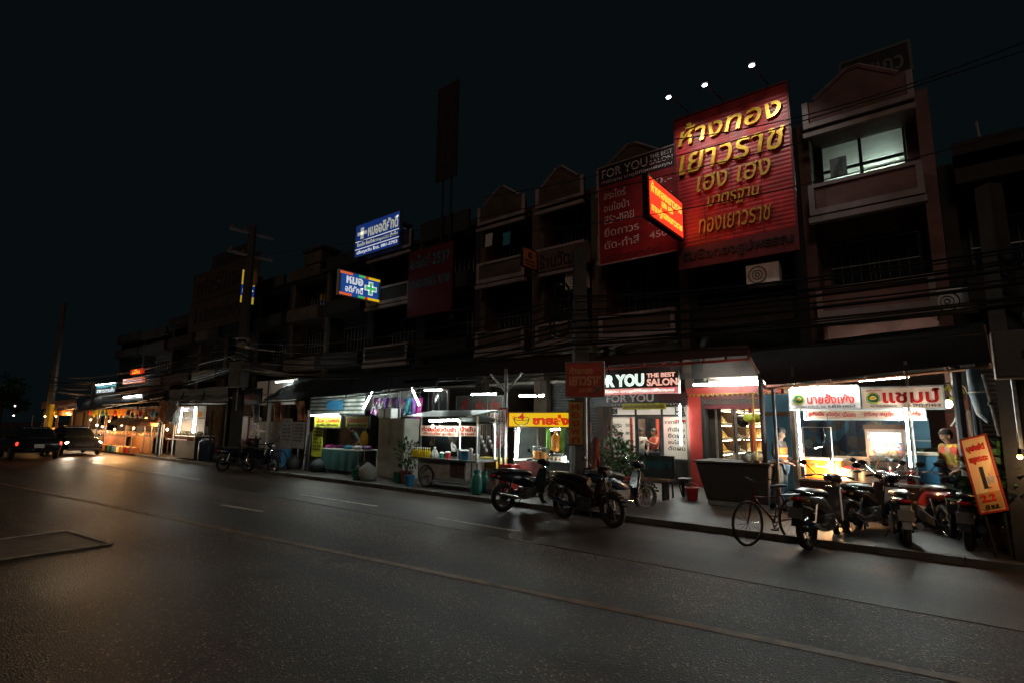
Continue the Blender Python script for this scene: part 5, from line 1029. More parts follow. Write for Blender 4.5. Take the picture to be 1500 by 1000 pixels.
# wire frame with hook
xa_, xb_ = P(1177, 650, Yk+.15).x, P(1219, 650, Yk+.15).x; zt = P(1198, 625, Yk+.15).z; t = thing('hanging_rack', 'thin square steel rack with a hook above the orange box', 'rack', ((xa_+xb_)/2, Yk+.15, z1))
mk('frame', MB().tube([(xa_,Yk+.15,z1+.002),(xa_,Yk+.15,zt),(xb_,Yk+.15,zt),(xb_,Yk+.15,z1+.002)], .014, 6), m['steel'], t); mk('hook', MB().tube([(xa_+.38,Yk+.15,zt-.01),(xa_+.40,Yk+.15,zt-.2),(xa_+.33,Yk+.15,zt-.38),(xa_+.18,Yk+.15,zt-.42),(xa_+.08,Yk+.15,zt-.36)], .013, 6), m['chrome'], t)
# glass display case
X0, X1, Z0, Z1 = rect(1269, 628, 1326, 690, Yk+.45); Z0 = z1+.002; t = thing('display_case', 'lit glass food case with shelves of bagged meatballs on the counter', 'display case', ((X0+X1)/2, Yk+.45, Z0)); y0, y1 = Yk+.45, Yk+.95
ff = MB()
for x in (X0, X1-.04):
    for y in (y0, y1-.04): ff.bb(x, x+.04, y, y+.04, Z0, Z1)
for z in (Z0, Z1-.05): ff.bb(X0+.041, X1-.041, y0, y0+.04, z, z+.05).bb(X0+.041, X1-.041, y1-.04, y1, z, z+.05)
mk('frame', ff, m['trim'], t); mk('top', MB().bb(X0-.02, X1+.02, y0-.02, y1+.02, Z1+.002, Z1+.09), m['wall_cream'], t); mk('back', MB().bb(X0+.041, X1-.041, y1-.02, y1-.005, Z0+.06, Z1-.06), m['wall_white'], t)
zs = Z0+.42; mk('shelf', MB().bb(X0+.042, X1-.042, y0+.02, y1-.042, zs, zs+.025), m['steel'], t); mk('front_pane', MB().bb(X0+.042, X1-.042, y0+.006, y0+.012, zs+.05, Z1-.06), m['glass'], t)
mk('case_tube', MB().cyl((X0+.08, y0+.08, Z1-.16), (X1-.08, y0+.08, Z1-.16), .016, n=8), m['tube'], t, True)
for k, (fx, col) in enumerate(((.12,'food'),(.3,'plastic_white'),(.5,'food'),(.7,'food'),(.88,'goods'))):
    c = V((X0+(X1-X0)*fx, y0+.25, zs+.13)); bag = tag(mk('food_bag', MB().ell(c, (.11,.12,.105), 10, 6).lathe([(.03,0),(.015,.03),(.05,.08)], c+UZ*.09, 8), m[col], None, True), ['bag of meatballs at the left end of the lit case shelf', 'white bag second from left on the lit case shelf', 'bag of meatballs in the middle of the lit case shelf', 'bag of meatballs second from right on the lit case shelf', 'bag of mixed goods at the right end of the lit case shelf'][k], 'bag', 'bags in the lit food case')
c = V(((X0+X1)/2-.05, y0+.25, Z0+.001)); t = thing('carton', 'cream carton with a round green emblem in the bottom of the lit case', 'box', c); mk('box', MB().bb(c.x-.42,c.x+.42,y0+.06,y0+.45,Z0+.051,Z0+.36), m['wall_cream'], t); mk('emblem', MB().cyl((c.x-.22,y0+.058,Z0+.2),(c.x-.22,y0+.048,Z0+.2), .09, n=18), m['plastic_green'], t)
# behind the stall: cloth, boxes, fan
t = thing('backdrop_cloth', 'dark blue patterned cloth hung behind the meatball stall', 'cloth', P(1240, 640, 14.6)); a, b_ = XP(1165, 14.6), XP(1352, 14.6)
g = [[V((a+(b_-a)*i/24, 14.6+.05*math.sin(i*1.7)+.02*j, PAVE+.2+2.2*j/4)) for i in range(25)] for j in range(5)]
mk('cloth', MB().sheet(g, .01), PATCH('dark_print_cloth', [(.02,.05,.08),(.03,.09,.13),(.06,.05,.05),(.02,.03,.05),(.10,.12,.10)], 5, .9), t); mk('rail', MB().cyl((a,14.68,PAVE+2.42),(b_,14.68,PAVE+2.42), .02, n=6), m['galv'], t)
t, b = flat_sign((1334, 612, 1362, 655), 13.4, 'wall_blue', [], 'plain grey-blue board behind the right upright tube', 'panel_board'); mk('ledge', b.slab(-.02, 1.02, .22, .26, .002, .05), m['holder'], t)
b = fboard(1384, 565, 1420, 640, 14.0); t = thing('partition_panel', 'reddish brown wooden partition at the right end of the meatball stall', 'panel', b.o); mk('sheet', b.slab(), M('reddish_wood', (.24,.07,.045), .6, .3, 4, dirt=.4), t); mk('rail', b.slab(0,1,.48,.53,.002,.04), m['darkwood'], t)
mk('cable_loop', MB().tube([b.pt(.2,.22,.03),b.pt(.35,.3,.05),b.pt(.5,.44,.05),b.pt(.62,.42,.05),b.pt(.5,.33,.05),b.pt(.4,.2,.05)], .02, 5), m['plastic_white'], t)
q = P(1397, 574, 13.3); t = thing('wall_fan', 'round pale wall fan right of the cream sign', 'fan', q); mk('guard', MB().torus(q, .19, .01, 24, 5).torus(q+UY*.06, .19, .01, 24, 5).torus(q-UY*.03, .1, .006, 18, 5), m['chrome'], t)
for k in range(3): a = R(120*k+20); mk('blade', MB().hexa([q+V((math.cos(a+d)*rr, .02+dd, math.sin(a+d)*rr)) for dd in (0,.012) for d, rr in ((-.35,.05),(-.5,.17),(.35,.17),(.2,.05))]), m['limep'], t)
mk('motor', MB().cyl(q+UY*.03, q+UY*.2, .06, n=12), m['holder'], t); mk('mount', MB().box(q+V((0,.3,-.02)), (.08,.3,.12)), m['holder'], t)
bulb_lamp(P(1389, 591, 13.0), 'round white lamp just right of the cream sign', 'bulbw', .07, .35)
# cooler boxes and stuff under right
for k, (px, py, s, mt, lab) in enumerate(((1345, 690, (.5,.45,.5), 'plastic_blue', 'blue lidded cooler box at the right end of the meatball counter'), (1372, 684, (.5,.4,.32), 'wall_cream', 'cream carton on the ground right of the blue cooler'))):
    c = V((XP(px, 12.9), 12.9, 1.0 if k == 0 else .7)); c.z = PAVE + s[2]/2 if k else z1+.001+s[2]/2*0+.25
    t = thing('cooler_box' if k == 0 else 'carton', lab, 'box', c); mk('box', MB().box(c, s), m[mt], t, bevel=.02); mk('lid', MB().box(c+UZ*(s[2]/2+.03), (s[0]+.03, s[1]+.03, .055)), m['plastic_white'] if k == 0 else m['wall_cream'], t, bevel=.01)
# people at the stall
q = P(1147, 740, 12.35); person('man in an orange vest over a grey shirt standing left of the meatball stall', (q.x, 12.35, PAVE), R(78), m['sleeve'], m['jeans'], 'counter', vest=m['vest'], sleeve=.9, lean=.04, sc_=.98)
q = P(1404, 700, 13.0); person('person in a red and yellow top half hidden behind the leaning board', (q.x, 13.0, PAVE), R(-40), PATCH('red_yellow_print', [(.6,.08,.04),(.7,.42,.08),(.25,.2,.04),(.55,.3,.2)], 7, .8), m['trdark'], 'counter', lean=.25)
# leaning orange board at the right
A, B_, C_ = P(1438, 750, 9.8), P(1474, 744, 9.8), P(1408, 645, 9.8); vv = C_-A; b = Board(A, (B_-A), vv - (B_-A).normalized()*vv.dot((B_-A).normalized()), (B_-A).length, 0, .03); b.h = (vv - b.u*vv.dot(b.u)).length; b.n = b.u.cross(b.v)
b = Board(A, b.u, vv.normalized(), b.w, vv.length, .03); b.n = V((0,-1,0))
m['orboard'] = PATCH('orange_printed_board', [(.72,.36,.14),(.78,.46,.22),(.70,.16,.06),(.78,.54,.26),(.72,.40,.16)], 3.2, .45, stretch=(2.5,1,.5))
t = thing('price_board', 'tall orange printed board leaning to the left beside the parked motorbikes', 'sign', A); mk('board', b.slab(), m['orboard'], t); mk('frame', b.rim(.025, .01), m['redpaint'], t)
b.t('บุฟเฟ่ต์', .12, .88, .80, .92, m['signred'], t, .006, bold=.04); b.t('หมูกระทะ', .12, .88, .64, .74, m['signred'], t, .006, bold=.04); mk('dark_stripe', b.slab(.40, .56, .30, .60, .002, .006), m['ink'], t); b.t('อร่อย', .62, .9, .36, .5, m['ltgrey'], t, .006, bold=.03); mk('pale_panel', b.slab(.04, .96, .02, .25, .002, .006), m['yellowp'] if 0 else m['amber'], t); b.t('2.2', .15, .75, .13, .23, m['signred'], t, .006, d=.007, bold=.04); b.t('15 พ.ย.', .25, .8, .03, .09, m['ink'], t, .006, d=.007, bold=.03)
mk('leg', MB().cyl(b.pt(.1,0,-.02), (A.x+.1, 9.9, PAVE), .018, n=6), m['dark'], t); mk('leg', MB().cyl(b.pt(.9,0,-.02), (B_.x, 9.9, PAVE), .018, n=6), m['dark'], t); mk('prop', MB().cyl(b.pt(.6,.7,-.03), (B_.x+.1, 10.6, PAVE), .015, n=6), m['dark'], t)
# ================================================================== RIGHT EDGE: posts, boards, plants
t, b = flat_sign((1482, 566, 1502, 690), 11.0, 'wood', [], 'tall brown board standing at the right edge under the brown cabinet', 'door_board', frame='darkwood'); mk('ledge', b.slab(0,1,.92,.97,.002,.03), m['darkwood'], t)
for k, (x0, y0, x1, y1, Y, lab) in enumerate(((1440, 548, 1464, 638, 11.2, 'thin pale pole slanting down right of the rolled tarpaulin'), (1470, 570, 1489, 665, 10.8, 'thin bright-edged pole slanting below the brown cabinet'), (1430, 178, 1444, 246, 15.0, 'pale pipe fixed high on the unlit right wall'))):
    a, b_ = P(x0, y0, Y), P(x1, y1, Y); t = thing('pipe', lab, 'pole', b_); mk('tube', MB().cyl(a, b_, .025, n=6), m['galv'], t); mk('coupling', MB().cyl(a.lerp(b_, .45), a.lerp(b_, .5), .036, n=8), m['dark'], t)
q = P(1432, 570, 11.6); t = thing('rolled_tarpaulin', 'rolled blue-grey tarpaulin hanging beside the right awning post', 'tarpaulin', q); mk('roll', MB().tube([P(1425,540,11.6),P(1433,575,11.6),P(1440,605,11.6),P(1449,618,11.6)], [.09,.12,.09,.03], 8), M('blue_tarp', (.09,.16,.22), .6, .4, 5, .4), t, True); mk('rope', MB().torus(P(1433,574,11.6), .125, .012, 14, 5, 'Z'), m['holder'], t)
def post(px, py0, py1, Y, label, r=.05, mat='dark'):
    a = P(px, py1, Y); X = a.x; t = thing('steel_post', label, 'post', (X, Y, PAVE)); mk('pipe', MB().cyl((X,Y,PAVE),(X,Y,P(px,py0,Y).z), r, n=8), m[mat], t); mk('foot', MB().lathe([(r*2.2,0),(r*2.2,.02),(r*1.1,.04)], (X,Y,PAVE), 12), m[mat], t)
post(1417, 535, 700, 12.0, 'dark post left of the rolled tarpaulin under the right awning', .07); post(1433, 600, 700, 12.6, 'pale upright board post behind the leaning orange board', .05, 'wall_cream')
def foliage(c, r, n, size, mat=None, up=.5):
    mb = MB(); c = V(c)
    for k in range(n):
        d = V((random.gauss(0,1), random.gauss(0,1), random.gauss(0,1))).normalized(); p = c + V((d.x*r[0], d.y*r[1], d.z*r[2]))*random.uniform(.35, 1)
        a = (d + V((random.uniform(-.6,.6), random.uniform(-.6,.6), random.uniform(-.3,up)))).normalized(); s = a.cross(V((random.uniform(-1,1), random.uniform(-1,1), 1))).normalized(); l = size*random.uniform(.6, 1.3); w_ = l*.28
        mb.add([p, p + a*l*.5 + s*w_, p + a*l, p + a*l*.5 - s*w_ + UZ*.01], [(0,1,2,3)])
    return mb
def plant(p, label, hh=.9, rad=.45, n=260, leaf=.16, flower=None, pot_='terra', cat='potted plant'):
    p = V(p); t = thing('potted_plant', label, cat, p, 'potted plants on the pavement')
    mk('pot', MB().lathe([(.13,.0),(.19,.28),(.21,.28),(.21,.33),(.17,.33),(.15,.05)], p, 16), m[pot_], t, True); mk('soil', MB().lathe([(.165,.27),(.16,.30),(.02,.31)], p, 12), m['darkwood'], t)
    sb = MB()
    for k in range(6): a = R(60*k); sb.tube([p+UZ*.28, p+V((.1*math.cos(a),.1*math.sin(a),.28+hh*.35)), p+V((rad*.6*math.cos(a),rad*.6*math.sin(a),.28+hh*.75))], [.014,.01,.005], 5)
    mk('stem', sb, m['wood'], t); mk('foliage', foliage(p+UZ*(.3+hh*.55), (rad, rad, hh*.5), n, leaf), m['leaf'], t)
    if flower: mk('flowers', foliage(p+UZ*(.3+hh*.75), (rad*.8, rad*.8, hh*.35), 60, .09), m[flower], t)
    return t
plant((P(1482, 700, 10.4).x, 10.4, PAVE), 'big-leaved green plant right of the leaning orange board', 1.1, .42, 160, .30); plant((P(1505, 720, 10.2).x, 10.2, PAVE), 'dark plant cut off by the right edge of the photo', 1.2, .4, 160, .24)
plant((P(1452, 735, 10.6).x, 10.7, PAVE), 'low green plant behind the foot of the leaning orange board', .6, .4, 180, .18); plant((P(898, 690, 12.9).x, 12.9, PAVE), 'bush with magenta flowers at the left of the salon front', 1.3, .38, 300, .13, 'pinkfl'); plant((P(912, 700, 12.6).x, 12.6, PAVE), 'leafy plant in a pot just right of the magenta bush', 1.0, .40, 300, .12); plant((P(925, 700, 12.4).x, 12.4, PAVE), 'low plant in a pot left of the dark lettered salon board', .7, .33, 220, .11)
plant((P(1345, 690, 13.9).x, 13.9, PAVE), 'green plant glimpsed behind the right upright tube', 1.5, .3, 200, .15)
q = P(1494, 668, 9.35); bulb_lamp(q, 'small orange glowing lamp among leaves at the right edge', 'bulb', .03, .25, 13, (1, .62, .3))
# salon pavement objects
b = fboard(936, 668, 986, 697, 12.6, .05); t = thing('lettered_board', 'dark board with bluish Thai letters standing before the salon door', 'sign', b.o); mk('board', b.slab(), M('dark_green_board', (.03,.045,.04), .5, .3, 4), t); mk('frame', b.rim(.03), m['dark'], t); b.t('เสริมสวยหญิงชาย', .04, .96, .35, .85, m['teal'], t, bold=.04)
for s in (.05, .95): mk('leg', MB().cyl(b.pt(s,0,-.02), (b.pt(s,0).x, b.o.y+.05, PAVE), .02, n=6), m['dark'], t); mk('stay', MB().cyl(b.pt(s,.9,-.05), (b.pt(s,0).x, b.o.y+.6, PAVE), .015, n=6), m['dark'], t)
def bench(x0, x1, y, label, z=.46, mat='wood'):
    t = thing('bench', label, 'bench', ((x0+x1)/2, y, PAVE)); 
    for k in range(3): mk('seat_plank', MB().bb(x0, x1, y+.13*k, y+.13*k+.11, PAVE+z-.04, PAVE+z), m[mat], t)
    for x in (x0+.12, x1-.17): mk('leg', MB().bb(x, x+.05, y+.03, y+.33, PAVE, PAVE+z-.041), m['dark'], t)
bench(P(933,690,12.0).x, P(978,690,12.0).x, 12.0, 'low wooden bench before the dark lettered salon board'); bench(P(988,700,12.9).x, P(1006,700,12.9).x, 13.0, 'short bench at the foot of the pillar with the upright tube', .42, 'darkwood')
t = thing('red_stool', 'red plastic stool among the salon plants', 'stool', (P(926,705,12.0).x, 12.0, PAVE)); X = P(926,705,12.0).x
mk('seat', MB().lathe([(.15,.43),(.17,.44),(.17,.47),(.05,.475)], (X,12,PAVE), 16), m['plastic_red'], t, True)
for k in range(4): a = R(45+90*k); mk('leg', MB().cyl((X+.2*math.cos(a),12+.2*math.sin(a),PAVE),(X+.13*math.cos(a),12+.13*math.sin(a),PAVE+.43), .022, n=6), m['plastic_red'], t)
# ================================================================== RED SIGN ON THE MIDDLE POLE, banners
a, b_ = P(829, 586, 9.7), P(865, 582, 9.85); b = Board(P(830, 580, 9.6), V((1,.35,0)), UZ, .78, P(846,533,9.7).z-P(846,582,9.7).z, .04)
m['signmaroon'] = M('dull_red_sign', (.55,.075,.05), .45, .2, 4, dirt=.2); m['signletter'] = M('dull_orange_letters', (.75,.36,.16), .5, .2, 4)
t = thing('direction_sign', 'dull red gold-shop direction sign with an arrow on the middle pole', 'sign', b.o); mk('board', b.slab(), m['signmaroon'], t); mk('frame', b.rim(.025), m['trim'], t); b.t('ห้างทอง', .1, .72, .66, .88, m['signletter'], t, bold=.03); b.t('เยาวราช', .08, .94, .32, .60, m['signletter'], t, bold=.04); b.t('เฮง เฮง', .35, .7, .12, .24, m['signletter'], t, bold=.02)
mk('arrow', MB().tube([b.pt(.68,.1,.01), b.pt(.9,.28,.01)], .02, 5).tube([b.pt(.76,.28,.01), b.pt(.91,.29,.01), b.pt(.91,.14,.01)], .018, 5), m['trim'], t)
mk('mast', MB().cyl((b.pt(.5,0,-.07).x, b.pt(.5,0,-.07).y, PAVE), b.pt(.5,1,-.07), .03, n=8), m['galv'], t)
b = Board(P(833, 650, 9.65), V((1,.35,0)), UZ, .30, P(840,587,9.65).z-P(840,650,9.65).z, .012); m['ochre'] = M('ochre_vinyl', (.55,.36,.08), .5, .25, 4, dirt=.3)
t = thing('vertical_banner', 'ochre vertical banner with red Thai letters under the direction sign', 'banner', b.o); mk('sheet', b.slab(), m['ochre'], t)
for k, s in enumerate('หองพก'): b.t(s, .2, .8, .80-.19*k, .94-.19*k, m['signmaroon'], t, .005, bold=.03)
mk('rod', MB().cyl(b.pt(-.05,1.01,0), b.pt(1.05,1.01,0), .012, n=6), m['dark'], t); mk('rod', MB().cyl(b.pt(-.05,-.01,0), b.pt(1.05,-.01,0), .012, n=6), m['dark'], t)
A, B_ = P(727, 655, 11.2), P(739, 655, 11.2); b = Board(A, UX, V((.10,0,1)), B_.x-A.x, P(733,597,11.2).z-A.z, .012)
t = thing('vertical_banner', 'red vertical strip banner with pale letters hung left of the yellow sign', 'banner', b.o); mk('sheet', b.slab(), M('red_strip_vinyl', (.42,.04,.04), .5, .2, 4), t); 
for k, s in enumerate('กวยเตยวหม'): b.t(s, .25, .75, .90-.105*k, .97-.105*k, m['ltgrey'], t, .004, bold=.02)
mk('rod', MB().cyl(b.pt(-.08,1.005,0), b.pt(1.08,1.005,0), .012, n=6), m['dark'], t)
# dark bags / clothes hung on the middle pole, brown shop boards behind
t, b = flat_sign((846, 620, 864, 700), 13.6, 'wall_grey', [('ยา', .2, .8, .82, .92), ('อา', .2, .8, .68, .78)], 'dim grey standing board behind the ochre banner', 'standing_board', frame='wood')
t, b = flat_sign((865, 640, 884, 700), 14.6, 'darkwood', [], 'dark tall cupboard left of the salon pillar', 'cupboard', th=.4); mk('door', b.slab(.04,.48,.03,.97,.003,.02), m['darkwood'], t); mk('door', b.slab(.52,.96,.03,.97,.003,.02), m['darkwood'], t)
for k, (px, py, col) in enumerate(((866, 655, 'whiteshirt'), (873, 662, 'redshirt'))):
    q = P(px, py, 11.5); tag(mk('hanging_cloth', MB().sheet([[q+V((-.09+.06*i, .03*math.sin(i*2+j), .35-.2*j)) for i in range(4)] for j in range(5)], .01), m[col]), ['pale cloth hanging beside the middle pole', 'faded red cloth hanging between the middle pole and salon'][k], 'cloth')
# ================================================================== YELLOW NOODLE STALL
Yn = 11.4
b = fboard(746, 604, 834, 624, Yn, .12); t = thing('stall_sign', 'lit yellow stall sign with red Thai letters and a noodle bowl drawing', 'sign', b.o)
mk('panel', b.slab(), m['led_yellow'], t); mk('frame', b.rim(.035, .02), m['wood'], t); b.t('ขายส่ง', .41, 1.0, .12, .86, m['led_redtxt'], t, .012, bold=.06)
bw = MB(); o = b.pt(.22, .38, .012)
bw.tube([o+V((-.26,0,.07)),o+V((-.2,0,-.05)),o+V((-.08,0,-.10)),o+V((.08,0,-.10)),o+V((.2,0,-.05)),o+V((.26,0,.07))], .013, 5)
bw.tube([o+V((.26*math.cos(R(20*k)),0,.07+.05*math.sin(R(20*k)))) for k in range(19)], .009, 5); mk('bowl_outline', bw, m['plastic_green'], t)
b.t('4', .16, .27, .42, .98, m['led_redtxt'], t, .014, bold=.02); mk('steam_strokes', MB().tube([b.pt(.07,.75,.012), b.pt(.12,.66,.012)], .012, 4).tube([b.pt(.06,.6,.012), b.pt(.11,.58,.012)], .012, 4), m['led_redtxt'], t)
tube_lamp(P(759.5, 626, Yn-.05), P(756, 672, Yn-.05), 'upright tube under the left end of the yellow noodle sign')
xa, xb = XP(752, Yn), XP(836, Yn); z1 = P(795, 674, Yn).z; t = thing('food_stall', 'small stall with white counter and posts under the yellow noodle sign', 'stall', ((xa+xb)/2, Yn, PAVE))
mk('counter_top', MB().bb(xa, xb, Yn, Yn+.8, z1-.03, z1), m['plastic_white'], t); mk('counter_front', MB().bb(xa+.03, xb-.03, Yn+.04, Yn+.07, PAVE+.1, z1-.031), m['steel'], t)
for x in (xa+.02, xb-.06): mk('post', MB().bb(x, x+.04, Yn+.02, Yn+.06, z1+.001, P(795,604,Yn).z), m['galv'], t); mk('leg', MB().bb(x, x+.04, Yn+.72, Yn+.76, PAVE, z1-.031), m['galv'], t); mk('leg', MB().bb(x, x+.04, Yn-.0+.0, Yn+.036, PAVE, z1-.031), m['galv'], t)
mk('inner_post', MB().bb(XP(786,Yn+.4), XP(786,Yn+.4)+.035, Yn+.4, Yn+.435, z1+.001, 2.6), m['wall_cream'], t)
b = fboard(758, 625, 790, 672, Yn+1.0, .03); t = thing('backdrop_board', 'dark slate backboard behind the upright tube of the noodle stall', 'panel', b.o); mk('sheet', b.slab(), M('slate_board', (.10,.12,.12), .6, .3, 4), t); mk('frame', b.rim(.03), m['dark'], t)
def jar(px, Y, z, lab, col, r=.09, hh=.24):
    c = V((XP(px, Y), Y, z+.001)); t = thing('glass_jar', lab, 'jar', c, 'jars of drinks on the noodle stall'); mk('jar', MB().lathe([(r,0),(r,hh),(r*.9,hh+.02)], c, 14), m['glass'], t, True); mk('contents', MB().lathe([(r*.9,.01),(r*.9,hh*.75),(.02,hh*.76)], c, 14), m[col], t); mk('lid', MB().lathe([(r*.95,hh+.021),(r*.95,hh+.05),(.02,hh+.06)], c, 14), m['steel'], t)
m['orangef'] = M('orange_fruit', (.75,.28,.03), .4, .2, 8)
jar(787, Yn+.2, z1, 'glass jar of orange fruit at the left on the noodle counter', 'orangef', .13, .3); jar(797, Yn+.25, z1, 'glass jar of orange fruit second from left on the noodle counter', 'orangef', .12, .26)
for k, px in enumerate((805, 811, 817, 823)): jar(px, Yn+.3, z1, ['small pale jar just right of the orange jars', 'second small pale jar right of the orange jars', 'third small pale jar right of the orange jars', 'fourth small pale jar, nearest the little upright tube'][k], 'food', .06, .14)
q = P(814, 646, Yn+.35); t = thing('drink_bag', 'orange drink bag hanging between green cloths in the noodle stall', 'bag', q); mk('bag', MB().lathe([(.10,-.25),(.13,-.2),(.12,.12),(.04,.2),(.06,.25)], q, 12), m['orangef'], t, True); mk('string', MB().cyl(q+UZ*.25, q+UZ*.45, .008, n=4), m['plastic_white'], t)
for k, px in enumerate((803, 824)): q = P(px, 645, Yn+.4); tag(mk('green_cloth', MB().sheet([[q+V((-.08+.05*i, .02*math.sin(i*2.1+j), .35-.16*j)) for i in range(4)] for j in range(5)], .01), M('bright_green_cloth%d' % k, (.12,.32,.06), .8, .2, 6)), ['green cloth hanging left of the orange drink bag', 'green cloth hanging right of the orange drink bag'][k], 'cloth')
tube_lamp(P(827.5, 668, Yn+.1), P(827.5, 681, Yn+.1), 'tiny upright tube low at the right end of the noodle stall'); tube_lamp(P(806, 629, Yn+.5), P(826, 627, Yn+.5), 'small tube behind the yellow sign over the orange drink bag')
c = V((XP(746, 11.0), 11.0, PAVE)); t = thing('crate', 'stack of two red plastic crates left of the upright noodle tube', 'crate', c)
for k in (0, 1):
    z = PAVE+.34*k; mk('crate_body', MB().bb(c.x-.2,c.x+.2,10.85,11.2,z+.002,z+.05).bb(c.x-.2,c.x-.17,10.85,11.2,z+.051,z+.32).bb(c.x+.17,c.x+.2,10.85,11.2,z+.051,z+.32).bb(c.x-.169,c.x+.169,10.85,10.88,z+.051,z+.14).bb(c.x-.169,c.x+.169,10.85,10.88,z+.2,z+.32).bb(c.x-.169,c.x+.169,11.17,11.2,z+.051,z+.32), m['plastic_red'], t)
# ================================================================== FOOD CART
Yc = 10.2
xa, xb = XP(603, Yc), XP(704, Yc); z1 = P(650, 671, Yc).z; t = thing('food_cart', 'steel food cart with lit roof tube, red menu panels and a bicycle-sized wheel', 'food cart', ((xa+xb)/2, Yc, PAVE))
b0, b1 = XP(614, Yc), XP(682, Yc)
mk('cart_body', MB().bb(b0, b1, Yc+.04, Yc+.75, PAVE+.25, z1-.04), M('cart_tin', (.42,.41,.37), .5, .3, 4, dirt=.6), t); mk('door', MB().bb(XP(660,Yc), XP(671,Yc), Yc+.02, Yc+.038, PAVE+.3, z1-.08), m['wall_cream'], t); mk('door', MB().bb(XP(672,Yc), XP(680,Yc), Yc+.02, Yc+.038, PAVE+.3, z1-.08), m['wall_cream'], t)
mk('counter_top', MB().bb(xa, xb, Yc-.12, Yc+.85, z1-.038, z1), m['steel'], t); zr = P(650, 607, Yc).z
mk('roof', MB().sheet(grid(V((XP(600,Yc)-.1, Yc-.2, zr-.04)), V((XP(692,Yc), Yc-.2, zr-.04)), V((XP(692,Yc), Yc+1.0, zr+.15)), V((XP(600,Yc)-.1, Yc+1.0, zr+.15)), 6, 3), .02), m['galv'], t)
for px in (615, 672, 697): X = XP(px, Yc); mk('post', MB().bb(X-.02, X+.02, Yc+.03, Yc+.07, z1+.001, zr-.03), m['steel'], t); mk('post', MB().bb(X-.02, X+.02, Yc+.72, Yc+.76, z1+.001, zr+.08), m['steel'], t)
for k, (p0, p1) in enumerate(((616, 671), (673, 698))):
    X0, X1, Z0, Z1 = rect(p0, 623, p1, 638, Yc+.02); bb_ = Board((X0, Yc+.02, Z0), UX, UZ, X1-X0, Z1-Z0, .03); mp_ = mk('menu_panel', bb_.slab(), m['signcream'], t); bb_.t(('ก๋วยเตี๋ยวต้มยำ','น้ำปั่น')[k], .05, .95, .45, .95, m['signred'], mp_, bold=.03); bb_.t(('เย็นตาโฟ ลูกชิ้น','กาแฟ')[k], .08, .9, .08, .38, m['signred'], mp_, bold=.01)
X = XP(627, Yc-.05); wh = mk('wheel', MB().torus((X, Yc-.06, PAVE+.29), .25, .012, 28, 5).cyl((X,Yc-.1,PAVE+.29),(X,Yc-.02,PAVE+.29), .04, n=10), m['galv'], t); mk('tyre', MB().torus((X, Yc-.06, PAVE+.29), .268, .022, 28, 6), m['rubber'], wh, True); sp = MB()
for k in range(12): a = R(30*k); sp.cyl((X, Yc-.06, PAVE+.29), (X+.25*math.cos(a), Yc-.06, PAVE+.29+.25*math.sin(a)), .005, n=3)
mk('spokes', sp, m['chrome'], wh); mk('step_rail', MB().bb(XP(636,Yc), XP(694,Yc), Yc-.12, Yc-.06, PAVE+.16, PAVE+.2), m['galv'], t); mk('back_cloth', MB().bb(XP(618,Yc+.7), XP(670,Yc+.7), Yc+.70, Yc+.71, z1+.01, zr-.5), m['tarp'], t)
for px in (690, 698): X = XP(px, Yc); mk('leg', MB().bb(X-.02,X+.02,Yc+.05,Yc+.09,PAVE,z1-.04), m['galv'], t)
tube_lamp(P(629, 616, Yc-.15), P(673, 615, Yc-.15), 'bright tube under the roof edge of the steel food cart'); bulb_lamp(P(634, 624, Yc-.12), 'small white glowing bulb before the red menu panel of the cart', 'bulbw', .045, .22)
for k in range(9):
    px = 606.5+3.0*k; c = V((XP(px, Yc+.02), Yc+.02, z1+.001)); t = thing('drink_bottle', 'yellow drink bottle with a white cap in the row at the left of the cart', 'bottle', c, 'row of yellow drink bottles on the cart')
    mk('bottle', MB().lathe([(.036,0),(.04,.02),(.04,.15),(.016,.20),(.015,.23)], c, 12), m['plastic_yellow'] if k < 0 else m['yellowdrink'] if 'yellowdrink' in m else m.setdefault('yellowdrink', M('yellow_drink', (.55,.40,.02), .2, .2, 6)), t, True); mk('cap', MB().lathe([(.02,.231),(.02,.265),(.005,.27)], c, 10), m['plastic_white'], t)
def tub(px, Y, z, r, hh, mat, label, cat='tub'):
    c = V((XP(px, Y), Y, z+.001)); t = thing('tub', label, cat, c); mk('tub_body', MB().lathe([(r*.85,0),(r,hh),(r*1.06,hh),(r*1.06,hh+.015),(r*.9,hh+.015),(r*.78,.02)], c, 18), m[mat], t, True); mk('lid', MB().lathe([(r*1.07,hh+.016),(r*1.07,hh+.035),(r*.3,hh+.06)], c, 18), m['plastic_white'], t, True)
tub(682.5, Yc+.1, z1, .13, .2, 'plastic_blue', 'blue round tub at the right part of the steel cart'); tub(674.5, Yc+.12, z1, .06, .22, 'plastic_white', 'slim white canister left of the blue tub'); tub(690.5, Yc+.1, z1, .055, .25, 'plastic_white', 'slim white canister right of the blue tub'); tub(698, Yc+.15, z1, .08, .11, 'plastic_white', 'short white bowl at the right end of the cart'); tub(648.5, Yc+.1, z1, .06, .11, 'plastic_green', 'dark green cup in the middle of the cart counter'); tub(657.5, Yc+.05, z1, .075, .14, 'plastic_red', 'red pot holding sticks in the middle of the cart')
c = V((XP(638, Yc+.1), Yc+.1, z1+.001)); t = thing('plastic_bag', 'translucent knotted plastic bag right of the yellow bottles', 'bag', c); mk('bag', MB().lathe([(.11,0),(.13,.08),(.06,.2),(.02,.24)], c, 10), m['tarpg'], t, True); mk('knot', MB().ell(c+UZ*.26, (.04,.03,.03), 8, 5), m['plastic_white'], t)
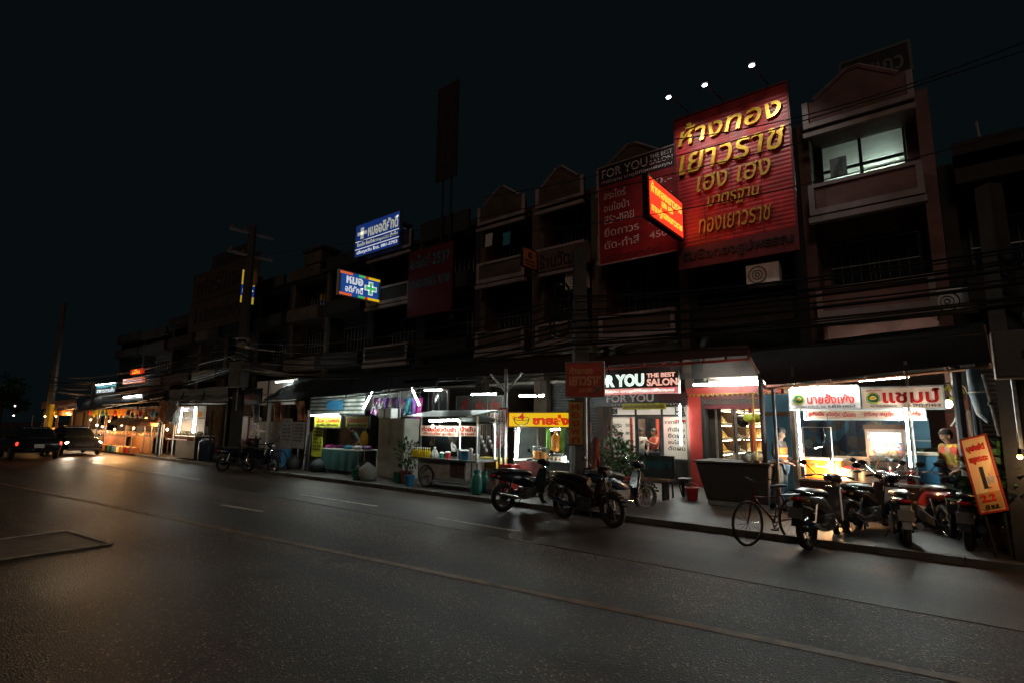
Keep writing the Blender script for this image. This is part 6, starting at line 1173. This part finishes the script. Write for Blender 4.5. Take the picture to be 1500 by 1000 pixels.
for k, (px, py, rot, mt) in enumerate(((634, 640, 0, 'wall_cream'), (660, 648, 1, 'whiteshirt'))):
    q = P(px, py, Yc+.1); tag(mk('hanging_cloth', MB().sheet([[q+V((-.10+.06*i+(.04*j if rot else 0), .02*math.sin(i*2+j), .15-.09*j)) for i in range(4)] for j in range(5)], .008), m[mt]), ['cream rag hanging from the red menu panel of the cart', 'white pointed rag hanging at the middle of the cart'][k], 'cloth')
def gas(px, py, Y, label, mat, s=1.0):
    c = V((XP(px, Y), Y, PAVE)); t = thing('gas_cylinder', label, 'gas cylinder', c); mk('bottle', MB().lathe([(.13*s,.0),(.15*s,.03),(.165*s,.10),(.165*s,.42*s),(.13*s,.52*s),(.06*s,.58*s),(.05*s,.60*s)], c, 20), m[mat], t, True); mk('collar', MB().lathe([(.10*s,.60*s),(.10*s,.70*s),(.085*s,.70*s),(.085*s,.60*s)], c, 16), m[mat], t); mk('valve', MB().cyl(c+UZ*.60*s, c+UZ*.69*s, .025, n=8).cyl(c+UZ*.67*s, c+V((.06,0,.67*s)), .012, n=6), m['goldflat'], t); mk('foot_ring', MB().lathe([(.14*s,0),(.145*s,.03),(.12*s,.03)], c, 16), m['dark'], t)
gas(700, 700, 9.95, 'green gas cylinder standing right of the steel cart', 'cyl_green', .82); gas(711, 700, 10.5, 'shorter green gas cylinder behind the first one', 'cyl_green', .7)
c = V((XP(717, 11.2), 11.2, PAVE)); t = thing('storage_box', 'yellow wooden box on legs between the cart and the pale pipes', 'box', c); zb = P(717, 684, 11.2).z; zt = P(717, 671, 11.2).z
mk('box', MB().bb(c.x-.38,c.x+.38,11.05,11.5,zb,zt), m['plastic_yellow'], t, bevel=.01); mk('lid', MB().bb(c.x-.4,c.x+.4,11.03,11.52,zt+.002,zt+.03), m['yellowp'], t)
for x in (-.34, .34): mk('leg', MB().bb(c.x+x-.02,c.x+x+.02,11.07,11.11,PAVE,zb-.002).bb(c.x+x-.02,c.x+x+.02,11.44,11.48,PAVE,zb-.002), m['wood'], t)
q = P(699, 616, 10.9); t = thing('umbrella', 'low grey umbrella opened beside the right end of the cart', 'umbrella', q); mk('canopy', MB().lathe([(.62,-.02),(.5,.07),(.3,.14),(.1,.18),(.02,.19)], q, 12), m['tarpg'] if 0 else M('grey_green_umbrella', (.16,.18,.165), .7, .2, 5), t); mk('stick', MB().cyl(q-UZ*1.6, q+UZ*.17, .018, n=6), m['galv'], t)
# grey sign boards with red letters on the wall behind
for k, (x0, x1, s, lab) in enumerate(((669, 693, 'สี', 'grey shop board with the red syllable for paint, leftmost of three'), (693.5, 714, 'พ่น', 'grey shop board with a faint red word, middle of three'), (714.5, 736, 'ช่าง', 'grey shop board with faint red scribbled letters, rightmost of three'))):
    t, b = flat_sign((x0, 580, x1, 609), 14.2, 'boxg', [(s, .3 if k == 0 else .15, .7 if k == 0 else .85, .35, .85, 'signmaroon' if k else 'signred')], lab, group='grey shop boards behind the food cart', frame='galv')
t, b = flat_sign((718, 604, 732, 619), 13.9, 'wall_white', [('ห้าม', .1, .9, .5, .9, 'signmaroon'), ('จอด', .1, .9, .1, .4, 'ink')], 'small white notice with dark letters under the grey boards', 'notice')
# wardrobe and clothes
Yw = 10.9; X0, X1, Z0, Z1 = rect(553, 612, 591, 695, Yw); t = thing('wardrobe', 'tall grey two-door steel wardrobe between clothes stall and cart', 'wardrobe', (X0, Yw, PAVE)); wgt = M('grey_green_enamel', (.33,.33,.27), .5, .2, 3, dirt=.4)
mk('carcass', MB().bb(X0, X1, Yw+.02, Yw+.6, PAVE+.002, Z1), wgt, t); xm = (X0+X1)/2
for a, b_ in ((X0+.02, xm-.01), (xm+.01, X1-.02)):
    zc = PAVE+(Z1-PAVE)*.68
    d_ = mk('door', MB().bb(a, b_, Yw, Yw+.018, PAVE+.06, zc-.01).bb(a, b_, Yw, Yw+.018, zc+.01, Z1-.03), wgt, t); mk('handle', MB().box((b_-.06, Yw-.015, 1.2), (.02,.025,.12)), m['chrome'], d_)
c = V((XP(566, Yw+.2), Yw+.2, Z1+.001)); t = thing('carton', 'white paper-wrapped box on top of the grey wardrobe', 'box', c); mk('box', MB().bb(c.x-.33,c.x+.33,Yw+.1,Yw+.5,c.z,c.z+.32), m['plastic_white'], t, bevel=.03); mk('tape', MB().bb(c.x-.03,c.x+.03,Yw+.097,Yw+.503,c.z,c.z+.323), m['wall_cream'], t)
cols = ['cloth','cloth','purplec','cloth','purplec','cloth','bluec','purplec','pinkc']
m['purplec'] = M('purple_cloth', (.16,.06,.26), .8, .3, 6); m['bluec'] = M('turquoise_cloth', (.03,.22,.30), .8, .25, 6); m['pinkc'] = M('magenta_cloth', (.35,.03,.20), .8, .25, 6)
cn = ['dark patterned','grey patterned','purple','brown patterned','lilac','patterned','turquoise','purple striped','magenta']
t = thing('clothes_rail', 'steel clothes rail between the two slanted tubes', 'rail', P(575, 580, 11.6)); mk('rail', MB().cyl(P(546,578,11.6), P(616,574,11.6), .015, n=6), m['galv'], t); mk('hook_row', MB().cyl(P(546,577,11.6), P(546,566,11.6), .008, n=4).cyl(P(616,573,11.6), P(616,563,11.6), .008, n=4), m['galv'], t)
for k in range(9):
    px = 549+8.2*k; q = P(px, 582, 11.6); L_ = (.55,.6,.75,.5,.6,.55,.5,1.1,.8)[k]; g = [[q+V(((-.14+.07*i)*(1-.25*math.sin(j)), .04*math.sin(i*1.9+j), -L_*j/5)) for i in range(5)] for j in range(6)]
    t = thing('hanging_garment', '%s garment hanging on the rail, %s from the left tube' % (cn[k], ['nearest','second','third','fourth','fifth','sixth','seventh','eighth','farthest'][k]), 'garment', q, 'garments on the rail'); mk('garment', MB().sheet(g, .012), m[cols[k]], t); mk('hanger', MB().tube([q+V((-.14,0,0)), q+UZ*.06, q+V((.14,0,0))], .007, 4).tube([q+UZ*.06, q+UZ*.12], .006, 4), m['galv'], t)
tube_lamp(P(546, 571, 11.3), P(532, 598, 11.3), 'slanted tube at the left end of the clothes rail'); tube_lamp(P(603, 568, 11.3), P(614, 593, 11.3), 'slanted tube at the right end of the clothes rail')
b = fboard(528, 570, 606, 600, 12.4, .03); t = thing('backdrop_board', 'pale wall panel behind the hanging garments', 'panel', b.o); mk('sheet', b.slab(), m['wall_white'], t); mk('batten', b.slab(.48,.52,0,1,.002,.02), m['trim'], t)
# ================================================================== LIME CLOTHES STALL
Yl = 10.6
t, b = flat_sign((461, 609, 499, 625), Yl, 'limep', [('เสื้อผ้ามือสอง', .05, .95, .45, .95, 'signred'), ('ทุกชิ้น 20 บาท', .1, .9, .06, .36, 'ink')], 'lime stall sign with red letters under the left bright tube, left of a pair', 'stall_sign', frame='dark')
t, b = flat_sign((506, 609, 540, 625), Yl, 'limep', [('รับซ่อม', .08, .92, .45, .92, 'signred'), ('ตัดขากางเกง', .1, .9, .06, .36, 'ink')], 'lime stall sign with red letters over the bending person, right of a pair', 'stall_sign', frame='dark')
t, b = flat_sign((457, 627, 472, 668), Yl+.1, 'limep', [(s, .12, .88, .86-.13*k, .94-.13*k, 'ink') for k, s in enumerate(('เสื้อ','กางเกง','ผ้า','ซิป','ขอ','ชุด'))], 'tall lime price sheet with lines of dark writing', 'price_sheet', th=.015); mk('post', MB().cyl(b.pt(.5,0,-.03), (b.pt(.5,0).x, Yl+.14, PAVE), .02, n=6), m['galv'], t)
tube_lamp(P(455.5, 608, Yl-.15), P(496, 606.5, Yl-.15), 'bright tube along the top of the left lime sign')
xa, xb = XP(478, Yl+.2), XP(533, Yl+.2); z1 = P(508, 657, Yl+.2).z; t = thing('market_table', 'cloth-skirted table heaped with garments at the lime stall', 'table', ((xa+xb)/2, Yl+.2, PAVE)); mk('table_top', MB().bb(xa, xb, Yl+.1, Yl+.9, z1-.03, z1), m['plastic_white'], t); mk('skirt', MB().sheet([[V((xa+(xb-xa)*i/16, Yl+.09+.03*math.sin(i*1.8)*(j/3), z1-.03-(z1-PAVE-.15)*j/3)) for i in range(17)] for j in range(4)], .008), M('dark_green_skirt', (.02,.08,.07), .8, .3, 5), t)
for x in (xa+.05, xb-.09): mk('leg', MB().bb(x, x+.04, Yl+.8, Yl+.84, PAVE, z1-.031), m['galv'], t)
for k in range(6):
    c = V((xa+(xb-xa)*(k+.5)/6, Yl+.3+.1*(k % 3), z1+.05)); tag(mk('folded_garment', MB().ell(c, (.20,.17,.08), 10, 5), m[['pinkc','cloth','cloth','bluec','whiteshirt','cloth'][k]], None, True), ['pink heap of cloth at the left end of the lime stall table','patterned heap second from the left on the lime stall table','patterned heap left of the blue one on the lime stall table','blue folded cloth on the lime stall table','white folded cloth right of the blue one','patterned heap at the right end of the lime stall table'][k], 'garment', 'garments heaped on the table')
q = P(512, 690, 11.2); person('person in a grey top bending over the table of the lime stall', (q.x, 11.55, PAVE), R(-25), m['greyshirt'], m['trdark'], 'counter', lean=.55)
t = thing('dress_form', 'yellow bag hanging on a stand right of the bending person', 'stand', (XP(536, 10.9), 10.9, PAVE)); X = XP(536, 10.9); mk('stand_pole', MB().cyl((X,10.9,PAVE),(X,10.9,1.7), .018, n=6), m['galv'], t); mk('yellow_bag', MB().lathe([(.08,-.22),(.13,-.15),(.12,.1),(.05,.22)], (X,10.86,1.28), 12), m['plastic_yellow'], t, True); mk('base', MB().lathe([(.2,0),(.2,.02),(.03,.04)], (X,10.9,PAVE), 14), m['dark'], t)
t = thing('sack', 'stuffed pale sack on the ground left of the wardrobe', 'sack', (XP(542,10.2), 10.2, PAVE)); X = XP(542,10.2); mk('sack_body', MB().lathe([(.2,0),(.27,.12),(.25,.33),(.1,.45),(.04,.5)], (X,10.2,PAVE), 14), m['tarpg'], t, True); mk('tie', MB().torus((X,10.2,PAVE+.46), .06, .012, 12, 5, 'Z'), m['dark'], t)
t, b = flat_sign((455, 572, 535, 606), 11.5, 'louvre', [], 'slatted louvre wall behind the lime stall', 'louvre_panel', frame='dark'); mk('draped_cloth', MB().sheet([[b.pt(.35+.05*i, .6-.1*j, .05+.03*math.sin(i+j)) for i in range(7)] for j in range(5)], .01), m['plastic_blue'], t)
for k in range(3): t = thing('cardboard_tube', ['pale upright roll left of the lime price sheet, leftmost of three','pale upright roll left of the lime price sheet, middle of three','pale upright roll left of the lime price sheet, rightmost of three'][k], 'roll', (XP(449+2.6*k, 10.6), 10.6, PAVE), 'upright rolls'); X = XP(449+2.6*k, 10.6); mk('roll', MB().cyl((X,10.6,PAVE),(X+.02,10.65,1.25+.1*k), .04, n=8), m['trim'] if k == 0 else m['dark'], t); mk('band', MB().cyl((X+.008,10.62,.6),(X+.009,10.622,.66), .045, n=8), m['dark'], t)
# ================================================================== PALE PRICE BOARDS, LEFT OF THE LIME STALL
for k, (x0, y0, x1, y1, lab) in enumerate(((380, 617, 412, 656, 'wide pale sheet on the left of the price boards'), (412, 612, 427, 656, 'narrow grey price list in the middle of the pale boards'), (428, 617, 446, 656, 'pale price list on the right of the pale boards'))):
    t, b = flat_sign((x0, y0, x1, y1), 11.0, 'tarpg', [] if k == 0 else [(s, .1, .85, .86-.12*i, .93-.12*i, 'ink') for i, s in enumerate(('รายการ','ราคา 20','ราคา 35','ราคา 40','ราคา 50','พิเศษ'))], lab, 'price_board', group='pale price boards', th=.02); mk('post', MB().cyl(b.pt(.5,0,-.03), (b.pt(.5,0).x, 11.04, PAVE), .02, n=6), m['galv'], t)
    if k == 0: mk('batten', b.slab(0,1,.62,.66,.002,.015), m['galv'], t)
for k in (0, 1):
    c = V((XP(418, 10.8), 10.8, PAVE+.34*k)); t = thing('crate', ['blue plastic crate on the ground below the narrow price list', 'blue plastic crate stacked on the other below the price list'][k], 'crate', c, 'blue crates'); mk('crate_body', MB().bb(c.x-.28,c.x+.28,10.6,10.64,c.z+.002,c.z+.33).bb(c.x-.28,c.x+.28,10.96,11.0-.02,c.z+.002,c.z+.33).bb(c.x-.28,c.x-.24,10.641,10.959,c.z+.002,c.z+.33).bb(c.x+.24,c.x+.28,10.641,10.959,c.z+.002,c.z+.33).bb(c.x-.239,c.x+.239,10.641,10.959,c.z+.002,c.z+.03), m['plastic_blue'], t); mk('rim', MB().bb(c.x-.29,c.x+.29,10.59,10.598,c.z+.27,c.z+.32), m['plastic_blue'], t)
for k, (px, py, mt, lab) in enumerate(((403, 600, 'tarpo', 'crumpled orange tarpaulin strip hanging under the black pointed roof'), (437, 598, 'tarpo', 'second orange strip hanging right under the black pointed roof'), (372, 603, 'tarpg', 'grey sheet draped left of the white post'))):
    q = P(px, py, 11.2); tag(mk('draped_sheet', MB().sheet([[q+V((-.35+.14*i+.08*j, .06*math.sin(i*1.7+j*.8), .35-.16*j-.03*math.cos(i*2))) for i in range(6)] for j in range(6)], .01), m[mt]), lab, 'tarpaulin')
post(388, 585, 690, 10.9, 'white square-looking post between grey sheet and orange strip', .07, 'wall_white'); post(447, 600, 690, 11.0, 'pale grey post just left of the lime stall', .06, 'trim')
t, b = flat_sign((346, 609, 364, 650), 11.6, 'dkred', [], 'dark maroon cupboard behind the left power pole', 'cupboard', th=.4); mk('door', b.slab(.05,.95,.03,.97,.003,.02), m['dkred'], t)
t, b = flat_sign((366, 612, 381, 640), 11.5, 'goods', [], 'bright poster of many colours right of the maroon cupboard', 'poster', th=.02, frame='wall_white'); bulb_lamp(P(373, 611, 11.2), 'small pinkish lamp over the bright poster', 'bulbw', .03, .2)
t, b = flat_sign((346, 570, 382, 590), 10.6, 'bannerblk', [('ลาบเป็ด', .1, .9, .15, .8, 'signmaroon')], 'dark board with dull red letters right of the left power pole', frame='dark')
# ================================================================== STALL WITH TWO UPRIGHT TUBES
Yt = 9.9
tube_lamp(P(267, 596, Yt-.05), P(261.5, 632, Yt-.05), 'left upright tube of the twin tube stall', 'tubef'); tube_lamp(P(286, 595, Yt-.05), P(282, 633, Yt-.05), 'right upright tube of the twin tube stall', 'tubef')
xa, xb = XP(258, Yt), XP(287, Yt); z1 = P(272, 637, Yt).z; t = thing('food_stall', 'glass-cased food stall glowing between two upright tubes, red tray in front', 'stall', ((xa+xb)/2, Yt, PAVE))
mk('counter_top', MB().bb(xa, xb, Yt, Yt+.9, z1-.04, z1), m['steel'], t); mk('counter_body', MB().bb(xa+.05, xb-.05, Yt+.05, Yt+.85, PAVE+.05, z1-.041), m['darkwood'], t); mk('red_tray', MB().bb(xa-.3, xb-.1, Yt-.25, Yt-.01, z1-.2, z1-.16), m['plastic_red'], t)
for x in (xa+.03, xb-.07): mk('post', MB().bb(x, x+.04, Yt+.02, Yt+.06, z1+.001, P(272,594,Yt).z), m['steel'], t)
mk('shelf', MB().bb(xa+.08, xb-.08, Yt+.1, Yt+.4, z1+.75, z1+.78), m['wall_white'], t); mk('sign_panel', MB().bb(xa+.08, xb-.08, Yt+.03, Yt+.05, P(272,602,Yt).z, P(272,596,Yt).z), m['signwhite'], t)
for k in range(6): c = V((xa+.15+(xb-xa-.3)*k/5, Yt+.25, z1+.09)); tag(mk('food_heap', MB().ell(c, (.15,.14,.11), 10, 5), m['food'], None, True), ['heap of fried food at the left end of the twin tube stall','second heap of fried food in the twin tube stall','third heap of fried food in the twin tube stall','fourth heap of fried food in the twin tube stall','fifth heap of fried food in the twin tube stall','heap of fried food at the right end of the twin tube stall'][k], 'food', 'food heaps on the twin tube stall')
b = fboard(258, 594, 300, 636, Yt+1.0, .03); t = thing('backdrop_board', 'pale backboard behind the twin tube stall', 'panel', b.o); mk('sheet', b.slab(), m['wall_white'], t); mk('notice', b.slab(.70,.9,.6,.8,.002,.01), m['orangef'], t)
q = P(272, 690, Yt+.6); person('stall keeper in a pale shirt standing between the two upright tubes', (q.x, Yt+1.25, PAVE), 0, m['whiteshirt'], m['trdark'], 'counter')
t = thing('water_tank', 'dark blue plastic drum right of the twin tube stall', 'drum', (XP(295,Yt), Yt+.3, PAVE)); X = XP(295,Yt); mk('drum', MB().lathe([(.28,0),(.32,.1),(.32,.75),(.28,.85),(.2,.88)], (X,Yt+.3,PAVE), 18), M('navy_plastic', (.02,.04,.07), .4, .2, 5), t, True); mk('lid', MB().lathe([(.22,.881),(.22,.92),(.03,.94)], (X,Yt+.3,PAVE), 18), m['plastic_white'], t)
post(306, 600, 665, 9.8, 'slanting pale post right of the twin tube stall', .04, 'wall_cream')
for k, (px, py) in enumerate(((240, 603), (252, 602))): q = P(px, py, 9.8); tag(mk('draped_sheet', MB().sheet([[q+V((-.7+.28*i, .08*math.sin(i*2+j), .5-.2*j+.08*math.sin(i*1.3))) for i in range(6)] for j in range(6)], .012), m['tarpo'] if k == 0 else m['tarpg']), ['crumpled orange sheet left of the twin tube stall', 'grey sheet behind the crumpled orange one'][k], 'tarpaulin')
t = thing('folding_table', 'white-edged small table with a lit edge left of the twin tube stall', 'table', (XP(236,10.2), 10.2, PAVE)); X = XP(236,10.2); mk('top', MB().bb(X-.7,X+.7,10.0,10.6,PAVE+1.55,PAVE+1.6), m['plastic_white'], t)
for s in (-.66, .66): mk('leg', MB().cyl((X+s,10.03,PAVE),(X+s,10.03,PAVE+1.548), .025, n=6), m['plastic_white'], t); mk('leg', MB().cyl((X+s,10.57,PAVE),(X+s,10.57,PAVE+1.548), .025, n=6), m['plastic_white'], t)
# ================================================================== ORANGE-LIT STALLS FAR LEFT
def mstall(px0, px1, Y, label, mat, goods, sgn=None, zc=.95):
    xa, xb = XP(px0, Y), XP(px1, Y); t = thing('market_stall', label, 'stall', ((xa+xb)/2, Y, PAVE), 'orange-lit market stalls')
    mk('counter', MB().bb(xa, xb, Y, Y+.8, zc-.06, zc), m['wood'], t); mk('skirt', MB().bb(xa+.02, xb-.02, Y+.02, Y+.05, PAVE+.02, zc-.061), m[mat], t)
    for x in (xa+.02, xb-.07): mk('post', MB().bb(x,x+.05,Y+.04,Y+.09,zc+.001,2.35), m['wood'], t); mk('leg', MB().bb(x,x+.05,Y+.7,Y+.75,PAVE,zc-.061), m['wood'], t)
    mk('header_board', MB().bb(xa, xb, Y+.0, Y+.035, 2.05, 2.4), m[sgn or 'yellowp'], t); mk('back_panel', MB().bb(xa, xb, Y+1.6, Y+1.64, PAVE, 2.6), m['wall_cream'], t)
    n = max(3, int((xb-xa)/.45))
    for k in range(n): c = V((xa+(xb-xa)*(k+.5)/n, Y+.4, zc+.08)); mk('goods_heap', MB().ell(c, (.2,.25,.12+.06*random.random()), 8, 5), m[goods], t, True)
    return t
mstall(62, 80, 9.9, 'yellow-lit stall at the far left end with a tall yellow post', 'yellowp', 'food', 'yellowp'); mstall(82, 104, 9.9, 'stall lit orange just right of the far left one', 'tarpo', 'goods', 'tarpo'); mstall(128, 152, 10.0, 'stall with yellow boards left of the brightest orange lamp', 'wood', 'food', 'yellowp'); mstall(154, 186, 10.0, 'stall under the brightest orange lamp', 'tarpo', 'food', 'orangef'); mstall(188, 226, 10.3, 'stall behind the small distant motorbike', 'wood', 'goods', 'tarpo')
for k, (px, py, Y, pw, mt) in enumerate(((66, 609, 9.5, 60, 'bulb'), (82, 609, 9.5, 60, 'bulb'), (115, 627, 9.3, 20, 'bulbw'), (142, 622, 9.7, 40, 'bulbw'), (150, 624, 9.6, 50, 'bulb'), (178, 621, 9.4, 110, 'bulb'), (214, 612, 9.9, 25, 'bulb'))):
    bulb_lamp(P(px, py, Y), ['orange bulb at the far left end of the stalls','orange bulb second from the far left','lone low white bulb before the dark gap between stalls','white bulb left of a close pair','orange bulb right of a close pair','brightest orange bulb of the left stalls','orange bulb inside the stall behind the small distant motorbike'][k], mt, .055, .6, pw*1.6, (1,.5,.17) if mt == 'bulb' else (1,.85,.65))
for k, (px, py) in enumerate(((186, 613), (196, 614), (214, 615))):
    q = P(px, py, 9.5+.2*k); t = thing('umbrella', ['cream stall umbrella just right of the brightest orange bulb','cream stall umbrella second right of the brightest bulb','small orange umbrella at the right of the orange-lit stalls'][k], 'umbrella', q, 'stall umbrellas'); mk('canopy', MB().lathe([(.75,-.28),(.62,-.1),(.35,.05),(.02,.1)], q, 10), m['tarpo'] if k == 2 else M('cream_umbrella%d' % k, (.55,.36,.2), .7, .2, 4), t); mk('stick', MB().cyl((q.x,q.y,PAVE),(q.x,q.y,q.z+.08), .025, n=6), m['galv'], t)
post(68, 592, 655, 9.7, 'stout yellow-lit post at the far left stall', .16, 'yellowp'); post(128, 560, 640, 10.4, 'pale post holding the far left dark board', .1, 'trim'); post(42, 608, 655, 9.8, 'thin post left of the yellow-lit stall', .04, 'galv')
for k, (px, py) in enumerate(((22, 594), (20, 608))): bulb_lamp(P(px, py, 9.6), ['small white street lamp glint at the far left edge, upper','small white lamp glint at the far left edge, lower'][k], 'bulbw', .05, .3)
# trees and house at the far left end
def tree(p, hh, rad, label):
    p = V(p); t = thing('tree', label, 'tree', p); mk('trunk', MB().tube([p, p+V((.1,.1,hh*.35)), p+V((-.1,.2,hh*.6))], [.28,.2,.12], 8).tube([p+V((.08,.1,hh*.33)), p+V((rad*.5,0,hh*.7))], [.12,.05], 6).tube([p+V((.08,.1,hh*.3)), p+V((-rad*.5,.3,hh*.68))], [.12,.05], 6), m['wood'], t)
    mb = MB()
    for k in range(9): c = p+V((random.uniform(-.7,.7)*rad, random.uniform(-.7,.7)*rad, hh*random.uniform(.5,.95))); q = foliage(c, (rad*.42,rad*.42,rad*.32), 170, .32); mb.add(q.v, q.f)
    mk('crown', mb, m['leaf'], t)
tree((-70, 9.6, PAVE), 5.5, 2.3, 'dark street tree at the far left end of the road'); tree((-84, 11, PAVE), 8, 3, 'larger dark tree behind the far left one')
# clutter: buckets, bins, stools on the pavement
for k, (px, Y, mt, lab) in enumerate(((603, 10.0, 'plastic_blue', 'blue bucket left of the steel food cart'), (586, 10.4, 'plastic_green', 'dark green bucket at the foot of the grey wardrobe'), (526, 10.1, 'plastic_green', 'green bucket under the lime stall table'), (770, 10.7, 'plastic_white', 'white bucket below the upright noodle tube'), (1010, 12.6, 'plastic_red', 'red bucket left of the cloth-wrapped stall'), (330, 9.95, 'plastic_blue', 'blue bucket by the left power pole'))):
    c = V((XP(px, Y), Y, PAVE)); t = thing('bucket', lab, 'bucket', c); mk('bucket_body', MB().lathe([(.11,0),(.15,.26),(.16,.26),(.16,.28),(.14,.28),(.10,.02)], c, 16), m[mt], t, True); mk('handle', MB().tube([c+V((.15*math.cos(R(a)),0,.27+.12*math.sin(R(a)))) for a in range(0, 181, 20)], .005, 4), m['galv'], t)
for k, (px, Y, lab) in enumerate(((860, 11.0, 'blue plastic stool behind the bronze motorbike'), (792, 10.6, 'blue plastic stool in front of the noodle counter'), (1240, 11.3, 'blue plastic stool before the meatball counter'))):
    X = XP(px, Y); t = thing('plastic_stool', lab, 'stool', (X, Y, PAVE)); mk('seat', MB().bb(X-.16,X+.16,Y-.16,Y+.16,PAVE+.42,PAVE+.45), m['plastic_blue'], t, bevel=.01)
    for a in (-1, 1):
        for b_ in (-1, 1): mk('leg', MB().cyl((X+a*.17,Y+b_*.17,PAVE),(X+a*.13,Y+b_*.13,PAVE+.419), .02, n=6), m['plastic_blue'], t)
# ================================================================== MORE LIGHTS AND CLUTTER AMONG THE LEFT STALLS
for k, (px, py, Y, mt, lab) in enumerate(((75, 601, 9.7, 'bulb', 'orange bulb under the far left awning, above a close pair'), (98, 604, 9.8, 'bulb', 'orange bulb at the right end of the far left awning'), (133, 614, 9.6, 'bulb', 'orange bulb beside the pale post of the dark board'), (160, 616, 9.5, 'bulb', 'orange bulb midway under the tin awning'), (168, 628, 9.3, 'bulb', 'low orange bulb left of the brightest bulb'), (196, 626, 9.5, 'bulb', 'low orange bulb right of the brightest bulb'), (232, 618, 10.2, 'bulb', 'orange bulb glowing behind the crumpled orange sheet'), (245, 628, 10.0, 'bulbw', 'white bulb low beside the twin tube stall'))):
    bulb_lamp(P(px, py, Y), lab, mt, .05, .4, 45, (1,.5,.17) if mt == 'bulb' else (1,.85,.65))
cs = ['plastic_red','plastic_yellow','plastic_white','plastic_blue','plastic_green','tarpo']; cw = ['red','yellow','white','blue','green','orange']
for k in range(18):
    px = 132 + 6.2*k; Y = 9.75 + .25*(k % 3); q = P(px, 600 + 3*(k % 3), Y)
    t = thing('hanging_bag', '%s bag in the fringe of goods hung along the left stalls' % cw[k % 6], 'bag', q, '%s bags hung along the left stalls' % cw[k % 6])
    mk('bag', MB().ell(q-UZ*.16, (.12,.08,.17), 8, 6), m[cs[k % 6]], t, True); mk('string', MB().cyl(q, q+UZ*.35, .006, n=4), m['black'], t)
for k in range(14):
    px = 128 + 7*k; Y = 10.3; c = V((XP(px, Y), Y, PAVE)); mt = cs[(k*5) % 6]; w_ = .36; hh = .3
    t = thing('crate', '%s crate in the low row before the left stalls' % cw[(k*5) % 6], 'crate', c, '%s crates before the left stalls' % cw[(k*5) % 6])
    mk('crate_body', MB().bb(c.x-w_/2,c.x+w_/2,Y-.78,Y-.75,PAVE+.002,PAVE+hh).bb(c.x-w_/2,c.x+w_/2,Y-.42,Y-.39,PAVE+.002,PAVE+hh).bb(c.x-w_/2,c.x-w_/2+.03,Y-.749,Y-.421,PAVE+.002,PAVE+hh).bb(c.x+w_/2-.03,c.x+w_/2,Y-.749,Y-.421,PAVE+.002,PAVE+hh), m[mt], t)
    mk('crate_contents', MB().ell((c.x, Y-.58, PAVE+hh-.04), (w_*.42, .15, .1), 8, 5), m['food'] if k % 2 else m['goods'], t, True)
# laundry and tins on the cream balconies, goods hung at the middle stalls
for k, (px, py, mt, lab) in enumerate(((716, 352, 'whiteshirt', 'pale cloth drying on the balcony second left of the price banner'), (742, 350, 'bluec', 'blue cloth drying on the balcony second left of the price banner'), (1228, 245, 'greyshirt', 'grey cloth hanging over the lit pink balcony'))):
    q = P(px, py, 14.68); tag(mk('drying_cloth', MB().sheet([[q+V((-.18+.09*i, .02*math.sin(i*2+j), .25-.12*j)) for i in range(5)] for j in range(5)], .012), m[mt]), lab, 'cloth')

b = fboard(376, 556, 434, 592, 13.4, .04); t = thing('backdrop_board', 'pale wall panels lit by the tube above the black pointed tarpaulin', 'panel', b.o); mk('sheet', b.slab(), m['wall_white'], t); mk('batten', b.slab(.3,.33,0,1,.002,.03), m['dark'], t); mk('batten', b.slab(0,1,.4,.46,.033,.05), m['trim'], t)
b = fboard(616, 573, 655, 602, 12.8, .04); t = thing('window_frame', 'pale barred window frame between the clothes rail and the grey boards', 'window', b.o); mk('frame', b.rim(.05), m['wall_cream'], t); mk('pane', b.slab(0,1,0,1,-.04,-.02), m['dglass'], t)
for a in (.3, .5, .7): mk('bar', b.slab(a-.02,a+.02,0,1,-.018,.0), m['wall_cream'], t)
tube_lamp(P(622, 571, 12.3), P(648, 570.5, 12.3), 'dim tube over the barred window frame', 'tubef')  # added tube, brightens the boards and stalls around it
un = ['first','second','third','fourth','fifth','sixth','seventh','eighth','ninth']
t = thing('utensil_rail', 'thin rail hung with utensils right of the steel food cart', 'rail', P(716, 621, 11.7)); mk('rail', MB().cyl(P(703,621,11.7), P(729,621,11.7), .012, n=6), m['galv'], t); mk('upright', MB().cyl(P(703,621,11.7), P(703,621,11.7)-UZ*1.75, .015, n=6).cyl(P(729,621,11.7), P(729,621,11.7)-UZ*1.75, .015, n=6), m['galv'], t)
for k in range(9):
    q = P(704.5+2.8*k, 621, 11.65); l_ = .3+.12*(k % 4); t = thing('kitchen_utensil', '%s utensil from the left on the rail beside the cart' % un[k], 'utensil', q, 'utensils on the rail'); mk('handle', MB().cyl(q, q-UZ*l_, .01, n=5), m['steel'] if k % 2 else m['wood'], t); mk('ladle_bowl', MB().ell(q-UZ*(l_+.07), (.06,.03,.07), 10, 6), m['steel'], t, True)
plant((XP(598, 10.5), 10.5, PAVE), 'dark leafy plant in the gap between the grey wardrobe and the steel cart', .9, .34, 260, .13)
for k, (px, Y, mt, lab) in enumerate(((538, 10.9, 'rubber', 'dark bundle at the foot of the yellow bag stand'), (470, 10.6, 'tarp', 'dark tarpaulin bundle below the lime price sheet'), (435, 10.7, 'rubber', 'dark bundle under the right pale price list'))):
    X = XP(px, Y); t = thing('bundle', lab, 'bundle', (X, Y, PAVE)); mk('bundle_body', MB().lathe([(.22,0),(.30,.12),(.26,.3),(.12,.42),(.03,.46)], (X,Y,PAVE), 14), m[mt], t, True); mk('tie', MB().torus((X,Y,PAVE+.42), .10, .012, 12, 5, 'Z'), m['dark'], t)
